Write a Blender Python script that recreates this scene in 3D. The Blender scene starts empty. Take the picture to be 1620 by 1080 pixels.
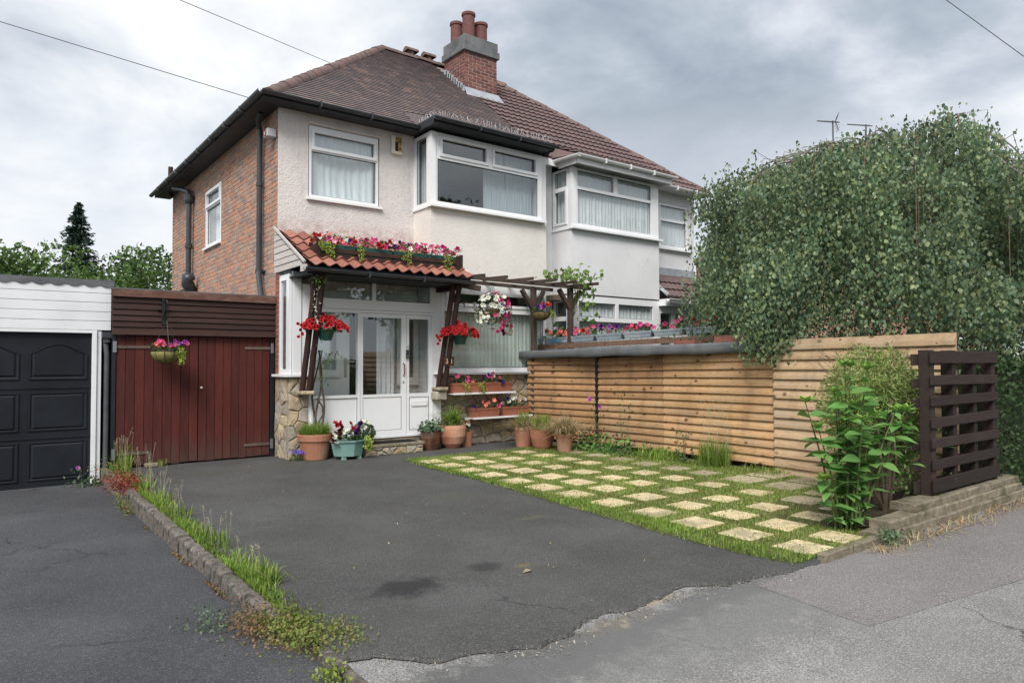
import bpy, bmesh, math, random
import numpy as np
from mathutils import Vector, Matrix
random.seed(7)
rng = np.random.default_rng(7)
SC = bpy.context.scene
COL = SC.collection
R = math.radians

# ------------------------------------------------------------------ camera
F, YAW, PITCH, ROLL = 1109.07, .6529, .03056, -.003845
cd = bpy.data.cameras.new('camera'); cam = bpy.data.objects.new('camera', cd); COL.objects.link(cam)
_f = Vector((math.sin(YAW)*math.cos(PITCH), math.cos(YAW)*math.cos(PITCH), math.sin(PITCH)))
_r = Vector((math.cos(YAW), -math.sin(YAW), 0)); _u = _r.cross(_f)
_r2 = _r*math.cos(ROLL)+_u*math.sin(ROLL); _u2 = _u*math.cos(ROLL)-_r*math.sin(ROLL)
CAM = Vector((-3.70, -10.8, 1.42))
cam.matrix_world = Matrix(((_r2.x, _u2.x, -_f.x, CAM.x), (_r2.y, _u2.y, -_f.y, CAM.y), (_r2.z, _u2.z, -_f.z, CAM.z), (0, 0, 0, 1)))
cd.sensor_width = 36; cd.lens = F/1620*36; cd.clip_start = .05; cd.clip_end = 2000
SC.camera = cam

# ------------------------------------------------------------------ node helpers
def nd(nt, typ, ins=None, **at):
    n = nt.nodes.new(typ)
    for k, v in at.items(): setattr(n, k, v)
    for k, v in (ins or {}).items():
        s = n.inputs[k]
        if isinstance(v, bpy.types.NodeSocket): nt.links.new(v, s)
        elif hasattr(s.default_value, '__len__') and not hasattr(v, '__len__'): s.default_value = (v,)*len(s.default_value)
        elif hasattr(s.default_value, '__len__') and len(s.default_value) == 4 and len(v) == 3: s.default_value = (*v, 1)
        else: s.default_value = v
    return n
def mth(nt, op, a, b=None, c=None, clamp=False):
    ins = {0: a}
    if b is not None: ins[1] = b
    if c is not None: ins[2] = c
    return nd(nt, 'ShaderNodeMath', ins, operation=op, use_clamp=clamp).outputs[0]
def vmul(nt, v, s): return nd(nt, 'ShaderNodeVectorMath', {0: v, 1: s}, operation='MULTIPLY').outputs[0]
def vadd(nt, v, s): return nd(nt, 'ShaderNodeVectorMath', {0: v, 1: s}, operation='ADD').outputs[0]
def noise(nt, v, scale, detail=3, rough=.55, dist=0):
    return nd(nt, 'ShaderNodeTexNoise', {'Vector': v, 'Scale': scale, 'Detail': detail, 'Roughness': rough, 'Distortion': dist}).outputs[0]
def remap(nt, v, a, b, c=0., d=1.): return nd(nt, 'ShaderNodeMapRange', {0: v, 1: a, 2: b, 3: c, 4: d}).outputs[0]
def ramp(nt, f, stops, interp='LINEAR'):
    n = nd(nt, 'ShaderNodeValToRGB', {0: f}); e = n.color_ramp; e.interpolation = interp
    while len(e.elements) < len(stops): e.elements.new(.5)
    for el, (p, c) in zip(e.elements, stops): el.position = p; el.color = (*c, 1)
    return n.outputs[0]
def mix(nt, f, a, b, mode='MIX'):
    n = nd(nt, 'ShaderNodeMix', None, data_type='RGBA', blend_type=mode)
    for i, v in ((0, f), (6, a), (7, b)):
        if isinstance(v, bpy.types.NodeSocket): nt.links.new(v, n.inputs[i])
        elif i == 0: n.inputs[0].default_value = v
        else: n.inputs[i].default_value = (*v, 1) if hasattr(v, '__len__') else (v, v, v, 1)
    return n.outputs[2]

# ------------------------------------------------------------------ sky, sun, exposure
W = bpy.data.worlds.new('World'); SC.world = W; W.use_nodes = True
nt = W.node_tree; nt.nodes.clear()
SUN_EL, SUN_AZ = R(46), R(228)          # azimuth measured clockwise from +Y
sky = nd(nt, 'ShaderNodeTexSky', None, sky_type='NISHITA', sun_disc=False, sun_elevation=SUN_EL, sun_rotation=SUN_AZ)
d0 = nd(nt, 'ShaderNodeTexCoord').outputs['Generated']
sp = nd(nt, 'ShaderNodeSeparateXYZ', {0: d0})
zz = mth(nt, 'MAXIMUM', sp.outputs[2], 0.0)
iz = mth(nt, 'DIVIDE', 1.0, mth(nt, 'ADD', zz, .30))
pl = nd(nt, 'ShaderNodeCombineXYZ', {0: mth(nt, 'MULTIPLY', sp.outputs[0], iz), 1: mth(nt, 'MULTIPLY', sp.outputs[1], iz), 2: 3.7}).outputs[0]
big = noise(nt, vadd(nt, pl, (2.35, 0.6, 0)), .75, 2, .5)
fine = noise(nt, vadd(nt, pl, (5.2, 1.3, 0)), 1.9, 9, .56, .25)
cl = mth(nt, 'SUBTRACT', mth(nt, 'ADD', mth(nt, 'MULTIPLY', big, .66), mth(nt, 'MULTIPLY', fine, .80)), .16)
bank = nd(nt, 'ShaderNodeVectorMath', {0: d0, 1: (math.sin(R(60))*math.cos(R(44)), math.cos(R(60))*math.cos(R(44)), math.sin(R(44)))}, operation='DOT_PRODUCT').outputs['Value']
cl = mth(nt, 'SUBTRACT', cl, mth(nt, 'MULTIPLY', remap(nt, bank, .82, .97, 0, 1), .20))          # a heavier cloud bank up the street
ccol = ramp(nt, cl, [(.36, (1.25, 1.48, 1.80)), (.46, (1.85, 2.08, 2.4)), (.54, (2.65, 2.83, 3.1)), (.66, (3.7, 3.78, 3.86))])
ccol = mix(nt, remap(nt, mth(nt, 'ADD', zz, mth(nt, 'MULTIPLY', mth(nt, 'SUBTRACT', fine, .5), .25)), .08, .36, .85, 0.), ccol, (3.15, 3.3, 3.5))
gap = remap(nt, noise(nt, pl, 1.1, 5), .58, .75, 0, .10)
skc = mix(nt, gap, ccol, sky.outputs[0])
bg = nd(nt, 'ShaderNodeBackground', {'Color': skc, 'Strength': .1})
nt.links.new(bg.outputs[0], nd(nt, 'ShaderNodeOutputWorld').inputs[0])
sl = bpy.data.lights.new('sun', 'SUN'); sl.energy = 1.5; sl.angle = R(28); sl.color = (1, .965, .92)
sun = bpy.data.objects.new('sun', sl); COL.objects.link(sun)
sd = Vector((math.sin(SUN_AZ)*math.cos(SUN_EL), math.cos(SUN_AZ)*math.cos(SUN_EL), math.sin(SUN_EL)))
sun.rotation_euler = sd.to_track_quat('Z', 'Y').to_euler(); sun.location = (-6, -20, 30)
SC.view_settings.view_transform = 'Standard'; SC.view_settings.look = 'None'
SC.view_settings.exposure = 1.48; SC.view_settings.gamma = 1; SC.view_settings.use_curve_mapping = False
SC.cycles.use_denoising = True
try: SC.cycles.denoiser = 'OPENIMAGEDENOISE'
except Exception: pass
SC.cycles.max_bounces = 8; SC.cycles.transparent_max_bounces = 12; SC.cycles.caustics_reflective = False; SC.cycles.caustics_refractive = False

# ------------------------------------------------------------------ materials
MATS = {}
def new_mat(name):
    m = bpy.data.materials.new(name); m.use_nodes = True; m.node_tree.nodes.clear(); MATS[name] = m
    return m, m.node_tree
def finish(nt, col, rough=.8, bump=None, bstr=.3, bdist=.01, spec=.35, metal=0., trans=0.):
    p = nd(nt, 'ShaderNodeBsdfPrincipled', {'Base Color': col, 'Roughness': rough, 'Specular IOR Level': spec, 'Metallic': metal})
    if bump is not None:
        b = nd(nt, 'ShaderNodeBump', {'Height': bump, 'Strength': bstr, 'Distance': bdist})
        nt.links.new(b.outputs[0], p.inputs['Normal'])
    sh = p.outputs[0]
    if trans:
        t = nd(nt, 'ShaderNodeBsdfTranslucent', {'Color': col})
        sh = nd(nt, 'ShaderNodeMixShader', {0: trans, 1: sh, 2: t.outputs[0]}).outputs[0]
    nt.links.new(sh, nd(nt, 'ShaderNodeOutputMaterial').inputs[0])
def rnd_id(nt):
    a = nd(nt, 'ShaderNodeObjectInfo').outputs['Random']; b = nd(nt, 'ShaderNodeNewGeometry').outputs['Random Per Island']
    return mth(nt, 'FRACT', mth(nt, 'ADD', mth(nt, 'MULTIPLY', a, 7.31), b))
def wpos(nt): return nd(nt, 'ShaderNodeNewGeometry').outputs['Position']
def opos(nt):
    c = nd(nt, 'ShaderNodeTexCoord').outputs['Object']
    r = nd(nt, 'ShaderNodeObjectInfo').outputs['Random']
    return vadd(nt, c, nd(nt, 'ShaderNodeCombineXYZ', {0: mth(nt, 'MULTIPLY', r, 37.), 1: mth(nt, 'MULTIPLY', r, 11.), 2: mth(nt, 'MULTIPLY', r, 23.)}).outputs[0])
def mottled(name, c1, c2, scale=3., rough=.8, bump=.3, bscale=60., spec=.3, c3=None, detail=5, var=0., bdist=.004, lo=.35, hi=.65, obj=False, stretch=None, metal=0.):
    m, nt = new_mat(name); p = opos(nt) if obj else wpos(nt)
    if stretch: p = vmul(nt, p, stretch)
    f = noise(nt, p, scale, detail)
    col = mix(nt, remap(nt, f, lo, hi), c1, c2)
    if c3: col = mix(nt, remap(nt, noise(nt, vadd(nt, p, (9, 4, 2)), scale*.37, 4), .52, .68), col, c3)
    if var:
        v = remap(nt, rnd_id(nt), 0, 1, 1-var, 1+var)
        col = mix(nt, 1., col, nd(nt, 'ShaderNodeCombineXYZ', {0: v, 1: v, 2: v}).outputs[0], 'MULTIPLY')
    b = noise(nt, p, bscale, 4, .6) if bump else None
    finish(nt, col, rough, b, bump, bdist, spec, metal)
    return m
def palette(name, cols, rough=.85, bump=.4, bscale=70., var=.18, nscale=14., spec=.25, bdist=.004, moss=None):
    m, nt = new_mat(name); p = wpos(nt); r = rnd_id(nt)
    n = len(cols); col = ramp(nt, r, [(i/n, c) for i, c in enumerate(cols)], 'CONSTANT')
    v = remap(nt, noise(nt, p, nscale, 5, .65), .3, .7, 1-var, 1+var)
    col = mix(nt, 1., col, nd(nt, 'ShaderNodeCombineXYZ', {0: v, 1: v, 2: v}).outputs[0], 'MULTIPLY')
    if moss: col = mix(nt, remap(nt, noise(nt, p, 2.2, 7, .7), .50, .70, 0, .7), col, moss)
    finish(nt, col, rough, noise(nt, p, bscale, 5, .6), bump, bdist, spec)
    return m
def leafmat(name, cols, trans=.3, rough=.55, spec=.3, cv=.25, cs=1.3):
    m, nt = new_mat(name); r = rnd_id(nt); n = len(cols)
    col = ramp(nt, r, [(i/max(1, n-1), c) for i, c in enumerate(cols)])
    v = remap(nt, noise(nt, wpos(nt), cs, 3), .3, .7, 1-cv, 1+cv)
    col = mix(nt, 1., col, nd(nt, 'ShaderNodeCombineXYZ', {0: v, 1: v, 2: v}).outputs[0], 'MULTIPLY')
    finish(nt, col, rough, spec=spec, trans=trans)
    return m
def plain(name, c, rough=.5, spec=.4, metal=0., trans=0.):
    m, nt = new_mat(name); finish(nt, c, rough, spec=spec, metal=metal, trans=trans); return m
def wood(name, c1, c2, dark, along='x', rough=.75, var=.2, knots=True, grain=26., weather=None, kthr=.16, foot=None):
    m, nt = new_mat(name); p = opos(nt)
    s = {'x': (1, 9, 9), 'z': (9, 9, 1)}[along]
    q = vmul(nt, p, s)
    g = noise(nt, q, grain/9., 6, .65, .8)
    col = mix(nt, remap(nt, g, .3, .7), c1, c2)
    v = remap(nt, rnd_id(nt), 0, 1, 1-var, 1+var)
    col = mix(nt, 1., col, nd(nt, 'ShaderNodeCombineXYZ', {0: v, 1: v, 2: v}).outputs[0], 'MULTIPLY')
    fg = noise(nt, vmul(nt, p, tuple(4*a for a in s)), grain/7., 3, .6)
    col = mix(nt, remap(nt, fg, .54, .70, 0, .6), col, dark)
    if weather: col = mix(nt, remap(nt, noise(nt, vmul(nt, p, (1.0, 2.2, 2.2)), 1.6, 5, .6), .48, .68, 0, .75), col, weather)
    if knots:
        sv = noise(nt, vmul(nt, wpos(nt), (1.2, 1.2, .35)), 3.2, 6, .65); col = mix(nt, remap(nt, sv, .50, .70, 0, .38), col, dark)
        ks = {'x': (6.0, 1., 8.5), 'z': (8.5, 1., 6.0)}[along]
        vo = nd(nt, 'ShaderNodeTexVoronoi', {'Vector': vmul(nt, p, ks), 'Scale': 1.0, 'Randomness': 1.})
        rr = nd(nt, 'ShaderNodeSeparateColor', {0: vo.outputs['Color']}).outputs[0]; th = mth(nt, 'MULTIPLY', mth(nt, 'ADD', mth(nt, 'MULTIPLY', rr, mth(nt, 'MULTIPLY', rr, 1.0)), .30), kthr)
        kd = mth(nt, 'DIVIDE', vo.outputs['Distance'], th); kn = remap(nt, kd, .45, 1.0, .9, 0.)
        col = mix(nt, kn, col, dark)
    if foot:
        hz = nd(nt, 'ShaderNodeSeparateXYZ', {0: wpos(nt)}).outputs[2]; dz = noise(nt, vmul(nt, wpos(nt), (5, 5, 1.2)), 3., 6, .7)
        col = mix(nt, remap(nt, mth(nt, 'SUBTRACT', mth(nt, 'ADD', .42, mth(nt, 'MULTIPLY', mth(nt, 'SUBTRACT', dz, .5), 1.2)), hz), 0, .45, 0, .45), col, foot)
        col = mix(nt, remap(nt, noise(nt, vmul(nt, wpos(nt), (4, 4, .6)), 2.2, 7, .72), .55, .72, 0, .35), col, tuple(1.9*a for a in c2))
    finish(nt, col, rough, mth(nt, 'ADD', g, mth(nt, 'MULTIPLY', fg, .5)), .35, .004, .25)
    return m

# tarmac: aggregate speckle, patches, worn and stained spots with shapes of their own
def tarmac(name, dark, light, speck, stains=(), speckscale=120., tint=None, agg=.62, worn=None, spk=.85, grain=.42):
    m, nt = new_mat(name); p = wpos(nt)
    lo = noise(nt, p, .9, 6, .6); md = noise(nt, p, 7., 4, .6); hi = noise(nt, p, speckscale, 2, .7)
    vo = nd(nt, 'ShaderNodeTexVoronoi', {'Vector': p, 'Scale': speckscale*.95}, feature='F1')
    col = mix(nt, remap(nt, lo, .32, .68), dark, light)
    if worn:
        wr = mth(nt, 'ADD', noise(nt, vadd(nt, p, (11, 5, 0)), .55, 7, .66), mth(nt, 'MULTIPLY', mth(nt, 'SUBTRACT', hi, .5), .25))
        col = mix(nt, remap(nt, wr, .50, .66, 0, .8), col, worn)
        ck = nd(nt, 'ShaderNodeTexVoronoi', {'Vector': vadd(nt, p, vmul(nt, nd(nt, 'ShaderNodeTexNoise', {'Vector': p, 'Scale': 3., 'Detail': 4.}).outputs['Color'], .35)), 'Scale': .42}, feature='DISTANCE_TO_EDGE').outputs['Distance']
        col = mix(nt, mth(nt, 'MULTIPLY', remap(nt, ck, .0, .006, .75, 0), remap(nt, noise(nt, p, .8, 3), .52, .6)), col, (.02, .02, .02))
    col = mix(nt, remap(nt, hi, .36, .62), mix(nt, grain, col, (0.012, .012, .013)), col)
    cv = nd(nt, 'ShaderNodeSeparateColor', {0: vo.outputs['Color']}).outputs[0]
    col = mix(nt, mth(nt, 'MULTIPLY', remap(nt, cv, agg, 1., 0, spk), remap(nt, vo.outputs['Distance'], .2, .6, 1, 0)), col, speck)
    col = mix(nt, remap(nt, md, .5, .75, 0, .25), col, light)
    if tint: col = mix(nt, remap(nt, noise(nt, vadd(nt, p, (3, 8, 0)), 1.6, 7, .7), .52, .72, 0, .55), col, tint)
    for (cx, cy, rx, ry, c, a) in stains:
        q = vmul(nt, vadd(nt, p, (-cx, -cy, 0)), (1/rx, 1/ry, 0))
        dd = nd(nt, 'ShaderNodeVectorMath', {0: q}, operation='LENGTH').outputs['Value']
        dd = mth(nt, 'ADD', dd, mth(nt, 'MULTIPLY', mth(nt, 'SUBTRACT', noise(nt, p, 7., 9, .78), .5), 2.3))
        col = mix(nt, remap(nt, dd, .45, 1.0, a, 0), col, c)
    finish(nt, col, .88, mth(nt, 'ADD', vo.outputs['Distance'], mth(nt, 'MULTIPLY', hi, .6)), .55, .006, .25)
    return m

tarmac('drive_tarmac', (.068, .068, .066), (.098, .097, .093), (.20, .20, .205),
       stains=[(-1.42, -6.67, .30, .24, (.018, .018, .020), .75), (-.74, -6.62, .17, .13, (.018, .018, .02), .6), (-1.0, -4.9, .5, .4, (.085, .083, .070), .22),
               (-.50, -6.75, .10, .06, (.16, .13, .07), .7), (-.9, -5.6, .9, .5, (.078, .077, .070), .2), (.4, -4.3, .7, .16, (.075, .078, .055), .25),
               (.5, -5.6, .30, .05, (.13, .125, .07), .4), (-.5, -1.1, 1.6, .35, (.065, .062, .05), .35)], tint=(.062, .060, .050), worn=(.118, .118, .115), grain=.55)  # last spot: mossy dirt along the house foot, doubling as painted contact shade
tarmac('left_tarmac', (.055, .057, .062), (.079, .080, .086), (.20, .20, .21), worn=(.105, .107, .112), grain=.52)
tarmac('pavement_tarmac', (.225, .222, .214), (.305, .30, .288), (.55, .54, .52), stains=[(-.72, -7.93, .34, .10, (.40, .33, .22), .85), (-.3, -7.75, .25, .12, (.38, .30, .19), .75), (-1.5, -8.05, 1.6, .34, (.085, .085, .085), .8), (.1, -7.98, 1.0, .2, (.09, .09, .09), .7), (-.3, -8.25, 2.0, .5, (.15, .15, .148), .6)], agg=.5, tint=(.165, .162, .157), worn=(.36, .355, .345), spk=.85, grain=.62)
tarmac('patch_tarmac', (.205, .19, .187), (.255, .238, .233), (.45, .43, .42), agg=.5, grain=.55)
tarmac('road_tarmac', (.07, .07, .072), (.1, .1, .1), (.2, .2, .2))
mottled('soil', (.045, .034, .022), (.075, .058, .038), 5., bump=.8, bscale=40, bdist=.02)
mottled('lawn_soil', (0.066, 0.078, 0.024), (0.132, 0.126, 0.050), 6., bump=.9, bscale=70, bdist=.02, c3=(0.228, 0.186, 0.099))
mottled('ground_mat', (.05, .06, .03), (.08, .085, .045), .5, bump=0)
mottled('slab_stone', (.50, .40, .235), (.64, .53, .335), 9., bump=.6, bscale=120, bdist=.005, c3=(.33, .285, .185), var=.15)
mottled('slab_dull', (.33, .275, .19), (.42, .355, .25), 6., bump=.5, bscale=110, c3=(.16, .13, .09), var=.15)
mottled('kerb_concrete', (.095, .083, .074), (.23, .198, .172), 34., bump=1., bscale=120, bdist=.010, c3=(.045, .042, .037), var=.15)
mottled('edging_stone', (.165, .140, .100), (.28, .24, .175), 12., bump=1., bscale=60, bdist=.014, c3=(.095, .095, .05), var=.16)
# rendered walls
def render_mat(name, c1, c2, stain, rough_scale, amt, stain_amt, hollows=None):
    m, nt = new_mat(name); p = wpos(nt)
    col = mix(nt, remap(nt, noise(nt, p, 1.1, 5), .35, .65), c1, c2)
    st = remap(nt, noise(nt, vmul(nt, p, (1.6, 1.6, .9)), 1.5, 8, .68), .52, .70, 0, stain_amt)
    col = mix(nt, st, col, stain)
    rs = noise(nt, vmul(nt, p, (7, 7, .35)), 1.6, 6, .7); col = mix(nt, remap(nt, rs, .55, .74, 0, stain_amt*.55), col, stain)
    hc = nd(nt, 'ShaderNodeTexVoronoi', {'Vector': vadd(nt, p, vmul(nt, nd(nt, 'ShaderNodeTexNoise', {'Vector': p, 'Scale': 5., 'Detail': 4.}).outputs['Color'], .3)), 'Scale': .9}, feature='DISTANCE_TO_EDGE').outputs['Distance']
    col = mix(nt, mth(nt, 'MULTIPLY', remap(nt, hc, 0, .004, .5, 0), remap(nt, noise(nt, p, 1.2, 2), .5, .6)), col, tuple(.5*a for a in stain))
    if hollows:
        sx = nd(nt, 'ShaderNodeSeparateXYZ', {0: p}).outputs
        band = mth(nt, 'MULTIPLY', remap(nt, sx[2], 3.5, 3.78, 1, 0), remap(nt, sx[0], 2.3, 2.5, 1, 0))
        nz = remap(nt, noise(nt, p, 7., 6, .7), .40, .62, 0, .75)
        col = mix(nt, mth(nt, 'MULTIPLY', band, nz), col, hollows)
    n1 = noise(nt, p, rough_scale, 5, .62); n2 = noise(nt, p, rough_scale*.33, 4, .55)
    cav = remap(nt, n1, .30, .48, .30, 0)
    col = mix(nt, cav, col, stain)
    finish(nt, col, .9, mth(nt, 'ADD', n1, mth(nt, 'MULTIPLY', n2, .7)), amt, .025, .2)
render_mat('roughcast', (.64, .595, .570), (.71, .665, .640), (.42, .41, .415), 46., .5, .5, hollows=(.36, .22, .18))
render_mat('roughcast_bay', (.69, .655, .61), (.75, .715, .67), (.55, .53, .51), 50., .32, .28)
render_mat('smooth_render', (.66, .665, .68), (.72, .72, .735), (.55, .54, .52), 26., .15, .22)
mottled('mortar', (.42, .37, .33), (.52, .47, .42), 9., bump=.6, bscale=90)
palette('brick_side', [(.42, .215, .15), (.37, .20, .145), (.43, .26, .19), (.31, .205, .165), (.47, .24, .15), (.36, .225, .17), (.27, .195, .165), (.41, .225, .155), (.38, .265, .205), (.33, .24, .195)], var=.25)
palette('brick_chimney', [(.165, .066, .056), (.19, .078, .064), (.145, .06, .054), (.215, .098, .078), (.13, .062, .057)], var=.28)
palette('pot_clay', [(.135, .060, .056), (.155, .070, .064)], var=.25)
palette('brick_porch', [(.20, .07, .055), (.24, .085, .065), (.17, .065, .055)], var=.2)
palette('plain_tile', [(0.225, 0.187, 0.188), (0.201, 0.168, 0.172), (0.243, 0.196, 0.190), (0.186, 0.159, 0.164), (0.252, 0.202, 0.193), (0.216, 0.181, 0.181), (0.204, 0.168, 0.172), (0.231, 0.190, 0.186), (0.210, 0.176, 0.178), (0.330, 0.252, 0.227)], var=.18, bump=.5, moss=(0.195, 0.171, 0.172))
palette('concrete_tile', [(0.136, 0.094, 0.091), (0.125, 0.086, 0.084), (0.149, 0.100, 0.096), (0.132, 0.091, 0.090)], var=.2, bump=.35, moss=(0.113, 0.095, 0.095))
palette('pantile', [(.245, .098, .072), (.27, .112, .082), (.225, .09, .068), (.30, .132, .098)], var=.22, bump=.3, spec=.3)
palette('ridge_clay', [(.148, .100, .090), (.165, .108, .095), (.135, .094, .087), (.158, .11, .10)], var=.25, moss=(.12, .10, .095))
palette('walling_stone', [(.34, .285, .205), (.40, .33, .22), (.30, .27, .22), (.44, .355, .23), (.28, .25, .205), (.36, .32, .26), (.33, .26, .17)], var=.35, bump=.9, bscale=38, bdist=.012, nscale=9.)
mottled('stone_mortar', (.22, .20, .17), (.30, .275, .23), 12., bump=.7, bscale=60)
mottled('chimney_cap', (.115, .12, .125), (.175, .178, .18), 5., bump=.5, bscale=40, c3=(.075, .083, .08))
mottled('lead', (.27, .29, .32), (.36, .38, .41), 6., rough=.5, bump=.3, bscale=20)
mottled('upvc', (.74, .75, .77), (.80, .81, .82), 1.3, rough=.32, bump=0, spec=.5)
mottled('upvc_dirty', (.66, .66, .665), (.76, .76, .765), 2.2, rough=.4, bump=0, spec=.45)
mottled('white_paint_board', (.66, .675, .69), (.74, .75, .765), 2., rough=.45, bump=.1, bscale=30)
wood('weathered_white_wood', (.42, .39, .36), (.60, .57, .53), (.22, .19, .17), var=.1, knots=False)
mottled('black_paint', (.008, .010, .014), (.013, .016, .021), 3., rough=.5, bump=.1, bscale=30, spec=.25)
mottled('black_plastic', (.026, .031, .038), (.040, .046, .054), 4., rough=.38, bump=0, spec=.5)
mottled('gutter_grey', (.055, .062, .068), (.085, .090, .094), 4., rough=.45, bump=0)
mottled('soffit_dark', (.026, .029, .034), (.040, .044, .050), 3., rough=.55, bump=.1)
mottled('garage_black', (.007, .009, .012), (.012, .014, .018), 3., rough=.45, bump=.15, bscale=60, spec=.5)
wood('red_brown_door', (.064, .0150, .0115), (.090, .021, .016), (.026, .009, .008), along='z', rough=.62, var=.22, knots=False, foot=(.075, .062, .052))
wood('dark_brown_wood', (.032, .015, .012), (.052, .025, .020), (.018, .010, .009), rough=.6, var=.25, knots=False)
wood('roof_edge_board', (.10, .045, .035), (.17, .085, .065), (.05, .03, .025), rough=.7, var=.1, weather=(.30, .20, .15), knots=False)
wood('fence_board', (0.419, 0.246, 0.117), (0.531, 0.338, 0.178), (0.081, 0.038, 0.020), var=.15, weather=(0.385, 0.273, 0.171), kthr=.27)
wood('fence_board_dark', (0.294, 0.161, 0.077), (0.399, 0.235, 0.117), (0.067, 0.032, 0.016), var=.15, weather=(0.266, 0.175, 0.099), kthr=.27)
wood('fence_board_mid', (0.330, 0.192, 0.091), (0.440, 0.274, 0.144), (0.068, 0.032, 0.017), var=.17, weather=(0.296, 0.204, 0.127), kthr=.27)
wood('fence_board_grey', (0.396, 0.271, 0.161), (0.507, 0.367, 0.227), (0.103, 0.061, 0.033), var=.15, weather=(0.380, 0.303, 0.219), kthr=.26)
wood('pergola_wood', (.050, .034, .028), (.080, .056, .046), (.022, .016, .014), var=.2, knots=False, weather=(.085, .07, .06))
wood('pole_wood', (.030, .015, .013), (.050, .026, .022), (.015, .009, .008), along='z', var=.2, knots=False)
wood('pallet_wood', (.022, .015, .013), (.040, .028, .024), (.012, .009, .008), var=.3, knots=False)
wood('board_brown', (.125, .075, .05), (.18, .115, .08), (.06, .035, .025), var=.15)
mottled('felt', (.085, .092, .098), (.135, .142, .148), 3.5, rough=.8, bump=.6, bscale=70, c3=(.18, .185, .18))
mottled('terracotta', (.33, .145, .085), (.40, .185, .115), 6., rough=.75, bump=.2, bscale=50, c3=(.42, .26, .18), var=.12)
mottled('terracotta_trough', (.27, .095, .06), (.32, .12, .075), 6., rough=.6, bump=.1, var=.1)
mottled('glazed_brown', (.050, .022, .014), (.13, .060, .035), 9., rough=.25, bump=.2, bscale=20, spec=.6, stretch=(1, 1, .25))
plain('green_plastic', (.018, .070, .055), .4); mottled('teal_plastic', (.16, .29, .26), (.21, .35, .31), 5., rough=.5, bump=0)
mottled('grey_trough', (.20, .25, .28), (.27, .32, .35), 5., rough=.5, bump=0, c3=(.35, .37, .37))
plain('blue_print', (.07, .27, .52), .5)
mottled('coir', (.12, .085, .035), (.22, .165, .07), 30., bump=.8, bscale=90, bdist=.01)
mottled('moss_liner', (.20, .18, .06), (.32, .29, .11), 25., bump=.8, bscale=80, bdist=.01)
plain('black_iron', (.012, .012, .013), .5); mottled('rusty_iron', (.10, .075, .062), (.17, .125, .10), 12., rough=.7, bump=.2, metal=.3)
plain('chain_metal', (.12, .12, .12), .4, metal=.7); plain('galvanised', (.35, .36, .37), .4, metal=.8); plain('steel', (.5, .5, .5), .3, metal=1.)
plain('copper_handle', (.24, .11, .075), .4, metal=.5)
plain('black_rubber', (.012, .012, .012), .8); plain('cable_black', (.05, .05, .055), .6)
plain('ivory', (.70, .66, .52), .5); plain('sign_black', (.012, .012, .012), .5); plain('sign_gold', (.62, .42, .10), .5); plain('sign_brown', (.06, .025, .015), .5)
plain('siren_grey', (.52, .53, .56), .5); plain('siren_red', (.45, .04, .035), .5); plain('digits_pale', (.60, .52, .42), .5)
plain('mat_black', (.014, .014, .015), .95, .1); plain('lamp_white', (.72, .70, .66), .5)
mottled('interior_wall', (.42, .42, .41), (.47, .47, .46), 2., bump=0); plain('interior_dark', (.10, .095, .09), .8); plain('interior_floor', (.14, .10, .07), .6)
plain('porch_inner', (.62, .64, .64), .6)
def curtain_mat(name, c, tr):
    m, nt = new_mat(name)
    col = mix(nt, remap(nt, noise(nt, vmul(nt, wpos(nt), (9, 9, .7)), 2., 3), .35, .65), tuple(.86*a for a in c), c)
    finish(nt, col, .9, spec=.1, trans=tr)
curtain_mat('net_curtain', (.80, .86, .90), .1); curtain_mat('net_curtain_white', (.88, .90, .93), .1); curtain_mat('blind_fabric', (.74, .82, .77), .1); curtain_mat('grey_blind', (.52, .58, .62), .1)
def glass_mat(name, tint, boost):
    m, nt = new_mat(name)
    ge = nd(nt, 'ShaderNodeNewGeometry'); cs = mth(nt, 'ABSOLUTE', nd(nt, 'ShaderNodeVectorMath', {0: ge.outputs['Incoming'], 1: ge.outputs['Normal']}, operation='DOT_PRODUCT').outputs['Value'])
    f = mth(nt, 'ADD', mth(nt, 'MULTIPLY', mth(nt, 'POWER', mth(nt, 'SUBTRACT', 1.0, cs), 5.0), .9), boost, clamp=True)
    t = nd(nt, 'ShaderNodeBsdfTransparent', {'Color': tint}); g = nd(nt, 'ShaderNodeBsdfGlossy', {'Color': (.92, .96, .97), 'Roughness': .015})
    s = nd(nt, 'ShaderNodeMixShader', {0: f, 1: t.outputs[0], 2: g.outputs[0]})
    nt.links.new(s.outputs[0], nd(nt, 'ShaderNodeOutputMaterial').inputs[0])
glass_mat('glass', (.93, .96, .955), .145)
# plants
leafmat('birch_leaf', [(0.073, 0.128, 0.081), (0.104, 0.177, 0.098), (0.146, 0.226, 0.117), (0.201, 0.275, 0.137), (0.268, 0.317, 0.143), (0.091, 0.152, 0.091)], .36, .45, .4, .55, .8)
leafmat('tree_leaf', [(.055, .105, .026), (.085, .150, .038), (.12, .195, .050), (.068, .122, .03)], .3)
leafmat('tree_leaf_dark', [(.028, .060, .022), (.045, .085, .030), (.060, .10, .035)], .25)
leafmat('conifer_leaf', [(.012, .028, .022), (.020, .042, .030), (.028, .052, .036)], .1)
leafmat('hydrangea_leaf', [(0.109, 0.244, 0.063), (0.147, 0.315, 0.083), (0.201, 0.386, 0.107), (0.124, 0.271, 0.069)], .3, .45)
leafmat('young_leaf', [(0.188, 0.338, 0.062), (0.250, 0.413, 0.088)], .35)
leafmat('shrub_leaf', [(0.140, 0.217, 0.054), (0.211, 0.301, 0.077), (0.295, 0.364, 0.112), (0.349, 0.349, 0.168)], .3)
leafmat('foliage', [(.045, .09, .028), (.055, .11, .035), (.08, .15, .045)], .25)
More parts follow.
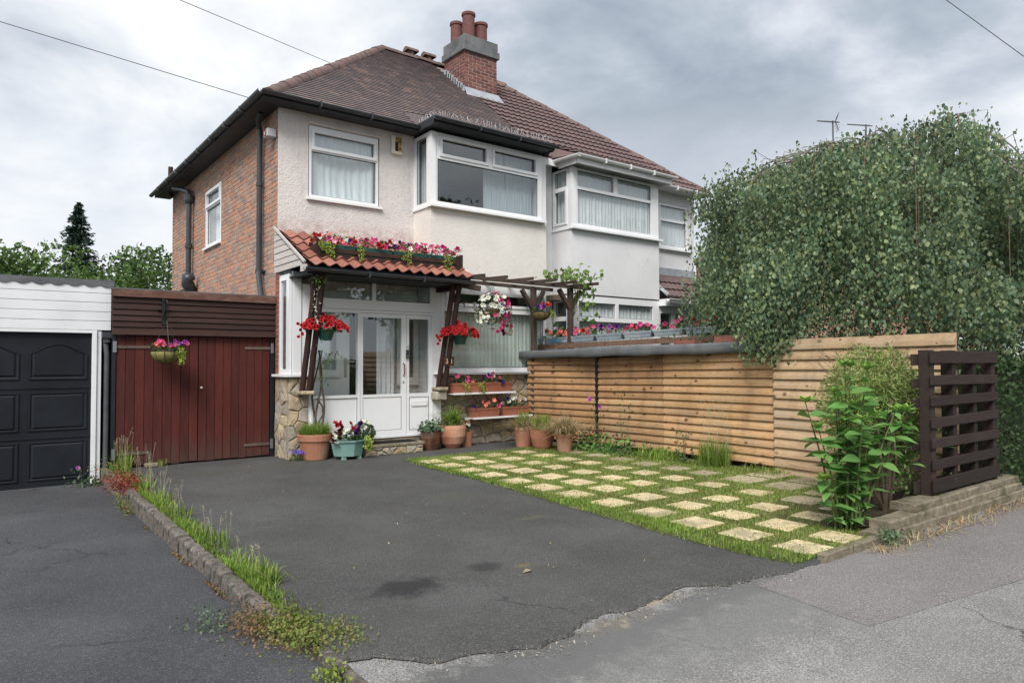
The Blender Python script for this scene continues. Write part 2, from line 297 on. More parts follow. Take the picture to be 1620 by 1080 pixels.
leafmat('foliage_blue', [(.07, .12, .06), (.10, .16, .085), (.14, .20, .11)], .2)
leafmat('trailing_leaf', [(.16, .24, .03), (.25, .33, .05), (.32, .38, .08)], .3)
leafmat('vine_leaf', [(.09, .17, .03), (.15, .25, .05), (.22, .33, .08)], .4)
leafmat('grass_blade', [(0.120, 0.191, 0.031), (0.168, 0.248, 0.048), (0.231, 0.304, 0.069), (0.378, 0.368, 0.138)], .25)
leafmat('grass_lush', [(0.086, 0.166, 0.022), (0.139, 0.238, 0.033), (0.198, 0.298, 0.050), (0.290, 0.344, 0.083)], .3)
leafmat('grass_dry', [(.34, .26, .13), (.44, .35, .20), (.28, .21, .10), (.50, .42, .27)], .2)
leafmat('seed_head', [(.36, .33, .22), (.45, .42, .30), (.30, .29, .18)], .2)
leafmat('grit', [(.10, .095, .085), (.25, .22, .17), (.40, .36, .30), (.06, .06, .06)], 0)
leafmat('weed_red', [(.20, .035, .03), (.30, .05, .04), (.16, .07, .03)], .2)
leafmat('weed_mix', [(.10, .16, .03), (.17, .23, .05), (.22, .17, .06), (.13, .20, .04)], .25)
leafmat('weed_brown', [(.20, .11, .055), (.26, .15, .08), (.13, .12, .04)], .2)
mottled('weed_dark', (.012, .020, .008), (.02, .035, .012), 20., bump=.8, bscale=40)
leafmat('red_leaf', [(.085, .022, .022), (.12, .03, .03), (.06, .03, .02)], .2)
mottled('bark_birch', (.13, .115, .10), (.22, .20, .18), 6., bump=.6, bscale=30); mottled('bark', (.055, .040, .030), (.10, .078, .06), 6., bump=.8, bscale=30, bdist=.01)
mottled('stem_green', (.07, .11, .03), (.12, .15, .05), 5., bump=0); mottled('stem_brown', (.10, .075, .05), (.17, .13, .09), 6., bump=.5, bscale=40)
PET = {}
def petal(name, c, centre):
    m, nt = new_mat('petal_'+name)
    r = nd(nt, 'ShaderNodeVectorMath', {0: vmul(nt, nd(nt, 'ShaderNodeTexCoord').outputs['Object'], (1, 1, 0))}, operation='LENGTH').outputs['Value']
    v = remap(nt, rnd_id(nt), 0, 1, .8, 1.15)
    col = mix(nt, remap(nt, r, .10, .55), centre, c)
    col = mix(nt, 1., col, nd(nt, 'ShaderNodeCombineXYZ', {0: v, 1: v, 2: v}).outputs[0], 'MULTIPLY')
    finish(nt, col, .6, spec=.2, trans=.25); PET[name] = m
petal('red', (.50, .016, .020), (.10, .004, .006)); petal('pink', (.66, .060, .19), (.55, .10, .24)); petal('magenta', (.46, .025, .15), (.30, .01, .09))
petal('white', (.80, .80, .76), (.62, .66, .42)); petal('purple', (.055, .022, .15), (.02, .006, .05)); petal('coral', (.72, .12, .12), (.72, .30, .22))
petal('pink_white', (.60, .05, .16), (.80, .72, .72)); petal('mauve', (.42, .10, .42), (.25, .04, .22)); petal('blue', (.14, .10, .50), (.22, .16, .62)); petal('maroon', (.10, .010, .014), (.04, .003, .004)); petal('lilac', (.40, .26, .50), (.6, .5, .3)); petal('yellow', (.55, .42, .08), (.5, .3, .05))

# ------------------------------------------------------------------ geometry helpers
ORG = {}
def tag(o, label=None, cat=None, group=None, kind=None):
    for k, v in (('label', label), ('category', cat), ('group', group), ('kind', kind)):
        if v: o[k] = v
    return o
def thing(name, label, cat, loc=(0, 0, 0), group=None, kind=None):
    o = bpy.data.objects.new(name, None); COL.objects.link(o); o.location = loc; o.empty_display_size = .2
    ORG[o] = Vector(loc); return tag(o, label, cat, group, kind)
def link(o, parent=None, loc=None):
    COL.objects.link(o)
    if parent is not None: o.parent = parent; ORG[o] = ORG[parent]
    else: ORG[o] = Vector(loc or (0, 0, 0)); o.location = ORG[o]
    return o
def setmats(me, mats):
    for m in (mats if isinstance(mats, (list, tuple)) else [mats]): me.materials.append(MATS[m] if isinstance(m, str) else m)
class MB:
    def __init__(s): s.v = []; s.f = []; s.m = []; s.cur = 0
    def add(s, vs, fs):
        b = len(s.v); s.v += [tuple(v) for v in vs]; s.f += [tuple(b+i for i in f) for f in fs]; s.m += [s.cur]*len(fs); return s
    def frame(s, c, ax, ay, az):            # box from centre and three half vectors
        c, ax, ay, az = map(Vector, (c, ax, ay, az))
        vs = [c+sx*ax+sy*ay+sz*az for sz in (-1, 1) for sy in (-1, 1) for sx in (-1, 1)]
        fs = [(0, 2, 3, 1), (4, 5, 7, 6), (0, 1, 5, 4), (2, 6, 7, 3), (0, 4, 6, 2), (1, 3, 7, 5)]
        if ax.cross(ay).dot(az) < 0: fs = [f[::-1] for f in fs]
        return s.add(vs, fs)
    def box(s, x0, x1, y0, y1, z0, z1):
        return s.frame(((x0+x1)/2, (y0+y1)/2, (z0+z1)/2), (abs(x1-x0)/2, 0, 0), (0, abs(y1-y0)/2, 0), (0, 0, abs(z1-z0)/2))
    def beam(s, p, q, w, h, up=(0, 0, 1), ext=0):
        p, q = Vector(p), Vector(q); d = (q-p); L = d.length; d.normalize(); up = Vector(up)
        sx = d.cross(up)
        if sx.length < 1e-4: sx = d.cross(Vector((0, 1, 0)))
        sx.normalize(); sy = sx.cross(d)
        return s.frame((p+q)/2, d*(L/2+ext), sx*w/2, sy*h/2)
    def tube(s, pts, r, n=8, cap=True):
        pts = [Vector(p) for p in pts]; rs = r if hasattr(r, '__len__') else [r]*len(pts); rings = []; prev = None
        for i, p in enumerate(pts):
            d = (pts[min(i+1, len(pts)-1)]-pts[max(i-1, 0)]).normalized()
            if prev is None: a = d.orthogonal().normalized()
            else: a = prev-d*prev.dot(d); a = a.normalized() if a.length > 1e-5 else d.orthogonal().normalized()
            prev = a; b = d.cross(a)
            rings.append([p+(a*math.cos(t)+b*math.sin(t))*rs[i] for t in [2*math.pi*k/n for k in range(n)]])
        vs = [v for rg in rings for v in rg]; fs = []
        for i in range(len(pts)-1):
            for k in range(n): fs.append((i*n+k, i*n+(k+1) % n, (i+1)*n+(k+1) % n, (i+1)*n+k))
        if cap: fs += [tuple(range(n))[::-1], tuple((len(pts)-1)*n+k for k in range(n))]
        return s.add(vs, fs)
    def lathe(s, prof, c, n=24, sx=1., sy=1., rot=0.):
        c = Vector(c); vs = []
        for (r, z) in prof:
            for k in range(n):
                t = 2*math.pi*k/n+rot; vs.append((c.x+r*sx*math.cos(t), c.y+r*sy*math.sin(t), c.z+z))
        fs = [(i*n+k, i*n+(k+1) % n, (i+1)*n+(k+1) % n, (i+1)*n+k) for i in range(len(prof)-1) for k in range(n)]
        return s.add(vs, fs)
    def poly(s, pts): return s.add(pts, [tuple(range(len(pts)))])
    def prism(s, pts, vec):
        vec = Vector(vec); pts = [Vector(p) for p in pts]; n = len(pts)
        nrm = Vector()
        for i in range(n): nrm += pts[i].cross(pts[(i+1) % n])
        if nrm.dot(vec) > 0: pts = pts[::-1]
        fs = [tuple(range(n)), tuple(range(n, 2*n))[::-1]]+[((i+1) % n, i, n+i, n+(i+1) % n) for i in range(n)]
        return s.add(pts+[p+vec for p in pts], fs)
    def build(s, name, mats, parent=None, loc=None, smooth=False, bevel=0, **props):
        me = bpy.data.meshes.new(name); o = bpy.data.objects.new(name, me); link(o, parent, loc); og = ORG[o]
        me.from_pydata([(v[0]-og.x, v[1]-og.y, v[2]-og.z) for v in s.v], [], s.f); setmats(me, mats)
        if any(s.m): me.polygons.foreach_set('material_index', s.m)
        if bevel:
            bm = bmesh.new(); bm.from_mesh(me); bmesh.ops.bevel(bm, geom=bm.edges[:], offset=bevel, segments=1, affect='EDGES', clamp_overlap=True); bm.to_mesh(me); bm.free()
        if smooth: me.polygons.foreach_set('use_smooth', [True]*len(me.polygons))
        me.update(); return tag(o, **props)
def mesh_np(name, V, faces, mats, parent=None, loc=None, smooth=False, **props):
    """V n x 3 world, faces m x k"""
    me = bpy.data.meshes.new(name); o = bpy.data.objects.new(name, me); link(o, parent, loc); og = np.array(ORG[o])
    V = np.asarray(V, float)-og; Fa = np.asarray(faces, np.int32); m, k = Fa.shape
    me.vertices.add(len(V)); me.vertices.foreach_set('co', V.astype(np.float32).ravel())
    me.loops.add(m*k); me.loops.foreach_set('vertex_index', Fa.ravel())
    me.polygons.add(m); me.polygons.foreach_set('loop_start', np.arange(0, m*k, k, dtype=np.int32)); me.polygons.foreach_set('loop_total', np.full(m, k, np.int32))
    me.polygons.foreach_set('use_smooth', np.full(m, bool(smooth)))
    setmats(me, mats); me.update(calc_edges=True); return tag(o, **props)
def inst(name, me, parent, M, **props):      # one piece sharing mesh data; M is a world matrix
    o = bpy.data.objects.new(name, me); COL.objects.link(o); o.parent = parent; ORG[o] = ORG[parent]
    o.matrix_local = Matrix.Translation(-ORG[parent]) @ M; return tag(o, **props)
def proto(mb, name, mats, smooth=False):
    me = bpy.data.meshes.new(name); me.from_pydata(mb.v, [], mb.f); setmats(me, mats)
    if any(mb.m): me.polygons.foreach_set('material_index', mb.m)
    if smooth: me.polygons.foreach_set('use_smooth', [True]*len(me.polygons))
    me.update(); return me
def joined(name, mb, Ms, mats, parent, **props):   # many copies of one small shape as one mesh
    v = np.array(mb.v); q = []
    for f in mb.f:
        if len(f) == 4: q.append(f)
        elif len(f) == 3: q.append((*f, f[2]))
        else:
            for i in range(1, len(f)-1): q.append((f[0], f[i], f[i+1], f[i+1]))
    tri = [(a, b, c) for a, b, c, d in q]+[(a, c, d) for a, b, c, d in q if c != d]
    f = np.array(tri); A = np.array([np.array(M) for M in Ms]); n = len(A)
    V = np.einsum('nij,vj->nvi', A[:, :3, :3], v)+A[:, None, :3, 3]
    Fa = f[None]+(np.arange(n)*len(v))[:, None, None]
    return mesh_np(name, V.reshape(-1, 3), Fa.reshape(-1, 3), mats, parent, **props)
def mat4(x, y, z, o): return Matrix(((x[0], y[0], z[0], o[0]), (x[1], y[1], z[1], o[1]), (x[2], y[2], z[2], o[2]), (0, 0, 0, 1)))
def pieces(name, mb, Ms, mats, parent, limit=300, smooth=False):
    """each placement a part of its own, the nearest `limit` of them; any more joined as stuff"""
    Ms = sorted(Ms, key=lambda M: (Vector((M[0][3], M[1][3], M[2][3]))-CAM).length)
    me = proto(mb, name, mats, smooth)
    for M in Ms[:limit]: inst(name, me, parent, M)
    if len(Ms) > limit: joined(name, mb, Ms[limit:], mats, parent, kind='stuff', smooth=smooth)
def cells(mb, O, U, N, Z, u0, u1, z0, z1, n0, n1, holes):
    """slab in the U-Z plane between depths n0 (back) and n1 (front) with rectangular holes, no overlapping faces"""
    O, U, N, Z = map(Vector, (O, U, N, Z))
    us = sorted({u0, u1, *[h[0] for h in holes], *[h[1] for h in holes]}); zs = sorted({z0, z1, *[h[2] for h in holes], *[h[3] for h in holes]})
    us = [u for u in us if u0-1e-9 <= u <= u1+1e-9]; zs = [z for z in zs if z0-1e-9 <= z <= z1+1e-9]
    P = lambda u, z, n: O+U*u+Z*z+N*n
    flip = U.cross(Z).dot(N) < 0
    def face(a, b, c, d): mb.add([a, b, c, d], [(3, 2, 1, 0) if flip else (0, 1, 2, 3)])
    def solid(i, j):
        if i < 0 or j < 0 or i >= len(us)-1 or j >= len(zs)-1: return False
        cu, cz = (us[i]+us[i+1])/2, (zs[j]+zs[j+1])/2
        return not any(h[0] < cu < h[1] and h[2] < cz < h[3] for h in holes)
    for i in range(len(us)-1):
        for j in range(len(zs)-1):
            if not solid(i, j): continue
            a, b, c, d = us[i], us[i+1], zs[j], zs[j+1]
            face(P(a, c, n1), P(b, c, n1), P(b, d, n1), P(a, d, n1)); face(P(b, c, n0), P(a, c, n0), P(a, d, n0), P(b, d, n0))
            if not solid(i-1, j): face(P(a, c, n0), P(a, c, n1), P(a, d, n1), P(a, d, n0))
            if not solid(i+1, j): face(P(b, c, n1), P(b, c, n0), P(b, d, n0), P(b, d, n1))
            if not solid(i, j-1): face(P(a, c, n0), P(b, c, n0), P(b, c, n1), P(a, c, n1))
            if not solid(i, j+1): face(P(a, d, n1), P(b, d, n1), P(b, d, n0), P(a, d, n0))
    return mb
XV, YV, ZV = Vector((1, 0, 0)), Vector((0, 1, 0)), Vector((0, 0, 1))
def window(parent, O, U, N, w, h, panes, name='window', mat='upvc', depth=.07, sill=None, mid_extra=True):
    """panes: (u0,u1,z0,z1,opening). window > pane, sash, sill"""
    O, U, N = map(Vector, (O, U, N)); mb = MB()
    cells(mb, O, U, N, ZV, 0, w, 0, h, -depth/2, depth/2, [p[:4] for p in panes])
    fr = mb.build(name, mat, parent)
    for (a, b, c, d, op) in panes:
        g = MB(); gi = .004 if not op else .045
        if op:
            s = MB(); cells(s, O, U, N, ZV, a-.022, b+.022, c-.022, d+.022, depth/2+.001, depth/2+.022, [(a+.028, b-.028, c+.028, d-.028)])
            cells(s, O, U, N, ZV, a+.003, b-.003, c+.003, d-.003, -.01, depth/2+.0005, [(a+.028, b-.028, c+.028, d-.028)])
            s.build('sash', mat, fr); gi = .026
        P = O+U*((a+b)/2)+ZV*((c+d)/2)-N*.006
        ux, uz = U*((b-a)/2-gi), ZV*((d-c)/2-gi); g.add([P-ux-uz, P+ux-uz, P+ux+uz, P-ux+uz], [(0, 1, 2, 3)]); g.build('pane', 'glass', fr)
        s = MB(); e = gi-.001; cells(s, O, U, N, ZV, a+e, b-e, c+e, d-e, -.001, .004, [(a+e+.008, b-e-.008, c+e+.008, d-e-.008)]); s.build('gasket', 'black_rubber', fr)
    if sill:
        s = MB(); s.frame(O+U*(w/2)-ZV*.022+N*(sill/2-.02), U*(w/2+.05), N*(sill/2+.02), ZV*.02); s.build('sill', mat, fr)
    return fr
def curtain(name, label, O, U, N, w, z0, z1, mat, folds=14, amp=.025, cat='curtain', group=None, flat=False, swag=0):
    O, U, N = map(Vector, (O, U, N)); n = folds*8; vs = []; fs = []; rows = 6
    for j in range(rows+1):
        for i in range(n+1):
            t = i/n; ph = 2*math.pi*folds*t
            d = amp*(math.sin(ph+.8*math.sin(ph*.37))+.5*math.sin(ph*.53+1)) if not flat else amp*(1 if (int(t*folds) % 2) else -1)*(abs((t*folds) % 1-.5)*2)
            z = z0+(z1-z0)*j/rows
            d += swag*math.sin(math.pi*t)*math.sin(math.pi*j/rows)*.5
            vs.append(O+U*(w*t)+N*d+ZV*z)
    for j in range(rows):
        for i in range(n): a = j*(n+1)+i; fs.append((a, a+1, a+n+2, a+n+1))
    mb = MB(); mb.add(vs, fs); loc = O+U*(w/2)+ZV*z0
    return mb.build(name, mat, None, loc, True, label=label, cat=cat, group=group)

# leaf cards: centres C, facing directions D (leaf normal), growth direction G, sizes S; one folded diamond per leaf
def leaf_cloud(name, C, S, mat, parent=None, droop=.3, aspect=.62, up=None, loc=None, G=None, **props):
    C = np.asarray(C, float); n = len(C); S = np.broadcast_to(np.asarray(S, float), (n,)) if np.ndim(S) < 2 else S
    if G is None:
        G = rng.normal(size=(n, 3)); G[:, 2] -= droop*2
    G = G/np.linalg.norm(G, axis=1, keepdims=True)
    Nn = rng.normal(size=(n, 3)); 
    if up is not None: Nn += np.array(up)
    Sx = np.cross(G, Nn); Sx /= np.linalg.norm(Sx, axis=1, keepdims=True)+1e-9; Nn = np.cross(Sx, G)
    s = S[:, None]
    v0 = C-G*s*.5; v1 = C+Sx*s*aspect*.5-G*s*.08+Nn*s*.08; v2 = C+G*s*.5-Nn*s*.06; v3 = C-Sx*s*aspect*.5-G*s*.08+Nn*s*.08
    V = np.stack([v0, v1, v2, v3], 1).reshape(-1, 3); k = (np.arange(n)*4)[:, None]
    Fa = np.concatenate([k+np.array([[0, 1, 2]]), k+np.array([[0, 2, 3]])], 1).reshape(-1, 3)
    return mesh_np(name, V, Fa, mat, parent, loc, True, **props)
def blades(name, base, h, mat, parent=None, lean=.35, width=.006, loc=None, curl=.5, segs=2, **props):
    base = np.asarray(base, float); n = len(base); h = np.broadcast_to(np.asarray(h, float), (n,))
    th = rng.uniform(0, 2*np.pi, n); ln = np.abs(rng.normal(0, lean, n)); d = np.stack([np.cos(th), np.sin(th), np.zeros(n)], 1)
    sd = np.stack([-np.sin(th+rng.normal(0, .6, n)), np.cos(th), np.zeros(n)], 1); w = width*rng.uniform(.6, 1.3, n)[:, None]
    rows = []
    for k in range(segs):
        t = k/segs; c = base+d*(ln*h*(t**(1+curl)))[:, None]+np.array([0, 0, 1.])*(h*(t-(.25*ln*t*t)))[:, None]
        rows += [c-sd*w*(1-.5*t), c+sd*w*(1-.5*t)]
    rows.append(base+d*(ln*h)[:, None]+np.array([0, 0, 1.])*(h*(1-.45*np.minimum(ln, 1.6)))[:, None])
    m = 2*segs+1; V = np.stack(rows, 1).reshape(-1, 3); k = (np.arange(n)*m)[:, None]; f = []
    for s in range(segs-1): f += [[2*s, 2*s+1, 2*s+3], [2*s, 2*s+3, 2*s+2]]
    f.append([2*segs-2, 2*segs-1, 2*segs]); Fa = np.concatenate([k+np.array([q]) for q in f], 1).reshape(-1, 3)
    return mesh_np(name, V, Fa, mat, parent, loc, True, **props)

# flower heads: five-lobed funnels, one shared mesh per colour
def flower_proto(col, lobes=5):
    n = lobes*4; vs = [(0, 0, -.35)]; 
    for ring, (rr, zz_) in enumerate(((.30, -.06), (.62, .03))):
        for k in range(n):
            t = 2*math.pi*k/n; q = 1+.13*math.cos(lobes*t) if ring else 1
            vs.append((rr*q*math.cos(t), rr*q*math.sin(t), zz_+(.06*math.cos(lobes*t+1) if ring else 0)))
    fs = [(0, 1+k, 1+(k+1) % n) for k in range(n)]+[(1+k, 1+n+k, 1+n+(k+1) % n, 1+(k+1) % n) for k in range(n)]
    mb = MB(); mb.add([(x*.9, y*.9, z) for x, y, z in vs], fs); return proto(mb, 'flower_'+col, PET[col])
FL = {c: flower_proto(c) for c in PET}
def flower(parent, p, size, col, face=None, spread=.55):
    d = Vector(face or (-.35, -.8, .5)).normalized()+Vector((random.gauss(0, spread), random.gauss(0, spread), random.gauss(0, spread*.7))); d.normalize()
    M = Matrix.Translation(p) @ d.to_track_quat('Z', 'Y').to_matrix().to_4x4() @ Matrix.Rotation(random.uniform(0, 6.3), 4, 'Z') @ Matrix.Diagonal((size, size, size, 1))
    return inst('flower', FL[col], parent, M)
def pick(w):
    ks = list(w); return random.choices(ks, [w[k] for k in ks])[0]

def hy(y): return -.01*max(0., -1.-y)
def zl(y): return -.16+.075*min(1, max(0, (-3.5-y)/4.3))

# ================================================================== SETTING: ground
mb = MB(); mb.add([(-300, -300, -.32), (400, -300, -.32), (400, 400, -.32), (-300, 400, -.32)], [(0, 1, 2, 3)])
mb.build('ground', 'ground_mat', None, (0, 0, -.32), kind='structure')
mb = MB(); mb.add([(-80, -30, -.20), (90, -30, -.20), (90, -13.2, -.17), (-80, -13.2, -.17)], [(0, 1, 2, 3)])
mb.build('road', 'road_tarmac', None, (0, -20, -.2), kind='structure')
mb = MB(); ys = [-13.2, -11, -9, -8.3, -7.2]; zp = [-.115, -.106, -.09, -.086, -.085]
for xa, xb in ((-2.245, 60), (-60, -9)):
    mb.add([(x, y, z) for y, z in zip(ys, zp) for x in (xa, xb)], [(2*i, 2*i+1, 2*i+3, 2*i+2) for i in range(4)])
mb.add([(-60, -13.2, -.115), (60, -13.2, -.115), (60, -13.2, -.3), (-60, -13.2, -.3)], [(3, 2, 1, 0)])
mb.build('pavement', 'pavement_tarmac', None, (0, -9, -.085), kind='structure')
mb = MB(); mb.add([(.50, -8.02, -.0828), (.37, -8.82, -.0864), (2.6, -9.12, -.0875), (6.5, -9.4, -.0890), (6.5, -8.2, -.0830), (2.6, -8.06, -.0828), (1.5, -8.02, -.0828)], [tuple(range(7))])
mb.build('pavement_patch', 'patch_tarmac', None, (1, -8.4, -.08), kind='structure')
CR = [(-2.24, -7.45), (-2.05, -7.57), (-1.85, -7.72), (-1.6, -7.73), (-1.3, -7.90), (-1.05, -7.83), (-.83, -7.76), (-.62, -7.79), (-.46, -7.76), (-.2, -7.80), (.03, -7.77), (.4, -7.85), (.76, -7.93), (1.4, -7.97), (5.3, -7.97)]
def crack(x):
    for (a, ya), (b, yb) in zip(CR, CR[1:]):
        if x <= b: return ya+(yb-ya)*(x-a)/(b-a)
    return CR[-1][1]
mb = MB(); xs = [-2.24+i*.03 for i in range(int(7.55/.03)+1)]
from mathutils import noise as mn
yb = [crack(x)+.09*mn.fractal(Vector((x*2.3, 1.7, 0)), .8, 2.1, 5)+random.gauss(0, .006) for x in xs]
for (a, b, ya, y2) in zip(xs, xs[1:], yb, yb[1:]):
    mb.add([(a, ya-.012, hy(ya)-.012), (b, y2-.012, hy(y2)-.012), (b, y2, hy(y2)+.004), (a, ya, hy(ya)+.004)], [(0, 1, 2, 3)])
    mb.add([(a, ya, hy(ya)+.004), (b, y2, hy(y2)+.004), (b, -1, 0), (a, -1, 0), (b, .55, 0.), (a, .55, 0.)], [(0, 1, 2, 3), (3, 2, 4, 5)])
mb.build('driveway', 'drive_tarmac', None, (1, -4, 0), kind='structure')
mb = MB(); yl = [.6, -1, -3.5, -5, -6.5, -7.8, -9.5, -13.0]
mb.add([(x, y, (zl(y) if y > -8 else -.076-(-8-y)*.0035)) for y in yl for x in (-9, -2.29 if y > -8 else -2.25)], [(2*i, 2*i+2, 2*i+3, 2*i+1) for i in range(len(yl)-1)])
mb.build('neighbour_driveway', 'left_tarmac', None, (-4, -4, -.1), kind='structure')
# kerb between the drives, each block a piece
kerb = thing('kerb', None, None, (-2.27, -3.2, -.1), kind='structure')
y = .45
while y > -6.7:
    L = random.choice((.58, .62, .66)); y2 = max(y-L, -6.75)
    b = MB(); top = hy((y+y2)/2)+.030+random.uniform(-.008, .008); dx = random.uniform(-.008, .008)
    n = 6; vs = []; 
    for i in range(n+1):
        t = y-.006+(y2+.012-y)*i/n; j = lambda s=.006: random.uniform(-s, s)
        vs += [(-2.345+dx+j(.004), t, zl(t)-.1), (-2.34+dx+j(), t, top-.022+j(.004)), (-2.322+dx+j(), t, top+j(.004)), (-2.262+j(), t, top-.004+j(.004)), (-2.248+j(), t, -.15)]
    fs = [(5*i+k, 5*i+k+1, 5*i+k+6, 5*i+k+5) for i in range(n) for k in range(4)]+[(4, 3, 2, 1, 0), tuple(5*n+k for k in range(5))]
    b.add(vs, fs); b.build('kerb_block', 'kerb_concrete', kerb); y = y2
b = MB(); b.frame((-2.27, -7.72, -.085), (.030, 0, 0), (.01, .42, 0), (0, 0, .045)); b.build('edging_strip', 'kerb_concrete', kerb, bevel=.006)
m = MB(); m.lathe([(.30, -.05), (.22, 0), (.10, .035), (0, .045)], (-2.28, -7.0, -.105), 18, .55, 1.); m.build('soil_mound', 'soil', None, (-2.28, -7.0, -.1), kind='structure')
# lawn with its slabs
LX = [(-1.62, 1.32), (-2.2, 1.20), (-2.8, 1.2), (-3.8, 1.2), (-5.2, 1.08), (-6.1, 1.04), (-6.9, .98), (-7.5, .97), (-7.9, 1.06)]
def lawnx(y):
    for (a, xa), (b, xb) in zip(LX, LX[1:]):
        if y >= b: return xa+(xb-xa)*(y-a)/(b-a)
    return LX[-1][1]
def lawn_in(x, y):
    if not (-7.93 < y < -1.62): return False
    return lawnx(y) < x < 5.0
mb = MB(); ysl = [-1.62-i*.09 for i in range(71)]
xa = [lawnx(y)+.05+random.gauss(0, .02) for y in ysl]
for y0, y1, a, b in zip(ysl, ysl[1:], xa, xa[1:]):
    mb.add([(a, y0, hy(y0)+.006), (a+.05, y0, hy(y0)+.014), (5.05, y0, hy(y0)+.014), (b, y1, hy(y1)+.006), (b+.05, y1, hy(y1)+.014), (5.05, y1, hy(y1)+.014)], [(0, 3, 4, 1), (1, 4, 5, 2)])
lawn = mb.build('lawn', 'lawn_soil', None, (3, -5, 0), kind='structure')
GX = [1.55, 2.08, 2.65, 3.26, 3.87, 4.42]; GY = [-2.03, -2.51, -3.01, -3.49, -4.03, -4.54, -5.03, -5.61, -6.18, -6.71, -7.21, -7.73]
SL = []
def slab(x, y, sx, sy, mat):
    a = random.uniform(-.04, .04); b = MB(); z = hy(y); c, s = math.cos(a), math.sin(a); n = 5; pts = []
    def W(u, v, q): return (x+c*u-s*v, y+s*u+c*v, q)
    per = []
    for k, (u0, v0, u1, v1) in enumerate(((-1, -1, 1, -1), (1, -1, 1, 1), (1, 1, -1, 1), (-1, 1, -1, -1))):
        for i in range(n):
            t = i/n; u = u0+(u1-u0)*t; v = v0+(v1-v0)*t
            j = random.uniform(.93, 1.02); per.append((u*sx/2*j, v*sy/2*j))
    N = len(per); tz = z+.026+random.uniform(-.003, .004)
    b.add([W(u, v, z-.02) for u, v in per]+[W(u, v, tz-.008) for u, v in per]+[W(u*.95, v*.95, tz) for u, v in per],
          [(i, (i+1) % N, N+(i+1) % N, N+i) for i in range(N)]+[(N+i, N+(i+1) % N, 2*N+(i+1) % N, 2*N+i) for i in range(N)]+[tuple(2*N+i for i in range(N))])
    b.build('paving_slab', mat, lawn); SL.append((x, y, sx, sy))
for i, gx in enumerate(GX):
    for j, gy in enumerate(GY):
        if i == 0 and j == 0: pass
        if (i, j) in ((4, 0), (5, 0), (5, 1), (5, 2), (3, 11), (4, 11), (5, 11), (4, 10), (5, 10), (5, 3), (5, 4), (5, 5), (5, 6), (4, 0)): continue
        far = i >= 3
        s = (.345 if i < 2 else .315) if j > 0 else .31
        dull = (i == 4 and j >= 8) or (i == 3 and j >= 9) or (i == 5 and j >= 7) or (i >= 4)
        sx = s+random.uniform(-.015, .015); sy = s*.98+random.uniform(-.015, .015)
        if i >= 4 and j >= 7: sx, sy = .46, .42
        slab(gx+random.uniform(-.012, .012), gy+random.uniform(-.012, .012), sx, sy, 'slab_dull' if dull else 'slab_stone')
slab(3.2, -7.24, .40, .38, 'slab_dull'); slab(2.68, -7.72, .38, .36, 'slab_dull'); slab(3.88, -6.72, .40, .38, 'slab_dull'); slab(3.3, -6.75, .38, .36, 'slab_dull')
# grass growing between the slabs
N = 170000; X = rng.uniform(.95, 5.0, N); Y = rng.uniform(-7.95, -1.62, N)
edge = np.interp(-Y, [-a for a, b in LX], [b for a, b in LX])
ok = (X > edge+rng.normal(.04, .035, N)) & (X < 4.62+rng.normal(0, .05, N))
cov = np.zeros(N)
dens = np.ones(N)
for (x, y, sx, sy) in SL:
    wv = .012*np.sin(X*31+x*9)+.012*np.sin(Y*27+y*5); inner = (np.abs(X-x) < sx/2+wv-rng.exponential(.036, N)) & (np.abs(Y-y) < sy/2+wv-rng.exponential(.036, N)); ok &= ~inner
pt = np.sin(X*3.1+1)*np.sin(Y*2.3)+.5*np.sin(X*7+Y*5); ok &= rng.random(N) < np.clip(.78+.25*pt, .3, 1)
bare = ((X-3.1)/.9)**2+((Y+7.2)/.6)**2 < 1; ok &= ~(bare & (rng.random(N) < .85))
B = np.stack([X, Y, np.array([hy(q) for q in Y])+.012], 1)[ok]
front = (B[:, 0]-np.interp(-B[:, 1], [-a for a, b in LX], [b for a, b in LX])) < .35
hh = np.where(front, rng.uniform(.025, .055, len(B)), rng.uniform(.015, .045, len(B)))
blades('lawn_grass', B[front], hh[front], 'grass_lush', None, .55, .0045, (3, -5, 0), segs=1, kind='stuff')
blades('lawn_grass', B[~front], hh[~front], 'grass_blade', None, .7, .0045, (3, -5, 0), segs=1, kind='stuff')
n = 5000; X = rng.uniform(1.0, 4.6, n); Y = rng.uniform(-7.9, -1.7, n); k = X > np.interp(-Y, [-a for a, b in LX], [b for a, b in LX])-.02
leaf_cloud('clover', np.stack([X, Y, [hy(q)+.03 for q in Y]], 1)[k], rng.uniform(.012, .026, k.sum()), 'grass_lush', None, loc=(3, -5, 0), up=(0, 0, 3), kind='stuff')
# low edging at the front corner of the lawn, and the stone border under the pallet
ed = thing('lawn_edging', None, None, (1.8, -8, -.07), kind='structure')
for (a, b) in ((1.36, 1.80), (1.81, 2.24)):
    m = MB(); m.frame(((a+b)/2, -7.985, -.062), ((b-a)/2, .004, 0), (0, .035, 0), (0, 0, .042)); m.build('edging_block', 'edging_stone', ed, bevel=.008)
rw = thing('retaining_edge', 'low stepped border of stacked pale concrete blocks under the dark pallet', 'retaining wall', (3.3, -7.95, -.08))
def course(x0, x1, y0, y1, z0, z1):
    m = MB(); n = 9; vs = []
    for i in range(n+1):
        x = x0+(x1-x0)*i/n; j = lambda: random.uniform(-.004, .004)
        vs += [(x, y0+j(), z0), (x, y0+j(), z1-.012+j()), (x, y0+.010+j(), z1+j()), (x, y1, z1+j()), (x, y1, z0)]
    m.add(vs, [(5*i+k, 5*i+5+k, 5*i+6+k, 5*i+k+1) for i in range(n) for k in range(4)]+[tuple(range(5)), tuple(5*n+k for k in range(5))[::-1]])
    m.build('edging_block', 'edging_stone', rw)
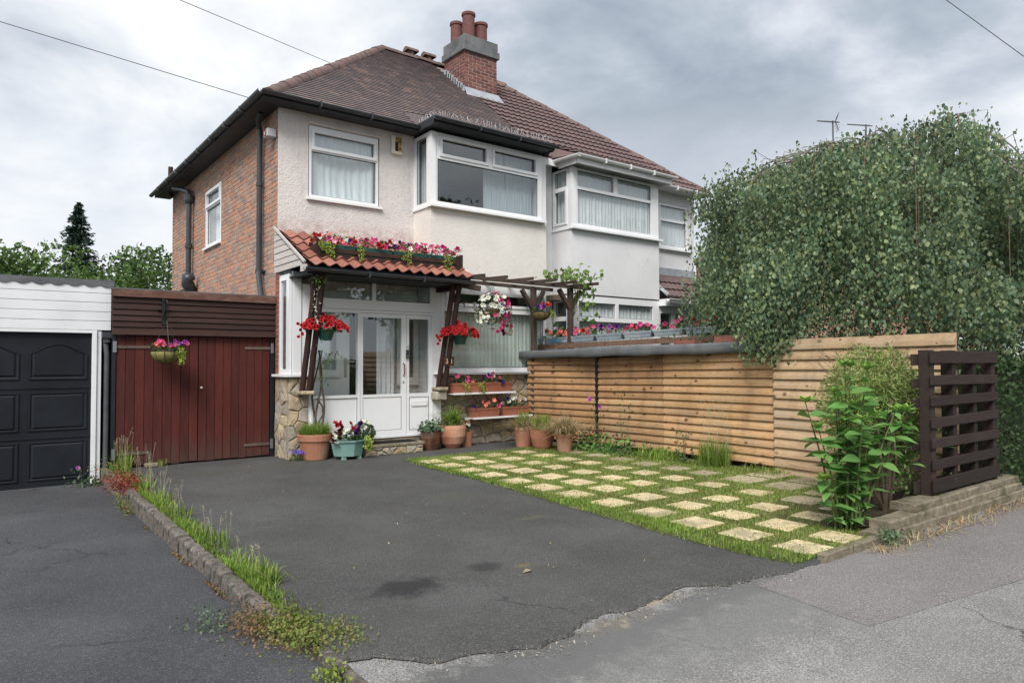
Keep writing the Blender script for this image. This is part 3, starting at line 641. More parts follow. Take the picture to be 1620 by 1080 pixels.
course(2.26, 3.52, -8.03, -7.84, -.11, -.008); course(3.53, 5.6, -8.03, -7.84, -.11, -.006)
course(2.42, 3.30, -8.0, -7.84, -.005, .068); course(3.31, 5.6, -8.0, -7.84, -.004, .070)
course(2.98, 4.0, -7.975, -7.76, .073, .138); course(4.01, 5.6, -7.975, -7.76, .073, .140)
m = MB(); m.add([(2.5, -7.88, .0), (5.6, -7.88, .02), (5.6, -6.2, -.02), (4.2, -6.6, -.03), (2.9, -7.0, -.05), (2.35, -7.5, -.05)], [tuple(range(6))]); m.build('flower_bed', 'soil', None, (3.5, -7.4, 0), kind='structure')

# ================================================================== HOUSE number 31
PX, EZ = 5.28, 5.43                       # party wall, soffit height
RY, RZ, PKX = 3.7, 8.65, 3.6              # ridge, left peak
house = thing('house', 'pale rendered semi-detached house with brick side wall and flowery tiled porch canopy', 'house', (0, 0, 0))
FY = -.55                                  # plane of the porch front and bay
# --- brick side wall with its window opening
sw = MB(); cells(sw, (0, 0, 0), YV, -XV, ZV, .004, 7.4, 0, EZ, -.22, 0, [(3.22, 4.36, 3.76, 4.95)])
sidewall = sw.build('side_wall', 'mortar', house)
def brick_mb():
    b = MB(); d = .02
    vs = [(-.5, 0, -.5), (.5, 0, -.5), (.5, 0, .5), (-.5, 0, .5), (-.482, 1, -.45), (.482, 1, -.45), (.482, 1, .45), (-.482, 1, .45)]
    b.add(vs, [(4, 5, 6, 7)[::-1], (0, 1, 5, 4)[::-1], (1, 2, 6, 5)[::-1], (2, 3, 7, 6)[::-1], (3, 0, 4, 7)[::-1]]); return b
BR = brick_mb()
def bricks(O, U, N, u0, u1, z0, z1, mat, parent, holes=(), cl=.225, ch=.075, limit=300, proud=.0065):
    O, U, N = map(Vector, (O, U, N)); Ms = []; z = z0; r = 0
    while z < z1-.01:
        zt = min(z+ch, z1); u = u0-(cl/2 if r % 2 else 0)
        while u < u1-.01:
            a, b = max(u, u0), min(u+cl, u1); u += cl
            segs = [(a, b)]
            for h in holes:
                if h[2] < (z+zt)/2 < h[3]:
                    ns = []
                    for s, e in segs:
                        if e <= h[0] or s >= h[1]: ns.append((s, e))
                        else:
                            if s < h[0]: ns.append((s, h[0]))
                            if e > h[1]: ns.append((h[1], e))
                    segs = ns
            for s, e in segs:
                if e-s < .03: continue
                w, hh = e-s-.010, zt-z-.010
                c = O+U*((s+e)/2)+ZV*((z+zt)/2)
                Ms.append(mat4(U*w, N*(proud+random.uniform(-.0015, .0015)), ZV*hh, c))
        z += ch; r += 1
    pieces('brick', BR, Ms, mat, parent, limit)
bricks((0, 0, 0), YV, -XV, 0, 7.4, 2.25, EZ, 'brick_side', sidewall, [(3.20, 4.38, 3.74, 4.97)], limit=290)
# --- front wall, upper storey
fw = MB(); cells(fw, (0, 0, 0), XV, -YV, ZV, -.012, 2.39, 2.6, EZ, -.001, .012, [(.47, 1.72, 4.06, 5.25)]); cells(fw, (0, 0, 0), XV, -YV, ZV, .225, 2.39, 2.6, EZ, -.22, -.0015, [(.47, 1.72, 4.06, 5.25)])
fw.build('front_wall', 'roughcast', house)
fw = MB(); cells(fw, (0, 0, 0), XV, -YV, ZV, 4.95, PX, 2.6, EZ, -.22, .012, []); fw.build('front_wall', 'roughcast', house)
m = MB(); m.frame((1.1, -.022, 5.275), (.64, 0, 0), (0, .012, 0), (0, 0, .016)); m.build('drip_bead', 'roughcast', house)
window(house, (.485, .035, 4.075), XV, -YV, 1.215, 1.165, [(.055, 1.16, .80, 1.085, True), (.04, 1.175, .05, .755, False)], sill=.10)
curtain('net_curtain', 'white net curtain behind the small upper window beside the alarm box', (.54, .11, 0), XV, YV, 1.12, 4.12, 5.2, 'net_curtain', 9, .009, group=None, swag=.12)
# --- bay, upper storey
m = MB(); cells(m, (2.39, FY-.03, 0), XV, -YV, ZV, 0, 2.56, 2.74, 4.10, -.20, 0, []); m.box(2.39, 2.55, FY+.17, -.002, 2.74, 4.10); m.box(4.79, 4.95, FY+.17, 0, 2.74, 4.10)
m.build('bay_wall', 'roughcast_bay', house)
BW = window(house, (2.40, FY-.01, 4.115), XV, -YV, 2.44, 1.255, [(.18, 1.16, .87, 1.175, True), (1.29, 2.30, .87, 1.175, True), (.115, 2.345, .07, .80, False)], name='bay_window', sill=.12)
m = MB(); m.box(2.385, 2.475, FY-.062, FY+.04, 4.117, 5.368); m.build('corner_post', 'upvc', BW)
window(house, (2.425, FY+.05, 4.115), YV, -XV, .49, 1.255, [(.06, .43, .06, 1.2, False)], name='side_light', sill=.06)
m = MB(); m.box(4.842, 4.96, FY-.02, 0, 4.10, 5.37); m.build('bay_cheek', 'upvc_dirty', house)
m = MB(); m.box(2.40, 4.95, FY+.02, .1, 4.06, 4.10); m.build('bay_floor', 'interior_floor', house)
curtain('vertical_blind', 'grey vertical blind inside the side light of the first floor bay', (2.55, -.5, 0), YV, XV, .5, 4.15, 5.3, 'grey_blind', 5, .015, 'blind', flat=True)
curtain('vertical_blind', 'grey vertical blind drawn across the right half of the first floor bay', (3.62, -.36, 0), XV, YV, 1.15, 4.14, 5.32, 'grey_blind', 13, .016, 'blind', flat=True)
# --- roof of number 31
def plane(p, du, ds): # eave origin, along eave, up slope
    return Vector(p), Vector(du).normalized(), Vector(ds).normalized()
sl_d = Vector((0, RY+.3, RZ-5.47)); SLO = sl_d.normalized(); SLEN = sl_d.length
rf = MB(); e = .0
A, Bp, Cp, Dp = Vector((-.3, -.3, 5.47)), Vector((PX, -.3, 5.47)), Vector((PX, RY, RZ)), Vector((PKX, RY, RZ))
rf.poly([A, Bp, Cp, Dp]); A2 = Vector((-.3, 7.7, 5.47)); B2 = Vector((PX, 7.7, 5.47)); rf.poly([A2, A, Dp]); rf.poly([B2, A2, Dp, Cp])
roof = rf.build('roof', 'plain_tile', house)
nF = XV.cross(SLO).normalized()
def ptile_mb(w, L, t, lift):
    b = MB(); vs = [(-w/2, 0, lift), (w/2, 0, lift), (w/2, L, 0), (-w/2, L, 0), (-w/2, 0, lift-t), (w/2, 0, lift-t)]
    b.add(vs, [(0, 1, 2, 3), (4, 5, 1, 0), (5, 2, 1), (4, 0, 3)]); return b
PT = ptile_mb(.1664, .17, .026, .036)
Ms = []; g = .102; nrow = int(SLEN/g)
BX0, BX1, BYM, BZM = 2.30, 4.86, .293, 5.94      # the bay roof meets the main slope at y = .293
sm = (BYM+.3)/SLO.y
for k in range(nrow+1):
    s = k*g; u = -.3+(.083 if k % 2 else 0)
    lo = -.3+s*SLO.y*(PKX+.3)/(RY+.3); 
    while u < PX+.1:
        x = u+.083; u += .166
        if x < lo or x > PX-.02: continue
        if s < sm-.05 and BX0+(s/sm)*.0 < x < BX1+.3: continue
        p = A+XV*(x+.3)+SLO*s+nF*.004
        if 4.93 < x < 5.9 and p.y > 2.3: continue
        a = random.gauss(0, .003); ux = XV*math.cos(a)+SLO*math.sin(a); sy = SLO*math.cos(a)-XV*math.sin(a)
        Ms.append(mat4(ux, sy, nF*random.uniform(.99, 1.03), p))
# bay roof tiles on a shallower kick
E0, E1 = Vector((BX0, -.87, 5.5)), Vector((BX1, -.87, 5.5)); bd = Vector((0, BYM+.87, BZM-5.5)); BS = bd.normalized(); bn = XV.cross(BS).normalized()
for k in range(int(bd.length/g)+1):
    s = k*g; u = BX0+(.083 if k % 2 else 0)
    while u < 5.2:
        x = u+.083; u += .166
        if x > BX1+.36*(s/bd.length): continue
        Ms.append(mat4(XV, BS, bn*random.uniform(.99, 1.03), E0+XV*(x-BX0)+BS*s+bn*.004))
m = MB(); Mn = Vector((BX0, BYM, BZM)); 
m.poly([E0, E1, Vector((PX-.03, BYM, BZM)), Mn]); m.poly([Vector((BX0, -.3, 5.475)), E0, Mn]); m.poly([E1, Vector((PX-.03, -.3, 5.475)), Vector((PX-.03, BYM, BZM))])
m.build('bay_roof', 'plain_tile', house)
pieces('tile', PT, Ms, 'plain_tile', roof, 300)
def half_round(L=.34, r=.115, n=8):
    b = MB(); vs = []
    for j, (yy, rr) in enumerate(((0, r*1.06), (L, r*.97))):
        for k in range(n+1): t = math.pi*k/n; vs.append((rr*math.cos(t), yy, rr*math.sin(t)*.9))
    fs = [(k, k+1, n+2+k, n+1+k)[::-1] for k in range(n)]; b.add(vs, fs)
    for k in range(n): t = 0
    b.add([(r*1.06*math.cos(math.pi*k/n), 0, r*1.06*.9*math.sin(math.pi*k/n)) for k in range(n+1)], [tuple(range(n+1))]); return b
HR = half_round(); 
def ridge_line(p, q, parent, mat='ridge_clay', name='ridge_tile', L=.31):
    p, q = Vector(p), Vector(q); d = q-p; n = int(d.length/L); d.normalize(); sx = d.cross(ZV).normalized(); up = sx.cross(d)
    me = proto(HR, name, mat, True)
    for i in range(n+1):
        c = p+d*(i*L)-up*.035; j = up*random.uniform(-.008, .008)+sx*random.uniform(-.008, .008)
        inst(name, me, parent, mat4(sx, d, up, c+j))
ridge_line(A+Vector((.02, .02, .03)), Dp+Vector((0, 0, .03)), roof); ridge_line(Dp+Vector((0, 0, .03)), Cp+Vector((0, 0, .03)), roof)
for x in (4.40, 4.88):                    # little clay ridge vents
    m = MB(); m.lathe([(.085, 0), (.085, .15)], (x, RY, RZ+.02), 12); v = m.build('ridge_vent', 'ridge_clay', roof)
    m = MB(); n = 8; L = .155
    vs = [(x+s*L, RY+.12*math.cos(math.pi*k/n), RZ+.15+.10*math.sin(math.pi*k/n)) for s in (-1, 1) for k in range(n+1)]
    m.add(vs, [(k, k+1, n+2+k, n+1+k) for k in range(n)]+[tuple(range(n+1)), tuple(range(n+1, 2*n+2))]); m.build('ridge_vent', 'ridge_clay', roof)
# --- soffits, fascia and gutters
m = MB(); m.box(-.32, 2.30, -.32, -.001, EZ-.012, EZ+.012); m.box(-.32, -.001, .0, 7.7, EZ-.012, EZ+.012); m.box(2.30, 4.9, -.88, -.001, EZ-.012, EZ+.012); m.build('soffit', 'soffit_dark', house)
m = MB(); m.box(-.34, 2.28, -.345, -.322, EZ-.02, EZ+.08); m.box(-.3455, -.3225, -.3455, 7.7, EZ-.0205, EZ+.0805)
m.box(2.276, 2.298, -.90, -.346, EZ-.03, EZ+.10); m.box(2.276, 4.90, -.905, -.882, EZ-.018, EZ+.08); m.box(4.88, 4.902, -.88, -.3, EZ-.035, EZ+.10); m.build('fascia', 'soffit_dark', house)
def gutter(parent, pts, mat, r=.051, name='gutter'):
    m = MB(); n = 8
    for p, q in zip(pts, pts[1:]):
        p, q = Vector(p), Vector(q); d = (q-p).normalized(); sx = d.cross(ZV).normalized()
        vs = [c+sx*(rr*math.cos(t))+ZV*(rr*math.sin(t)) for c in (p-d*r*.9, q+d*r*.9) for rr, t in [(r, math.pi+math.pi*k/n) for k in range(n+1)]+[(r-.006, 2*math.pi-math.pi*k/n) for k in range(n+1)]]
        k2 = 2*(n+1); m.add(vs, [(k, (k+1) % k2, k2+(k+1) % k2, k2+k) for k in range(k2)]+[tuple(range(k2)), tuple(range(2*k2-1, k2-1, -1))])
        L = (q-p).length; k = int(L/.95)
        for i in range(1, k+1): m.beam(p+d*(i*L/(k+1))-ZV*.030-d*.012, p+d*(i*L/(k+1))-ZV*.030+d*.012, r*2.06, r*1.75)
    return m.build(name, mat, parent)
gutter(house, [(-.405, 7.75, 5.485), (-.405, -.36, 5.485)], 'gutter_grey'); gutter(house, [(-.36, -.405, 5.485), (2.24, -.405, 5.475)], 'black_plastic')
gutter(house, [(2.28, -.96, 5.49), (4.88, -.96, 5.475)], 'black_plastic')
# bird spikes along the bay eave
m = MB()
for i in range(64):
    x = 2.3+i*.040; q = random.uniform(.06, .12)
    m.tube([(x, -.93, 5.53), (x+random.gauss(0, .03), -.93+random.gauss(-.01, .03), 5.53+q)], .0022, 3, False)
for i in range(14):
    y = -.9+i*.04; m.tube([(2.28, y, 5.52), (2.28+random.gauss(-.02, .02), y+random.gauss(0, .02), 5.52+random.uniform(.05, .1))], .0028, 3, False)
m.build('bird_spikes', 'siren_grey', house)
# --- chimney (bricks, cap courses, flashing, pots)
CX0, CX1, CY0, CY1 = 4.98, 5.89, 2.28, 3.14
m = MB(); m.box(CX0+.01, CX1-.01, CY0+.01, CY1-.01, 7.3, 8.5); chim = m.build('chimney', 'mortar', house)
bricks((0, CY0+.01, 0), XV, -YV, CX0, CX1, 7.45, 8.5, 'brick_chimney', chim, limit=200, cl=.228)
bricks((CX0+.01, 0, 0), YV, -XV, CY0, CY1, 7.45, 8.5, 'brick_chimney', chim, limit=200, cl=.215)
bricks((CX1-.01, 0, 0), YV, XV, CY0, CY1, 7.45, 8.5, 'brick_chimney', chim, limit=200, cl=.215)
m = MB(); m.box(CX0-.05, CX1+.05, CY0-.05, CY1+.05, 8.50, 8.66); m.box(CX0-.02, CX1+.02, CY0-.02, CY1+.02, 8.661, 8.88); m.build('chimney_cap', 'chimney_cap', chim, bevel=.012)
for (x, y, z, rr, hh) in ((5.24, 2.50, 8.87, .145, .62), (5.64, 2.58, 8.87, .15, .52), (5.20, 2.95, 8.87, .14, .56), (5.62, 3.0, 8.87, .14, .50)):
    m = MB(); m.lathe([(rr*1.06, 0), (rr, .05), (rr*.97, hh-.07), (rr*1.12, hh-.06), (rr*1.12, hh), (rr*.85, hh), (rr*.8, 0)], (x, y, z), 20); m.build('chimney_pot', 'pot_clay', chim, smooth=False)
m = MB(); rz = lambda y: 5.47+(y+.3)*.795
m.add([(CX0-.05, CY0-.17, rz(CY0-.17)+.04), (CX1+.12, CY0-.17, rz(CY0-.17)+.04), (CX1+.03, CY0-.018, rz(CY0)+.14), (CX0-.018, CY0-.018, rz(CY0)+.14)], [(0, 1, 2, 3)])
m.add([(CX1+.03, CY0-.018, rz(CY0)+.14), (CX1+.16, CY0-.12, rz(CY0-.1)+.04), (CX1+.16, CY0+.3, rz(CY0+.3)+.04)], [(0, 1, 2)])
for i in range(9):                          # stepped flashing up the left side
    y = CY0+i*.095; m.frame((CX0-.012, y+.03, rz(y)+.10+.02*(i % 2)), (.006, 0, 0), (0, .065, .02), (0, 0, .075))
m.frame((CX0-.09, CY1+.05, rz(CY1)+.02), (.1, 0, 0), (0, .06, .05), (0, 0, .012))
m.build('lead_flashing', 'lead', chim)
# --- side window, pipes, siren
window(house, (.035, 4.35, 3.775), -YV, -XV, 1.12, 1.165, [(.06, 1.06, .83, 1.11, True), (.06, 1.06, .055, .78, False)], sill=.09, name='side_window')
curtain('net_curtain', 'pale net curtain behind the window in the brick side wall', (.2, 3.24, 0), YV, XV, 1.1, 3.8, 4.93, 'net_curtain_white', 8, .015)
m = MB(); m.tube([(-.16, .40, 5.43), (-.15, .55, 5.33), (-.085, .66, 5.22), (-.085, .66, 2.95), (-.10, .62, 2.82), (-.11, .42, 2.42)], .045, 10); m.lathe([(.06, 0), (.06, .07)], (-.085, .66, 2.88), 12); m.lathe([(.055, 0), (.055, .06)], (-.085, .66, 4.3), 12); m.box(-.04, 0, .56, .76, 2.90, 2.93)
m.build('downpipe', 'black_plastic', house, smooth=False)
m = MB(); m.tube([(-.11, 5.30, 2.2), (-.11, 5.30, 5.05), (-.11, 5.38, 5.14), (-.16, 5.75, 5.25), (-.26, 6.05, 5.32)], .055, 10)
for z in (2.7, 3.9, 4.95): m.lathe([(.075, 0), (.075, .10)], (-.11, 5.30, z), 12)
m.lathe([(.085, 0), (.10, .05), (.10, .16), (.085, .18)], (-.11, 5.30, 4.88), 12)
m.build('soil_pipe', 'black_plastic', house)
m = MB(); m.tube([(-.15, 6.95, 5.3), (-.15, 6.95, 6.02)], .055, 10); m.build('vent_pipe', 'dark_brown_wood', house)
m = MB(); m.tube([(-.09, 5.02, 2.95), (-.20, 4.95, 3.10), (-.22, 4.9, 3.22), (-.10, 4.85, 3.26)], [.11, .13, .12, .08], 10); m.build('flue_cowl', 'black_plastic', house, smooth=True)
m = MB(); m.tube([(-.05, 6.05, 3.5), (-.05, 5.5, 3.5)], .012, 6); m.tube([(-.04, 7.38, 2.3), (-.04, 6.9, 2.85), (-.04, 6.4, 3.08), (-.04, 5.7, 3.08)], .022, 6); m.build('waste_pipe', 'gutter_grey', house)
# --- interior shell so the windows look into real rooms
m = MB(); m.box(.25, PX-.05, 2.6, 2.65, 0, EZ-.02); m.build('inner_wall', 'interior_wall', house)
m = MB(); m.box(.22, PX-.05, .2, 2.6, 2.66, 2.76); m.build('upper_floor', 'interior_floor', house)
m = MB(); m.box(1.9, 1.98, .25, 2.6, 2.77, EZ-.03); m.build('partition', 'interior_wall', house)
m = MB(); m.box(PX-.05, PX+.05, .24, 7.4, 0, 5.4); m.build('party_wall', 'interior_wall', house)
m = MB(); m.box(0, PX, 7.2, 7.4, 0, EZ); m.build('rear_wall', 'roughcast', house)

# --- ground floor: stone plinths
def clip(poly, p, n):
    out = []; k = len(poly)
    for i in range(k):
        a, b = poly[i], poly[(i+1) % k]; da = (a[0]-p[0])*n[0]+(a[1]-p[1])*n[1]; db = (b[0]-p[0])*n[0]+(b[1]-p[1])*n[1]
        if da <= 0: out.append(a)
        if da*db < 0: t = da/(da-db); out.append((a[0]+(b[0]-a[0])*t, a[1]+(b[1]-a[1])*t))
    return out
def stones(parent, O, U, N, w, h, nst, ax=.7, proud=.028, lim=.0065, z0=0.):
    """random-rubble facing: Voronoi pieces, each stone a part with bevelled edges"""
    O, U, N = map(Vector, (O, U, N)); pts = []
    tries = 0
    while len(pts) < nst and tries < 6000:
        tries += 1; p = (random.uniform(0, w*ax), random.uniform(0, h)); dm = .72*math.sqrt(w*ax*h/nst)*random.uniform(.75, 1.25)
        if all((p[0]-q[0])**2+(p[1]-q[1])**2 > dm*dm for q in pts): pts.append(p)
    for p in pts:
        poly = [(0, 0), (w*ax, 0), (w*ax, h), (0, h)]
        for q in pts:
            if q is p: continue
            d = (q[0]-p[0], q[1]-p[1])
            if d[0]**2+d[1]**2 > (.9*w*ax)**2 and w*ax > 1: continue
            poly = clip(poly, ((p[0]+q[0])/2, (p[1]+q[1])/2), d)
            if len(poly) < 3: break
        if len(poly) < 3: continue
        sub = []
        for i in range(len(poly)):
            a, b = poly[i], poly[(i+1) % len(poly)]; L = math.hypot(b[0]-a[0], b[1]-a[1]); sub.append(a)
            if L > .09: sub.append(((a[0]+b[0])/2+random.uniform(-.12, .12)*L*.4, (a[1]+b[1])/2+random.uniform(-.12, .12)*L*.4))
        cx = sum(a for a, b in sub)/len(sub); cz = sum(b for a, b in sub)/len(sub); k = len(sub); d = proud*random.uniform(.6, 1.35); b = MB()
        def P(u, z, n): return O+U*(min(max(u, 0), w*ax)/ax)+ZV*(z0+min(max(z, 0), h))+N*n
        rg = []
        for (ins, dep) in ((lim, -.005), (lim*1.2, d*.65), (lim*3.0, d)):
            for (x, z) in sub:
                dx, dz = cx-x, cz-z; L = math.hypot(dx, dz)+1e-6; q = min(ins/L, .5)
                rg.append(P(x+dx*q, z+dz*q, dep+(random.uniform(-.004, .004) if dep > 0 else 0)))
        top = P(cx, cz, d+random.uniform(.0, .012))
        fs = [(r*k+i, r*k+(i+1) % k, (r+1)*k+(i+1) % k, (r+1)*k+i) for r in range(2) for i in range(k)]+[(2*k+i, 2*k+(i+1) % k, 3*k) for i in range(k)]
        if U.cross(ZV).dot(N) < 0: fs = [f[::-1] for f in fs]
        b.add(rg+[top], fs); b.build('stone', 'walling_stone', parent)
m = MB(); m.box(-.03, .30, FY+.02, -.02, 0, 1.215); pil = m.build('stone_pillar', 'stone_mortar', house)
stones(pil, (-.02, FY+.02, 0), XV, -YV, .32, 1.21, 13, 1.); stones(pil, (-.03, FY+.02, 0), YV, -XV, .50, 1.21, 15, 1., proud=.018)
m = MB(); m.box(-.10, .31, FY-.06, -.02, 1.222, 1.262); m.build('pillar_sill', 'upvc_dirty', house, bevel=.005)
m = MB(); m.box(2.45, 4.95, FY+.02, FY+.2, 0, 1.225); stw = m.build('stone_wall', 'stone_mortar', house)
stones(stw, (2.45, FY+.02, 0), XV, -YV, 2.5, 1.22, 78, .62)
for (x, y0) in ((.18, 0), (2.50, 0)):      # corbel stones that carry the struts
    m = MB(); m.box(x-.095, x+.095, FY-.27, FY-.02, .965, 1.02); m.build('corbel', 'walling_stone', house, bevel=.012)
    m = MB(); m.box(x-.11, x+.10, FY-.22, FY-.025, .80, .95); m.build('corbel', 'walling_stone', house, bevel=.02) if x > 1 else None
# --- doorstep
m = MB(); m.box(1.02, 2.04, -.93, FY, 0, .125); stp = m.build('doorstep', 'stone_mortar', house); stones(stp, (1.02, -.93, 0), XV, -YV, 1.02, .122, 9, .55, .02, .006); stones(stp, (1.02, -.93, 0), YV, -XV, .36, .122, 3, .6, .015, .006)
m = MB(); m.box(1.0, 2.06, -.955, FY-.0, .128, .172); m.build('step_slab', 'edging_stone', stp, bevel=.006)
dm = MB(); dm.box(1.16, 1.96, -.90, FY-.06, .173, .186); dm.build('doormat', 'mat_black', None, (1.56, -.75, .173), bevel=.003, label='black doormat on the stone step before the porch door', cat='doormat')
m = MB(); m.box(.32, 2.44, FY-.02, FY+.06, 0, .205); m.build('threshold', 'edging_stone', house)
# --- porch glazing: white frame, sliding doors, top lights
m = MB(); m.box(.03, .305, FY-.02, FY+.03, 1.264, 2.80); m.box(.285, .315, FY-.015, FY+.03, .2, 1.264); pp = m.build('porch_post', 'upvc', house)
m = MB(); m.box(.16, .168, FY-.024, FY-.019, 1.27, 2.79); m.box(.292, .298, FY-.024, FY-.019, 1.27, 2.79); m.build('trim_joint', 'gutter_grey', pp)
m = MB(); m.box(2.44, 2.60, FY-.02, FY+.03, .0, 2.80); m.build('porch_jamb', 'upvc', house)
PD = window(house, (.31, FY+.0, 2.27), XV, -YV, 2.13, .53, [(.06, 1.0, .155, .43, False), (1.065, 2.07, .155, .43, False)], name='top_light')
m = MB(); cells(m, (.31, FY, .225), XV, -YV, ZV, 0, 2.13, 0, 2.04, -.04, .03, [(.03, .755, .06, .66), (.03, .755, .705, 1.985), (.80, 2.10, .02, 2.0)]); dfr = m.build('porch_door_frame', 'upvc', house)
def glass_in(parent, u0, u1, z0, z1, y): m = MB(); m.add([(.31+u0, y, .225+z0), (.31+u1, y, .225+z0), (.31+u1, y, .225+z1), (.31+u0, y, .225+z1)], [(0, 1, 2, 3)]); m.build('pane', 'glass', parent)
def panel_in(parent, u0, u1, z0, z1, y):
    m = MB(); m.box(.31+u0, .31+u1, y-.008, y+.008, .225+z0, .225+z1); m.build('lower_panel', 'upvc', parent)
    m = MB(); cells(m, (.31, y-.010, .225), XV, -YV, ZV, u0, u1, z0, z1, -.001, .003, [(u0+.006, u1-.006, z0+.006, z1-.006)]); m.build('gasket', 'cable_black', parent)
glass_in(dfr, .03, .755, .705, 1.985, FY); panel_in(dfr, .03, .755, .06, .66, FY)
m = MB(); cells(m, (.31, FY, .225), XV, -YV, ZV, .805, 1.62, .024, 1.995, -.03, .018, [(.85, 1.535, .12, .655), (.85, 1.535, .70, 1.93)]); dr = m.build('porch_door', 'upvc', house)
glass_in(dr, .85, 1.535, .70, 1.93, FY); panel_in(dr, .85, 1.535, .12, .655, FY)
m = MB(); cells(m, (.31, FY, .225), XV, -YV, ZV, 1.63, 2.095, .024, 1.995, -.03, .010, [(1.68, 2.05, .10, .64), (1.68, 2.05, .70, 1.93)]); sd_ = m.build('door_side_panel', 'upvc', house)
glass_in(sd_, 1.68, 2.05, .70, 1.93, FY); panel_in(sd_, 1.68, 2.05, .10, .64, FY)
m = MB(); m.box(2.02, 2.33, FY-.022, FY-.009, .735, .80); m.box(2.03, 2.32, FY-.026, FY-.0225, .715, .734); m.build('letter_box', 'upvc', sd_)
m = MB(); m.tube([(1.875, FY-.02, 1.22), (1.875, FY-.06, 1.24), (1.875, FY-.06, 1.40), (1.875, FY-.02, 1.42)], .010, 6); m.build('handle', 'copper_handle', dr)
m = MB(); m.box(1.868, 1.888, FY-.024, FY-.018, 1.09, 1.13); m.build('lock', 'steel', dr)
m = MB(); m.box(1.915, 1.965, FY-.055, FY-.031, 1.50, 1.64); db = m.build('doorbell', 'black_plastic', dr, bevel=.006)
m = MB(); m.tube([(1.94, FY-.056, 1.535), (1.94, FY-.060, 1.535)], .012, 10); m.build('button', 'steel', db)
m = MB(); m.box(1.94, 1.965, FY-.045, FY-.032, 1.66, 1.72); m.build('key_tag', 'siren_grey', dr)
# narrow side light of the porch
m = MB(); cells(m, (-.02, FY, 1.264), YV, -XV, ZV, .0, .40, 0, 1.50, -.04, .0, [(.12, .36, .075, 1.41)]); ns = m.build('porch_side_light', 'upvc', house)
m = MB(); m.add([(0, FY+.12, 1.339), (0, FY+.36, 1.339), (0, FY+.36, 2.674), (0, FY+.12, 2.674)], [(0, 1, 2, 3)]); m.build('pane', 'glass', ns)
m = MB(); m.box(-.03, .20, -.145, -.005, 0, 2.82); prr = m.build('porch_return', 'mortar', house)
bricks((-.03, 0, 0), YV, -XV, -.145, -.0, 1.2, 2.8, 'brick_porch', prr, cl=.145)
# porch inside
m = MB(); cells(m, (0, 0, 0), XV, -YV, ZV, .0, 4.95, 0, 2.84, -.1, -.02, [(1.16, 2.02, .02, 2.35), (2.62, 4.8, .2, 2.7)]); m.build('inner_porch_wall', 'porch_inner', house)
m = MB(); m.box(0, 2.46, FY+.05, .0, .17, .21); m.build('porch_floor', 'interior_floor', house)
m = MB(); m.box(0, 2.46, FY+.04, .0, 2.80, 2.815); m.build('porch_ceiling', 'porch_inner', house)
m = MB(); m.box(2.47, 2.58, FY+.05, .0, .2, 2.8); m.build('porch_cheek', 'porch_inner', house)
idr = MB(); cells(idr, (.36, -.03, .22), XV, -YV, ZV, 0, .80, 0, 2.05, -.02, .03, [(.11, .58, 1.10, 1.92)]); idoor = idr.build('inner_door', 'upvc', house)
m = MB(); m.box(.47, .94, -.034, -.026, 1.32, 2.14); m.build('pane', 'glass', idoor)
m = MB(); m.box(.44, .98, -.09, -.061, 1.20, 1.235); m.build('weather_bar', 'upvc_dirty', idoor)
m = MB(); m.tube([(1.09, -.07, 1.45), (1.09, -.11, 1.45), (1.22, -.11, 1.45)], .010, 6); m.box(1.07, 1.11, -.068, -.061, 1.2, 1.5); m.build('handle', 'steel', idoor)
m = MB(); cells(m, (2.455, -.03, 1.05), XV, -YV, ZV, -.42, 0, 0, 1.25, 0, .03, [(-.30, -.10, .13, 1.12)]); m.build('inner_side_window', 'upvc_dirty', house)
m = MB(); m.box(2.155, 2.355, -.028, -.022, 1.18, 2.17); m.build('inner_glass', 'interior_dark', house)
curtain('net_curtain', 'long white net curtain hanging just inside the porch door', (1.62, -.12, 0), XV, YV, .34, .25, 2.2, 'net_curtain_white', 4, .02)
lamp = thing('pendant_lamp', 'shallow white pendant lampshade behind the porch top light', 'lamp', (1.0, -.26, 2.6))
m = MB(); m.lathe([(.02, .07), (.05, .06), (.13, .02), (.145, 0), (.14, -.005), (.10, .01), (.02, .045)], (1.0, -.26, 2.60), 20); m.build('lamp_shade', 'lamp_white', lamp, smooth=True)
m = MB(); m.tube([(1.0, -.26, 2.66), (1.0, -.26, 2.80)], .004, 5); m.build('cord', 'cable_black', lamp)
# --- ground floor front window
window(house, (2.60, FY, 1.265), XV, -YV, 2.34, 1.53, [(.11, 1.14, 1.17, 1.39, True), (1.27, 2.24, 1.17, 1.39, True), (.06, 2.28, .07, 1.05, False)], name='front_window', sill=.14)
m = MB(); m.box(2.44, 4.95, FY-.14, FY+.05, 1.228, 1.250); m.build('stone_sill', 'upvc_dirty', house, bevel=.004)
curtain('vertical_blind', 'grey-green vertical blind filling the wide ground floor window', (2.66, FY+.09, 0), XV, YV, 2.24, 1.34, 2.34, 'blind_fabric', 17, .014, 'blind', flat=True)
m = MB(); m.box(2.6, 4.95, FY-.028, FY+.17, 2.797, 2.83); m.build('bay_head', 'upvc_dirty', house)
m = MB(); m.box(4.90, 4.95, FY+.0, .0, 0, 2.79); m.build('bay_return', 'upvc_dirty', house)
m = MB(); m.box(2.47, 4.9, FY+.2, 2.6, .0, .05); m.build('lower_floor', 'interior_floor', house)

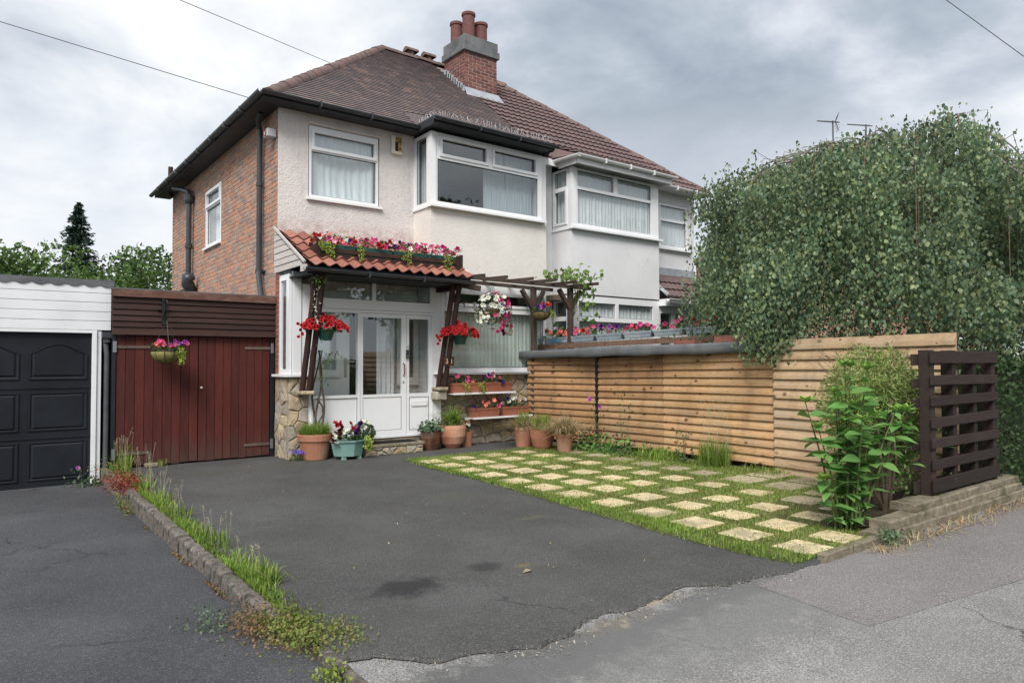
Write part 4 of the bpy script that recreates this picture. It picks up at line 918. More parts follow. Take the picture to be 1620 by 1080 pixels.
# --- porch canopy: pantiles on a lean-to roof, boarded gable
can = MB(); CA0, CA1 = Vector((-.02, -.01, 3.46)), Vector((-.02, -1.26, 2.80))
can.prism([(-.02, -.01, 3.44), (-.02, -1.25, 2.785), (-.02, -1.25, 2.75), (-.02, -.01, 3.40)], (2.76, 0, 0)); canopy = can.build('porch_canopy', 'dark_brown_wood', house)
cs = (CA1-CA0); CL = cs.length; CSv = -cs.normalized(); cn = XV.cross(CSv).normalized()
def pan_mb(w=.197, L=.33, n=8):
    b = MB(); vs = []
    for (yy, dz) in ((0, .03), (L, 0)):
        for k in range(n+1):
            t = k/n; vs.append((-w/2+(w+.012)*t, yy, dz+.026*math.cos(2*math.pi*t)+.02))
    for k in range(n+1):
        t = k/n; vs.append((-w/2+(w+.012)*t, 0, .03+.026*math.cos(2*math.pi*t)+.005))
    b.add(vs, [(k, k+1, n+2+k, n+1+k) for k in range(n)]+[(2*n+2+k, 2*n+3+k, k+1, k) for k in range(n)]); return b
PAN = pan_mb(); me = proto(PAN, 'pantile', 'pantile', False)
for r in range(5):
    for c in range(14):
        p = CA1+CSv*(r*.282-.035)+XV*(.10+c*.197)+cn*.012
        a = random.gauss(0, .01); inst('pantile', me, canopy, mat4(XV+CSv*a, CSv-XV*a, cn*random.uniform(.97, 1.06), p))
m = MB(); m.prism([(-.022, -.001, 2.81), (-.022, -1.16, 2.81), (-.022, -1.16, 2.86), (-.022, -.001, 3.46)], (-.012, 0, 0)); m.build('gable_backing', 'soffit_dark', canopy)
for i in range(7):                          # weathered boards of the gable
    z0 = 2.815+i*.098; z1 = z0+.098
    yf = lambda z: -.0-(3.47-z)/.66*1.24
    a, b = max(-1.16, yf(z0)), max(-1.16, yf(z1))
    if z1 > 3.47: z1 = 3.47; b = yf(z1)
    if z0 >= 3.45: continue
    m = MB(); m.prism([(-.035-.012*(i % 1), -.002, z0), (-.035, a, z0), (-.035, b, z1-.014), (-.035, -.002, z1-.014)], (-.026, 0, 0))
    g = m.build('gable_board', 'weathered_white_wood', canopy)
    g.location.x -= .004*(i % 2); 
m = MB(); m.beam((-.066, .01, 3.53), (-.066, -1.28, 2.845), .03, .035); m.build('barge_board', 'weathered_white_wood', canopy)
m = MB(); m.box(-.075, -.035, -1.30, -1.14, 2.72, 2.815); m.build('gable_foot', 'weathered_white_wood', canopy)
gutter(canopy, [(-.04, -1.33, 2.765), (2.74, -1.33, 2.75)], 'black_plastic', .05)
m = MB(); m.box(-.02, 2.74, -1.27, -1.25, 2.70, 2.80); m.box(-.02, 2.74, -1.249, FY+.04, 2.695, 2.71); m.build('eaves_board', 'black_paint', canopy)
m = MB(); m.add([(2.74, -.01, 3.50), (2.80, -.01, 3.50), (2.84, -1.2, 2.88), (2.74, -1.2, 2.86)], [(0, 1, 2, 3)][::-1]); m.build('verge_mortar', 'roughcast_bay', canopy)
for s in (.17, 2.505):                      # paired pole struts
    for dx, dy in ((-.042, .03), (.042, -.03)):
        m = MB(); m.tube([(s+dx, FY-.18+dy, 1.02), (s+dx+.04, -1.14+dy, 2.70)], .043, 10); m.build('strut', 'pole_wood', canopy, smooth=False)
for s in (.21, 2.55): m = MB(); m.box(s-.05, s+.05, -1.22, FY, 2.62, 2.69); m.build('bracket', 'pole_wood', canopy)

# number plate
plate = thing('number_plate', 'small dark plate with pale house number on the right strut', 'sign', (2.55, -.90, 1.45))
m = MB(); m.frame((2.56, -.885, 1.45), (.10, 0, 0), (0, .008, .0), (0, .0, .075)); m.build('plate', 'sign_brown', plate)
def text(name, s, size, M, mat, parent, ext=.002):
    cu = bpy.data.curves.new(name, 'FONT'); cu.body = s; cu.size = size; cu.extrude = ext; cu.align_x = 'CENTER'; cu.align_y = 'CENTER'
    t = bpy.data.objects.new(name, cu); COL.objects.link(t); dg = bpy.context.evaluated_depsgraph_get()
    me = bpy.data.meshes.new_from_object(t.evaluated_get(dg)); bpy.data.objects.remove(t); me.materials.clear(); me.materials.append(MATS[mat])
    return inst(name, me, parent, M)
FRT = Matrix(((1, 0, 0, 0), (0, 0, -1, 0), (0, 1, 0, 0), (0, 0, 0, 1)))
text('digits', '3 1', .115, Matrix.Translation((2.56, -.896, 1.45)) @ FRT, 'digits_pale', plate)
# alarm box with its checkered letters, and the siren on the side wall
al = thing('alarm_box', 'cream burglar alarm box with black and yellow lettering on the rendered wall', 'alarm', (2.03, -.03, 5.18))
m = MB(); m.box(1.925, 2.125, -.075, -.002, 5.03, 5.345); m.build('case', 'ivory', al, bevel=.012)
for i, (u, z, c) in enumerate(((0, 2, 'sign_gold'), (1, 2, 'sign_black'), (0, 1, 'sign_black'), (1, 1, 'sign_gold'), (0, 0, 'sign_black'), (1, 0, 'sign_gold'))):
    m = MB(); x = 1.985+u*.062; q = 5.075+z*.083; m.box(x, x+.061, -.0785, -.076, q, q+.082); m.build('label_square', c, al)
for s, x, z, c in (('B', 2.0155, 5.283, 'sign_black'), ('E', 2.0775, 5.283, 'sign_gold'), ('T', 2.0775, 5.199, 'sign_black'), ('A', 2.0775, 5.116, 'sign_black')):
    text('letter', s, .092, Matrix.Translation((x, -.081, z)) @ FRT, c, al)
si = thing('siren', 'small grey siren box with a red ring mark high on the brick corner', 'siren', (-.09, .16, 5.03))
m = MB(); m.box(-.16, -.012, .07, .24, 4.96, 5.09); m.build('case', 'siren_grey', si, bevel=.01)
m = MB(); n = 20; pts = [(-.164, .155+.048*math.cos(t), 5.025+.048*math.sin(t)) for t in [R(40+i*15) for i in range(20)]]; m.tube(pts, .009, 6); m.tube([(-.164, .155, 5.02), (-.164, .115, 5.02)], .009, 6); m.build('mark', 'siren_red', si)

# ================================================================== NEIGHBOUR'S HOUSE
nb = thing('house', 'smooth white semi-detached house with ribbed brown roof half hidden by the birch', 'house', (7.7, 0, 0))
NX = 10.15
m = MB(); cells(m, (0, 0, 0), XV, -YV, ZV, 8.19, NX-.201, 0, EZ, -.22, 0, [(8.87, 9.93, 4.08, 5.16), (8.25, 9.7, .1, 2.6)]); m.build('front_wall', 'smooth_render', nb); m = MB(); m.box(PX+.005, 5.6, 0, .22, 0, EZ); m.build('front_wall', 'smooth_render', nb)
m = MB(); m.box(NX-.2, NX, 0, 7.4, 0, EZ); m.box(PX+.06, NX, 7.2, 7.4, 0, EZ); m.build('gable_wall', 'smooth_render', nb)
m = MB(); cells(m, (5.6, FY-.03, 0), XV, -YV, ZV, 0, 2.59, 2.79, 4.09, -.2, 0, []); m.box(5.6, 5.78, FY+.17, 0, 2.79, 4.09); m.box(8.0, 8.19, FY+.17, 0, 2.79, 4.09); m.build('bay_wall', 'smooth_render', nb)
bw2 = window(nb, (5.62, FY-.01, 4.105), XV, -YV, 2.55, 1.19, [(.14, 1.16, .83, 1.15, False), (1.28, 2.31, .83, 1.15, False), (.14, 2.31, .09, .77, False)], name='bay_window', sill=.12)
m = MB(); m.box(5.605, 5.70, FY-.062, FY+.04, 4.107, 5.30); m.build('corner_post', 'upvc', bw2)
window(nb, (5.64, FY+.05, 4.105), YV, -XV, .49, 1.19, [(.06, .43, .83, 1.15, False), (.06, .43, .09, .77, True)], name='side_light', sill=.06)
m = MB(); m.box(8.12, 8.185, FY-.02, 0, 4.09, 5.30); m.build('bay_cheek', 'upvc_dirty', nb)
curtain('net_curtain', 'gathered white net curtain across the neighbouring first floor bay', (5.72, FY+.07, 0), XV, YV, 2.4, 4.13, 5.28, 'net_curtain_white', 26, .008)
curtain('net_curtain', 'white net curtain in the side light of the neighbouring bay', (5.74, FY+.1, 0), YV, XV, .42, 4.13, 5.28, 'net_curtain_white', 5, .012)
window(nb, (8.88, .035, 4.09), XV, -YV, 1.04, 1.06, [(.06, .98, .70, 1.0, False), (.06, .98, .07, .64, False)], sill=.12)
curtain('net_curtain', 'gathered white net curtain in the upper window beside the birch leaves', (8.92, .10, 0), XV, YV, .98, 4.1, 5.13, 'net_curtain_white', 11, .008)
m = MB(); m.box(8.84, 9.98, -.02, .04, 4.0, 4.06); m.build('cill', 'smooth_render', nb)
# ground floor bay window and porch under a small tiled lean-to
window(nb, (5.64, FY+.02, 1.2), XV, -YV, 2.55, 1.56, [(.17, 1.2, 1.14, 1.43, False), (1.29, 2.36, 1.14, 1.43, False), (.17, 2.36, .1, 1.05, False)], name='bay_window')
window(nb, (5.64, FY+.07, 1.2), YV, -XV, .46, 1.56, [(.07, .40, 1.14, 1.43, False), (.07, .40, .1, 1.05, False)], name='side_light')
curtain('net_curtain', 'lacy white net curtain in the neighbouring ground floor bay', (5.75, FY+.09, 0), XV, YV, 2.4, 1.3, 2.7, 'net_curtain_white', 22, .008)
m = MB(); m.box(5.6, 8.19, FY+.0, FY+.2, 0, 1.195); m.build('plinth', 'smooth_render', nb)
window(nb, (8.21, FY+.05, .2), XV, -YV, .5, 2.45, [(.06, .44, 1.85, 2.3, False), (.06, .44, .9, 1.78, False)], name='porch_window')
window(nb, (8.72, FY+.05, .2), XV, -YV, 1.3, 2.45, [(.06, .6, 1.85, 2.3, False), (.06, .6, .2, 1.78, False), (.66, 1.24, 1.85, 2.3, False), (.66, 1.24, .2, 1.78, False)], name='porch_window')
m = MB(); m.box(8.2, NX, FY-.2, FY+.08, 2.655, 2.80); m.build('porch_fascia', 'upvc', nb)
lr = MB(); P0, P1 = Vector((8.2, -.80, 2.84)), Vector((8.2, -.01, 3.46)); lr.poly([P0, P0+XV*1.95, P1+XV*1.95, P1]); porch_roof = lr.build('porch_roof', 'concrete_tile', nb)
gutter(nb, [(8.2, -.86, 2.80), (10.1, -.86, 2.79)], 'upvc_dirty', .055)
m = MB(); m.add([(8.19, -.8, 2.86), (8.26, -.8, 2.92), (8.26, -.01, 3.54), (8.19, -.01, 3.48)], [(0, 1, 2, 3)]); m.box(8.2, NX, -.03, -.002, 3.45, 3.62); m.build('lead_flashing', 'lead', nb)
def ctile_mb(w=.32, L=.34):
    b = MB(); n = 12; vs = []
    pr = [0, .004, .018, .026, .018, .004, 0, .004, .018, .026, .018, .004, 0]
    for (yy, dz) in ((0, .040), (L, .0)):
        for k in range(n+1): vs.append((-w/2+w*k/n, yy, dz+pr[k]*.8))
    for k in range(n+1): vs.append((-w/2+w*k/n, 0, .0))
    b.add(vs, [(k, k+1, n+2+k, n+1+k) for k in range(n)]+[(2*n+2+k, 2*n+3+k, k+1, k) for k in range(n)]); return b
CT = ctile_mb()
m = MB(); HX = NX+.28; NPK = 6.9
A, Bp, Cp, Dp = Vector((PX+.002, -.3, 5.47)), Vector((HX, -.3, 5.47)), Vector((NPK, RY, RZ)), Vector((PX+.002, RY, RZ))
m.poly([A, Bp, Cp, Dp]); m.poly([Bp, Vector((HX, 7.7, 5.47)), Cp]); m.poly([Vector((HX, 7.7, 5.47)), Vector((PX, 7.7, 5.47)), Dp, Cp])
nroof = m.build('roof', 'concrete_tile', nb); Ms = []
for k in range(int(SLEN/.30)+1):
    s = k*.30; hi = HX-(HX-NPK)*(s/SLEN)
    for i in range(18):
        x = PX-.02+.16+i*.32
        if x > hi+.02: continue
        p = Vector((x, -.3, 5.47))+SLO*s+nF*.006
        if s < 1.05*.0: continue
        if 4.9 < x < 5.95 and 2.2 < p.y < 3.2: continue
        Ms.append(mat4(XV, SLO, nF, p))
pieces('tile', CT, Ms, 'concrete_tile', nroof, 300)
Ms = []; ps = (P1-P0).normalized(); pn = XV.cross(ps).normalized()
for k in range(3):
    for i in range(6): Ms.append(mat4(XV, ps, pn, P0+XV*(.16+i*.32)+ps*(k*.30-.02)+pn*.006))
pieces('tile', CT, Ms, 'concrete_tile', porch_roof, 300)
ridge_line(Bp+Vector((0, .05, .03)), Cp+Vector((0, 0, .02)), nroof); ridge_line(Dp+Vector((.3, 0, .02)), Cp+Vector((0, 0, .02)), nroof)
# bay roof of the neighbour: same slope kicked forward
F0, F1 = Vector((5.52, -.87, 5.47)), Vector((8.3, -.87, 5.47)); bd = Vector((0, .293+.87, 5.94-5.47)); BS = bd.normalized(); bn = XV.cross(BS).normalized()
m = MB(); m.poly([F0, F1, Vector((8.3, .293, 5.94)), Vector((5.3, .293, 5.94))]); m.poly([Vector((5.3, -.3, 5.47)), F0, Vector((5.3, .293, 5.94))]); m.poly([F1, Vector((8.3, -.3, 5.47)), Vector((8.3, .293, 5.94))]); broof = m.build('bay_roof', 'concrete_tile', nb)
Ms = []
for k in range(4):
    for i in range(9):
        x = 5.5+.16+i*.32
        if x < 8.35: Ms.append(mat4(XV, BS, bn, Vector((x, -.87, 5.47))+BS*(k*.30-.03)+bn*.006))
pieces('tile', CT, Ms, 'concrete_tile', broof, 300)
m = MB(); m.box(PX, HX-.05, -.30, -.001, EZ-.01, EZ+.01); m.box(5.5, 8.28, -.86, -.305, EZ-.06, EZ-.04); m.build('soffit', 'upvc_dirty', nb)
m = MB(); m.box(8.3, HX, -.325, -.302, EZ-.03, EZ+.05); m.box(PX-.2, 5.5, -.325, -.302, EZ-.10, EZ+.03); m.box(5.49, 5.51, -.88, -.326, EZ-.14, EZ+.03); m.box(5.49, 8.3, -.885, -.865, EZ-.14, EZ+.03); m.box(8.285, 8.3, -.863, -.326, EZ-.14, EZ+.03); m.build('fascia', 'upvc_dirty', nb)
gutter(nb, [(5.40, -.36, 5.44), (5.45, -.94, 5.44)], 'upvc_dirty', .055); gutter(nb, [(5.47, -.945, 5.45), (8.32, -.945, 5.44)], 'upvc_dirty', .055); gutter(nb, [(8.35, -.39, 5.45), (HX, -.39, 5.44)], 'upvc_dirty', .055)
m = MB(); m.tube([(8.33, -.33, 5.40), (8.36, -.1, 5.25), (8.36, -.06, 3.6)], .035, 8); m.build('downpipe', 'upvc_dirty', nb)
m = MB(); m.box(PX+.2, NX-.2, 2.6, 2.65, 0, EZ); m.build('inner_wall', 'interior_wall', nb)
m = MB(); m.box(PX+.06, NX-.2, FY+.2, 2.6, 2.66, 2.76); m.build('upper_floor', 'interior_floor', nb)

# ================================================================== GARAGES
sg = thing('garage', 'lean-to garage front with red-brown plank doors and dark boards above', 'garage', (-1.13, 0, 0))
m = MB(); m.box(-2.22, -.05, .12, .2, 0, 2.3); m.box(-2.24, -.03, .2, 7.0, 2.26, 2.30); m.box(-2.22, -2.15, .2, 7, 0, 2.26); m.build('garage_shell', 'garage_black', sg)
zb = [1.83, 1.94, 2.02, 2.10, 2.18, 2.27, 2.37]; 
for i in range(6):
    m = MB(); z0, z1 = zb[i]-.004, zb[i+1]+.012; sag = .0; n = 6; vs = []
    for j in range(n+1):
        x = -2.245+(2.215)*j/n; w = random.uniform(-.003, .003)
        vs += [(x, -.024, z0+w), (x, -.002, z1+w), (x, .014, z1+w), (x, .014, z0+w)]
    m.add(vs, [(4*j+k, 4*j+4+k, 4*j+4+(k+1) % 4, 4*j+(k+1) % 4) for j in range(n) for k in range(4)]+[(3, 2, 1, 0), (4*n, 4*n+1, 4*n+2, 4*n+3)])
    m.build('weatherboard', 'dark_brown_wood', sg)
m = MB(); m.box(-2.25, -.03, -.05, -.028, 2.345, 2.445); m.build('roof_edge_board', 'roof_edge_board', sg)
m = MB(); m.box(-2.25, -.03, -.04, 7.0, 2.446, 2.462); m.build('roof_felt', 'felt', sg)
for side in (0, 1):
    x0, x1 = ((-2.185, -1.135), (-1.128, -.10))[side]
    door = MB(); door.box(x0, x1, .085, .10, .03, 1.81); dd_ = door.build('door', 'red_brown_door', sg)
    n = 9; w = (x1-x0)/n
    for i in range(n):
        a = x0+i*w; m = MB(); zo = random.uniform(.012, .03); dy = random.uniform(-.002, .002)
        m.box(a+.0025, a+w-.0025, .055+dy, .083, zo, 1.815); m.build('door_board', 'red_brown_door', dd_, bevel=.003)
    for z in (.20, 1.66):
        xa, xb = ((x0-.0, x0+.42), (x1-.38, x1))[side]
        m = MB(); m.frame(((xa+xb)/2, .046, z), ((xb-xa)/2, 0, 0), (0, .004, 0), (0, 0, .020)); m.build('strap_hinge', 'rusty_iron', dd_)
        xh = x0-.02 if side == 0 else x1+.03
        m = MB(); m.box(xh-.022, xh+.022, .030, .048, z-.075, z+.075); m.build('hinge_plate', 'galvanised', dd_)
m = MB(); m.lathe([(.0, -.02), (.018, -.012), (.02, 0), (.012, .012), (0, .015)], (-1.09, .045, 1.08), 10); m.build('door_knob', 'ivory', sg)
for a, b in ((-2.235, -2.19), (-.095, -.035)): m = MB(); m.box(a, b, .04, .12, 0, 1.83); m.build('door_post', 'garage_black', sg)
lg = thing('garage', 'neighbouring garage with white cladding over a black panelled door', 'garage', (-3.7, .15, -.16))
zz_ = [1.885, 2.01, 2.135, 2.26, 2.385, 2.51]
for i in range(5):
    m = MB(); m.prism([(-5.2, .10, zz_[i]), (-5.2, .10, zz_[i+1]-.012), (-5.2, .115, zz_[i+1]-.002), (-5.2, .13, zz_[i+1]-.002), (-5.2, .13, zz_[i])], (2.955, 0, 0)); m.build('cladding_board', 'white_paint_board', lg)
m = MB(); m.box(-5.2, -2.245, .131, 6.8, 1.88, 2.50); m.box(-5.2, -2.36, .25, 6.8, -.2, 1.88); m.build('garage_shell', 'garage_black', lg)
m = MB(); n = 90; x = [-5.24+i*(3.03/n) for i in range(n+1)]
bz = [2.50-.035*abs(math.sin(math.pi*(q+5.24)/.19)) for q in x]
for a, b, c, d in zip(x, x[1:], bz, bz[1:]): m.prism([(a, .085, c), (b, .085, d), (b, .085, 2.545), (a, .085, 2.545)], (0, .012, 0))
m.box(-5.24, -2.21, .0855, 6.9, 2.5455, 2.56); m.build('scalloped_trim', 'felt', lg)
m = MB(); m.box(-2.46, -2.405, .09, .19, -.17, 1.88); m.box(-2.404, -2.35, .115, .19, -.17, 1.88); m.box(-5.2, -2.461, .10, .19, 1.80+.04, 1.88); m.build('door_frame', 'white_paint_board', lg, bevel=.004)
m = MB(); m.box(-4.75, -2.465, .16, .22, -.17, 1.84); gd = m.build('garage_door', 'black_paint', lg)
for c in range(3):
    xa = -4.66+c*.75; xb = xa+.66
    for (z0, z1, arch) in ((-.08, .42, 0), (.56, 1.06, 0), (1.22, 1.66, 1)):
        pts = [(xa, z0), (xb, z0), (xb, z1-.10*arch)]
        if arch: pts += [(xb-.66*t, z1-.10+.13*math.sin(math.pi*t)**1.5) for t in [i/10 for i in range(1, 10)]]
        pts += [(xa, z1-.10*arch)]
        cx = sum(p[0] for p in pts)/len(pts); cz = sum(p[1] for p in pts)/len(pts); k = len(pts)
        def rg(s, y): return [(cx+(p[0]-cx)*s, y, cz+(p[1]-cz)*s) for p in pts]
        m = MB(); vs = rg(1, .159)+rg(.98, .146)+rg(.93, .146)+rg(.88, .158)+rg(.80, .144)
        m.add(vs, [(r*k+i, r*k+(i+1) % k, (r+1)*k+(i+1) % k, (r+1)*k+i) for r in range(4) for i in range(k)]+[tuple(4*k+i for i in range(k))]); m.build('raised_panel', 'black_paint', gd)
for z in (-.13, .49, 1.14): m = MB(); m.box(-4.75, -2.466, .148, .1595, z-.03, z+.03); m.build('door_rail', 'black_paint', gd)
dp = thing('drainpipe', 'dark drainpipe standing between the white-framed and red-brown garage doors', 'pipe', (-2.29, .15, -.1))
m = MB(); m.tube([(-2.285, .12, -.12), (-2.285, .12, 1.55), (-2.30, .14, 1.72), (-2.30, .14, 1.86)], .034, 10); m.lathe([(.05, 0), (.05, .09)], (-2.285, .12, 1.72), 12); m.build('pipe', 'gutter_grey', dp)
m = MB(); m.box(-2.35, -2.20, .05, .20, 1.78, 1.86); m.build('hopper', 'black_plastic', dp)
st = MB(); st.frame((-1.75, -.03, .03), (.085, .01, 0), (-.005, .045, 0), (0, 0, .03)); st.build('loose_stone', 'edging_stone', None, (-1.75, -.03, 0), bevel=.015, label='pale stone block lying against the foot of the red-brown doors', cat='stone')

# ================================================================== FENCE
FJ = [Vector((4.47, -.62, 0)), Vector((4.75, -2.17, 0)), Vector((4.80, -3.58, 0)), Vector((4.74, -5.53, 0)), Vector((4.61, -7.76, 0))]
FZB = [(.06, .05), (.06, .055), (.06, .045), (-.075, -.09)]; FZT = [(1.50, 1.50), (1.49, 1.525), (1.525, 1.56), (1.70, 1.72)]
FN = [13, 13, 13, 14]; FM = ['fence_board_dark', 'fence_board_mid', 'fence_board', 'fence_board_grey']
FLAB = ['darker brown fence panel nearest the house between stone wall and black post', 'mid brown fence panel just after the black post', 'honey coloured knotty fence panel below the end of the felt edge', 'pale taller fence panel behind the leafy bush']
def fence_board(parent, p, q, z0, z1, y0z, y1z, mat, off):
    d = (q-p).normalized(); nrm = Vector((d.y, -d.x, 0)); nrm = nrm if nrm.x < 0 else -nrm; n = 8; vs = []
    wob = random.uniform(-.003, .003)
    for i in range(n+1):
        t = i/n; c = p+(q-p)*t; zb = z0+(y0z-z0)*t+wob+random.uniform(-.0015, .0015); zt = z1+(y1z-z1)*t+wob
        for (o, z) in ((.042, zb), (.045, zb+.010), (.040, zb+.045), (.008, zt+.008), (-.006, zt+.008), (-.006, zb)):
            v = c+nrm*(o+off); vs.append((v.x, v.y, z))
    m = MB(); k = 6; fs = [(k*i+j, k*i+(j+1) % k, k*i+k+(j+1) % k, k*i+k+j) for i in range(n) for j in range(k)]+[(0, 1, 2, 3, 4, 5), tuple(k*n+j for j in range(k))[::-1]]
    m.add(vs, fs)
    me = bpy.data.meshes.new('fence_board'); o = bpy.data.objects.new('fence_board', me); COL.objects.link(o); o.parent = parent; ORG[o] = ORG[parent]
    org = (p+q)/2; org.z = (z0+z1)/2; rot = Matrix.Rotation(math.atan2(d.y, d.x), 4, 'Z'); M = Matrix.Translation(org) @ rot; Mi = M.inverted()
    me.from_pydata([Mi @ Vector(v) for v in m.v], [], m.f); me.materials.append(MATS[mat]); me.update()
    bm = bmesh.new(); bm.from_mesh(me); bmesh.ops.recalc_face_normals(bm, faces=bm.faces); bm.to_mesh(me); bm.free()
    o.matrix_local = Matrix.Translation(-ORG[parent]) @ M
for s in range(4):
    p, q = FJ[s], FJ[s+1]; d = (q-p).normalized()
    fn = thing('timber_fence', FLAB[s], 'fence', tuple((p+q)/2), 'timber fence panels along the lawn'); nB = FN[s]
    for i in range(nB):
        za, zb_ = [FZB[s][k]+(FZT[s][k]-FZB[s][k])*i/nB for k in (0, 1)]; zc, zd = [FZB[s][k]+(FZT[s][k]-FZB[s][k])*(i+1)/nB for k in (0, 1)]
        g = .012 if s != 0 else .0
        mt = FM[s]
        if s == 1: mt = 'fence_board_dark' if i > 6 else ('fence_board' if i == 6 else 'fence_board_mid')
        fence_board(fn, p+d*(.03 if s == 1 else .004), q-d*(.03 if s == 0 else .004), za, zc, zb_, zd, mt, .03 if s == 3 else 0)
    m = MB()
    for t in (.03, .5, .97):
        c = p+(q-p)*t+Vector((.055, 0, 0)); m.box(c.x-.03, c.x+.03, c.y-.03, c.y+.03, FZB[s][0]-.05, 1.49)
    m.build('fence_post', 'board_brown', fn)
pst = MB(); c = FJ[1]; pst.box(c.x-.045, c.x+.03, c.y-.035, c.y+.035, -.02, 1.50); pst.build('fence_post', 'garage_black', None, (c.x, c.y, 0), label='black post between the two darkest fence panels', cat='post')
# lean-to roof edge: felted board, roof and the brown board that carries the troughs
ce = thing('lean_to_roof', 'low felt roof with curling grey edge running along the fence top', 'roof', (4.9, -3, 1.6))
m = MB(); n = 60; vs = []; 
p0, p1 = Vector((4.36, -.35, 0)), Vector((4.66, -5.62, 0))
for i in range(n+1):
    t = i/n; c = p0+(p1-p0)*t; bulge = .03*math.sin(math.pi*t)
    zt = 1.625+.075*t+.004*math.sin(t*23)+random.uniform(-.002, .002); zb_ = 1.503+.05*t+.006*math.sin(t*31)+random.uniform(-.003, .003)
    x = c.x+bulge+.003*math.sin(t*40)
    vs += [(x+.06, c.y, zt+.012), (x+.01, c.y, zt), (x+random.uniform(-.002, .002), c.y, zt-.03), (x+.004, c.y, (zt+zb_)/2), (x-.002, c.y, zb_), (x+.02, c.y, zb_-.004)]
m.add(vs, [(6*i+k+1, 6*i+k, 6*i+6+k, 6*i+7+k) for i in range(n) for k in range(5)]+[tuple(range(6))]); m.build('felt_edge', 'felt', ce, smooth=True)
m = MB(); m.prism([(4.37, -.30, 1.505), (4.37, -.30, 1.62), (4.50, -.10, 1.615), (4.50, -.10, 1.51)], (0, -.05, 0)); m.build('felt_corner', 'felt', ce)
B0, B1 = Vector((4.78, .02, 1.665)), Vector((5.42, -5.2, 1.76))
m = MB(); m.add([(4.44, -.12, 1.62), (4.72, -5.62, 1.70), (5.45, -5.62, 1.745), (4.80, -.05, 1.66), (5.45, -.05, 1.66)], [(0, 1, 2, 3), (3, 2, 4)]); m.build('felt_roof', 'felt', ce)
m = MB(); m.prism([(5.45, .0, -.1), (5.45, -5.62, -.1), (5.45, -5.62, 1.73), (5.45, .0, 1.65)], (.03, 0, 0)); m.build('added_shade_wall', 'board_brown', ce)  # unseen wall, added to block light so the gap below the fence stays dark
dB = (B1-B0)
for i in range(5):
    m = MB(); a, b = B0+dB*(i/5+.002), B0+dB*((i+1)/5-.002); m.frame((a+b)/2+Vector((0, 0, .045)), (b-a)/2, Vector((.018, 0, 0)), Vector((0, 0, .045))); m.build('support_board', 'board_brown', ce)
m = MB(); m.box(4.95, 5.4, -5.3, -4.4, 1.70, 1.80); m.box(5.0, 5.3, -4.0, -3.6, 1.69, 1.76); m.build('loose_tile', 'pantile', ce)

# ================================================================== PALLET SCREEN at the street edge
pal = thing('pallet', 'dark brown wooden pallet screen standing on the low border', 'pallet', (4.1, -7.85, .14))
pz = [(.17, .30), (.385, .48), (.585, .68), (.79, .885), (.99, 1.085), (1.185, 1.28), (1.40, 1.52)]
for i, (a, b) in enumerate(pz):
    m = MB(); t = random.uniform(-.01, .01); m.frame((4.36, -7.915, (a+b)/2), (.84, 0, t), (0, .011, 0), (-t*.05, 0, (b-a)/2)); m.build('slat', 'pallet_wood', pal, bevel=.004)
    if i % 2 == 0 or i in (1, 5): m = MB(); m.box(3.44, 5.2, -7.79, -7.768, a-.02, b-.03); m.build('slat', 'pallet_wood', pal, bevel=.004)
for x in (3.55, 4.06, 4.58, 5.10): m = MB(); m.box(x, x+.085, -7.903, -7.791, .14, 1.53); m.build('stringer', 'pallet_wood', pal, bevel=.004)

# ================================================================== PERGOLA
pg = thing('pergola', 'dark timber pergola with crossed rafters beside the canopy', 'pergola', (4.6, -.9, 0))
for (x, y) in ((4.50, -.74), (5.0, -1.2)):
    m = MB(); m.box(x-.045, x+.045, y-.045, y+.045, 0, 2.80); m.build('post', 'pergola_wood', pg, bevel=.006)
    for s in (-1, 1): m = MB(); m.beam((x+s*.03, y, 2.42), (x+s*.26, y+.02, 2.76), .06, .08, (0, 1, 0)); m.build('brace', 'pergola_wood', pg)
for (a, b) in (((2.80, -.72, 2.83), (4.98, -.72, 2.80)), ((2.78, -1.12, 2.85), (5.42, -1.30, 2.80))):
    m = MB(); m.beam(a, b, .05, .06); m.build('rail', 'pergola_wood', pg)
for (x, y, z, L) in ((3.12, -1.12, 2.91, .58), (3.54, -1.2, 2.905, .62), (4.03, -1.30, 2.90, .66), (4.48, -1.38, 2.90, .70), (4.92, -1.45, 2.885, .75), (5.40, -1.52, 2.88, .8)):
    m = MB(); m.beam((x, y, z-.005), (x-.06, y+L, z+.01), .05, .05); m.build('rafter', 'pergola_wood', pg)
m = MB(); m.beam((2.62, -1.15, 2.71), (2.98, -1.2, 2.66), .05, .09); m.build('rail_end', 'pergola_wood', pg)

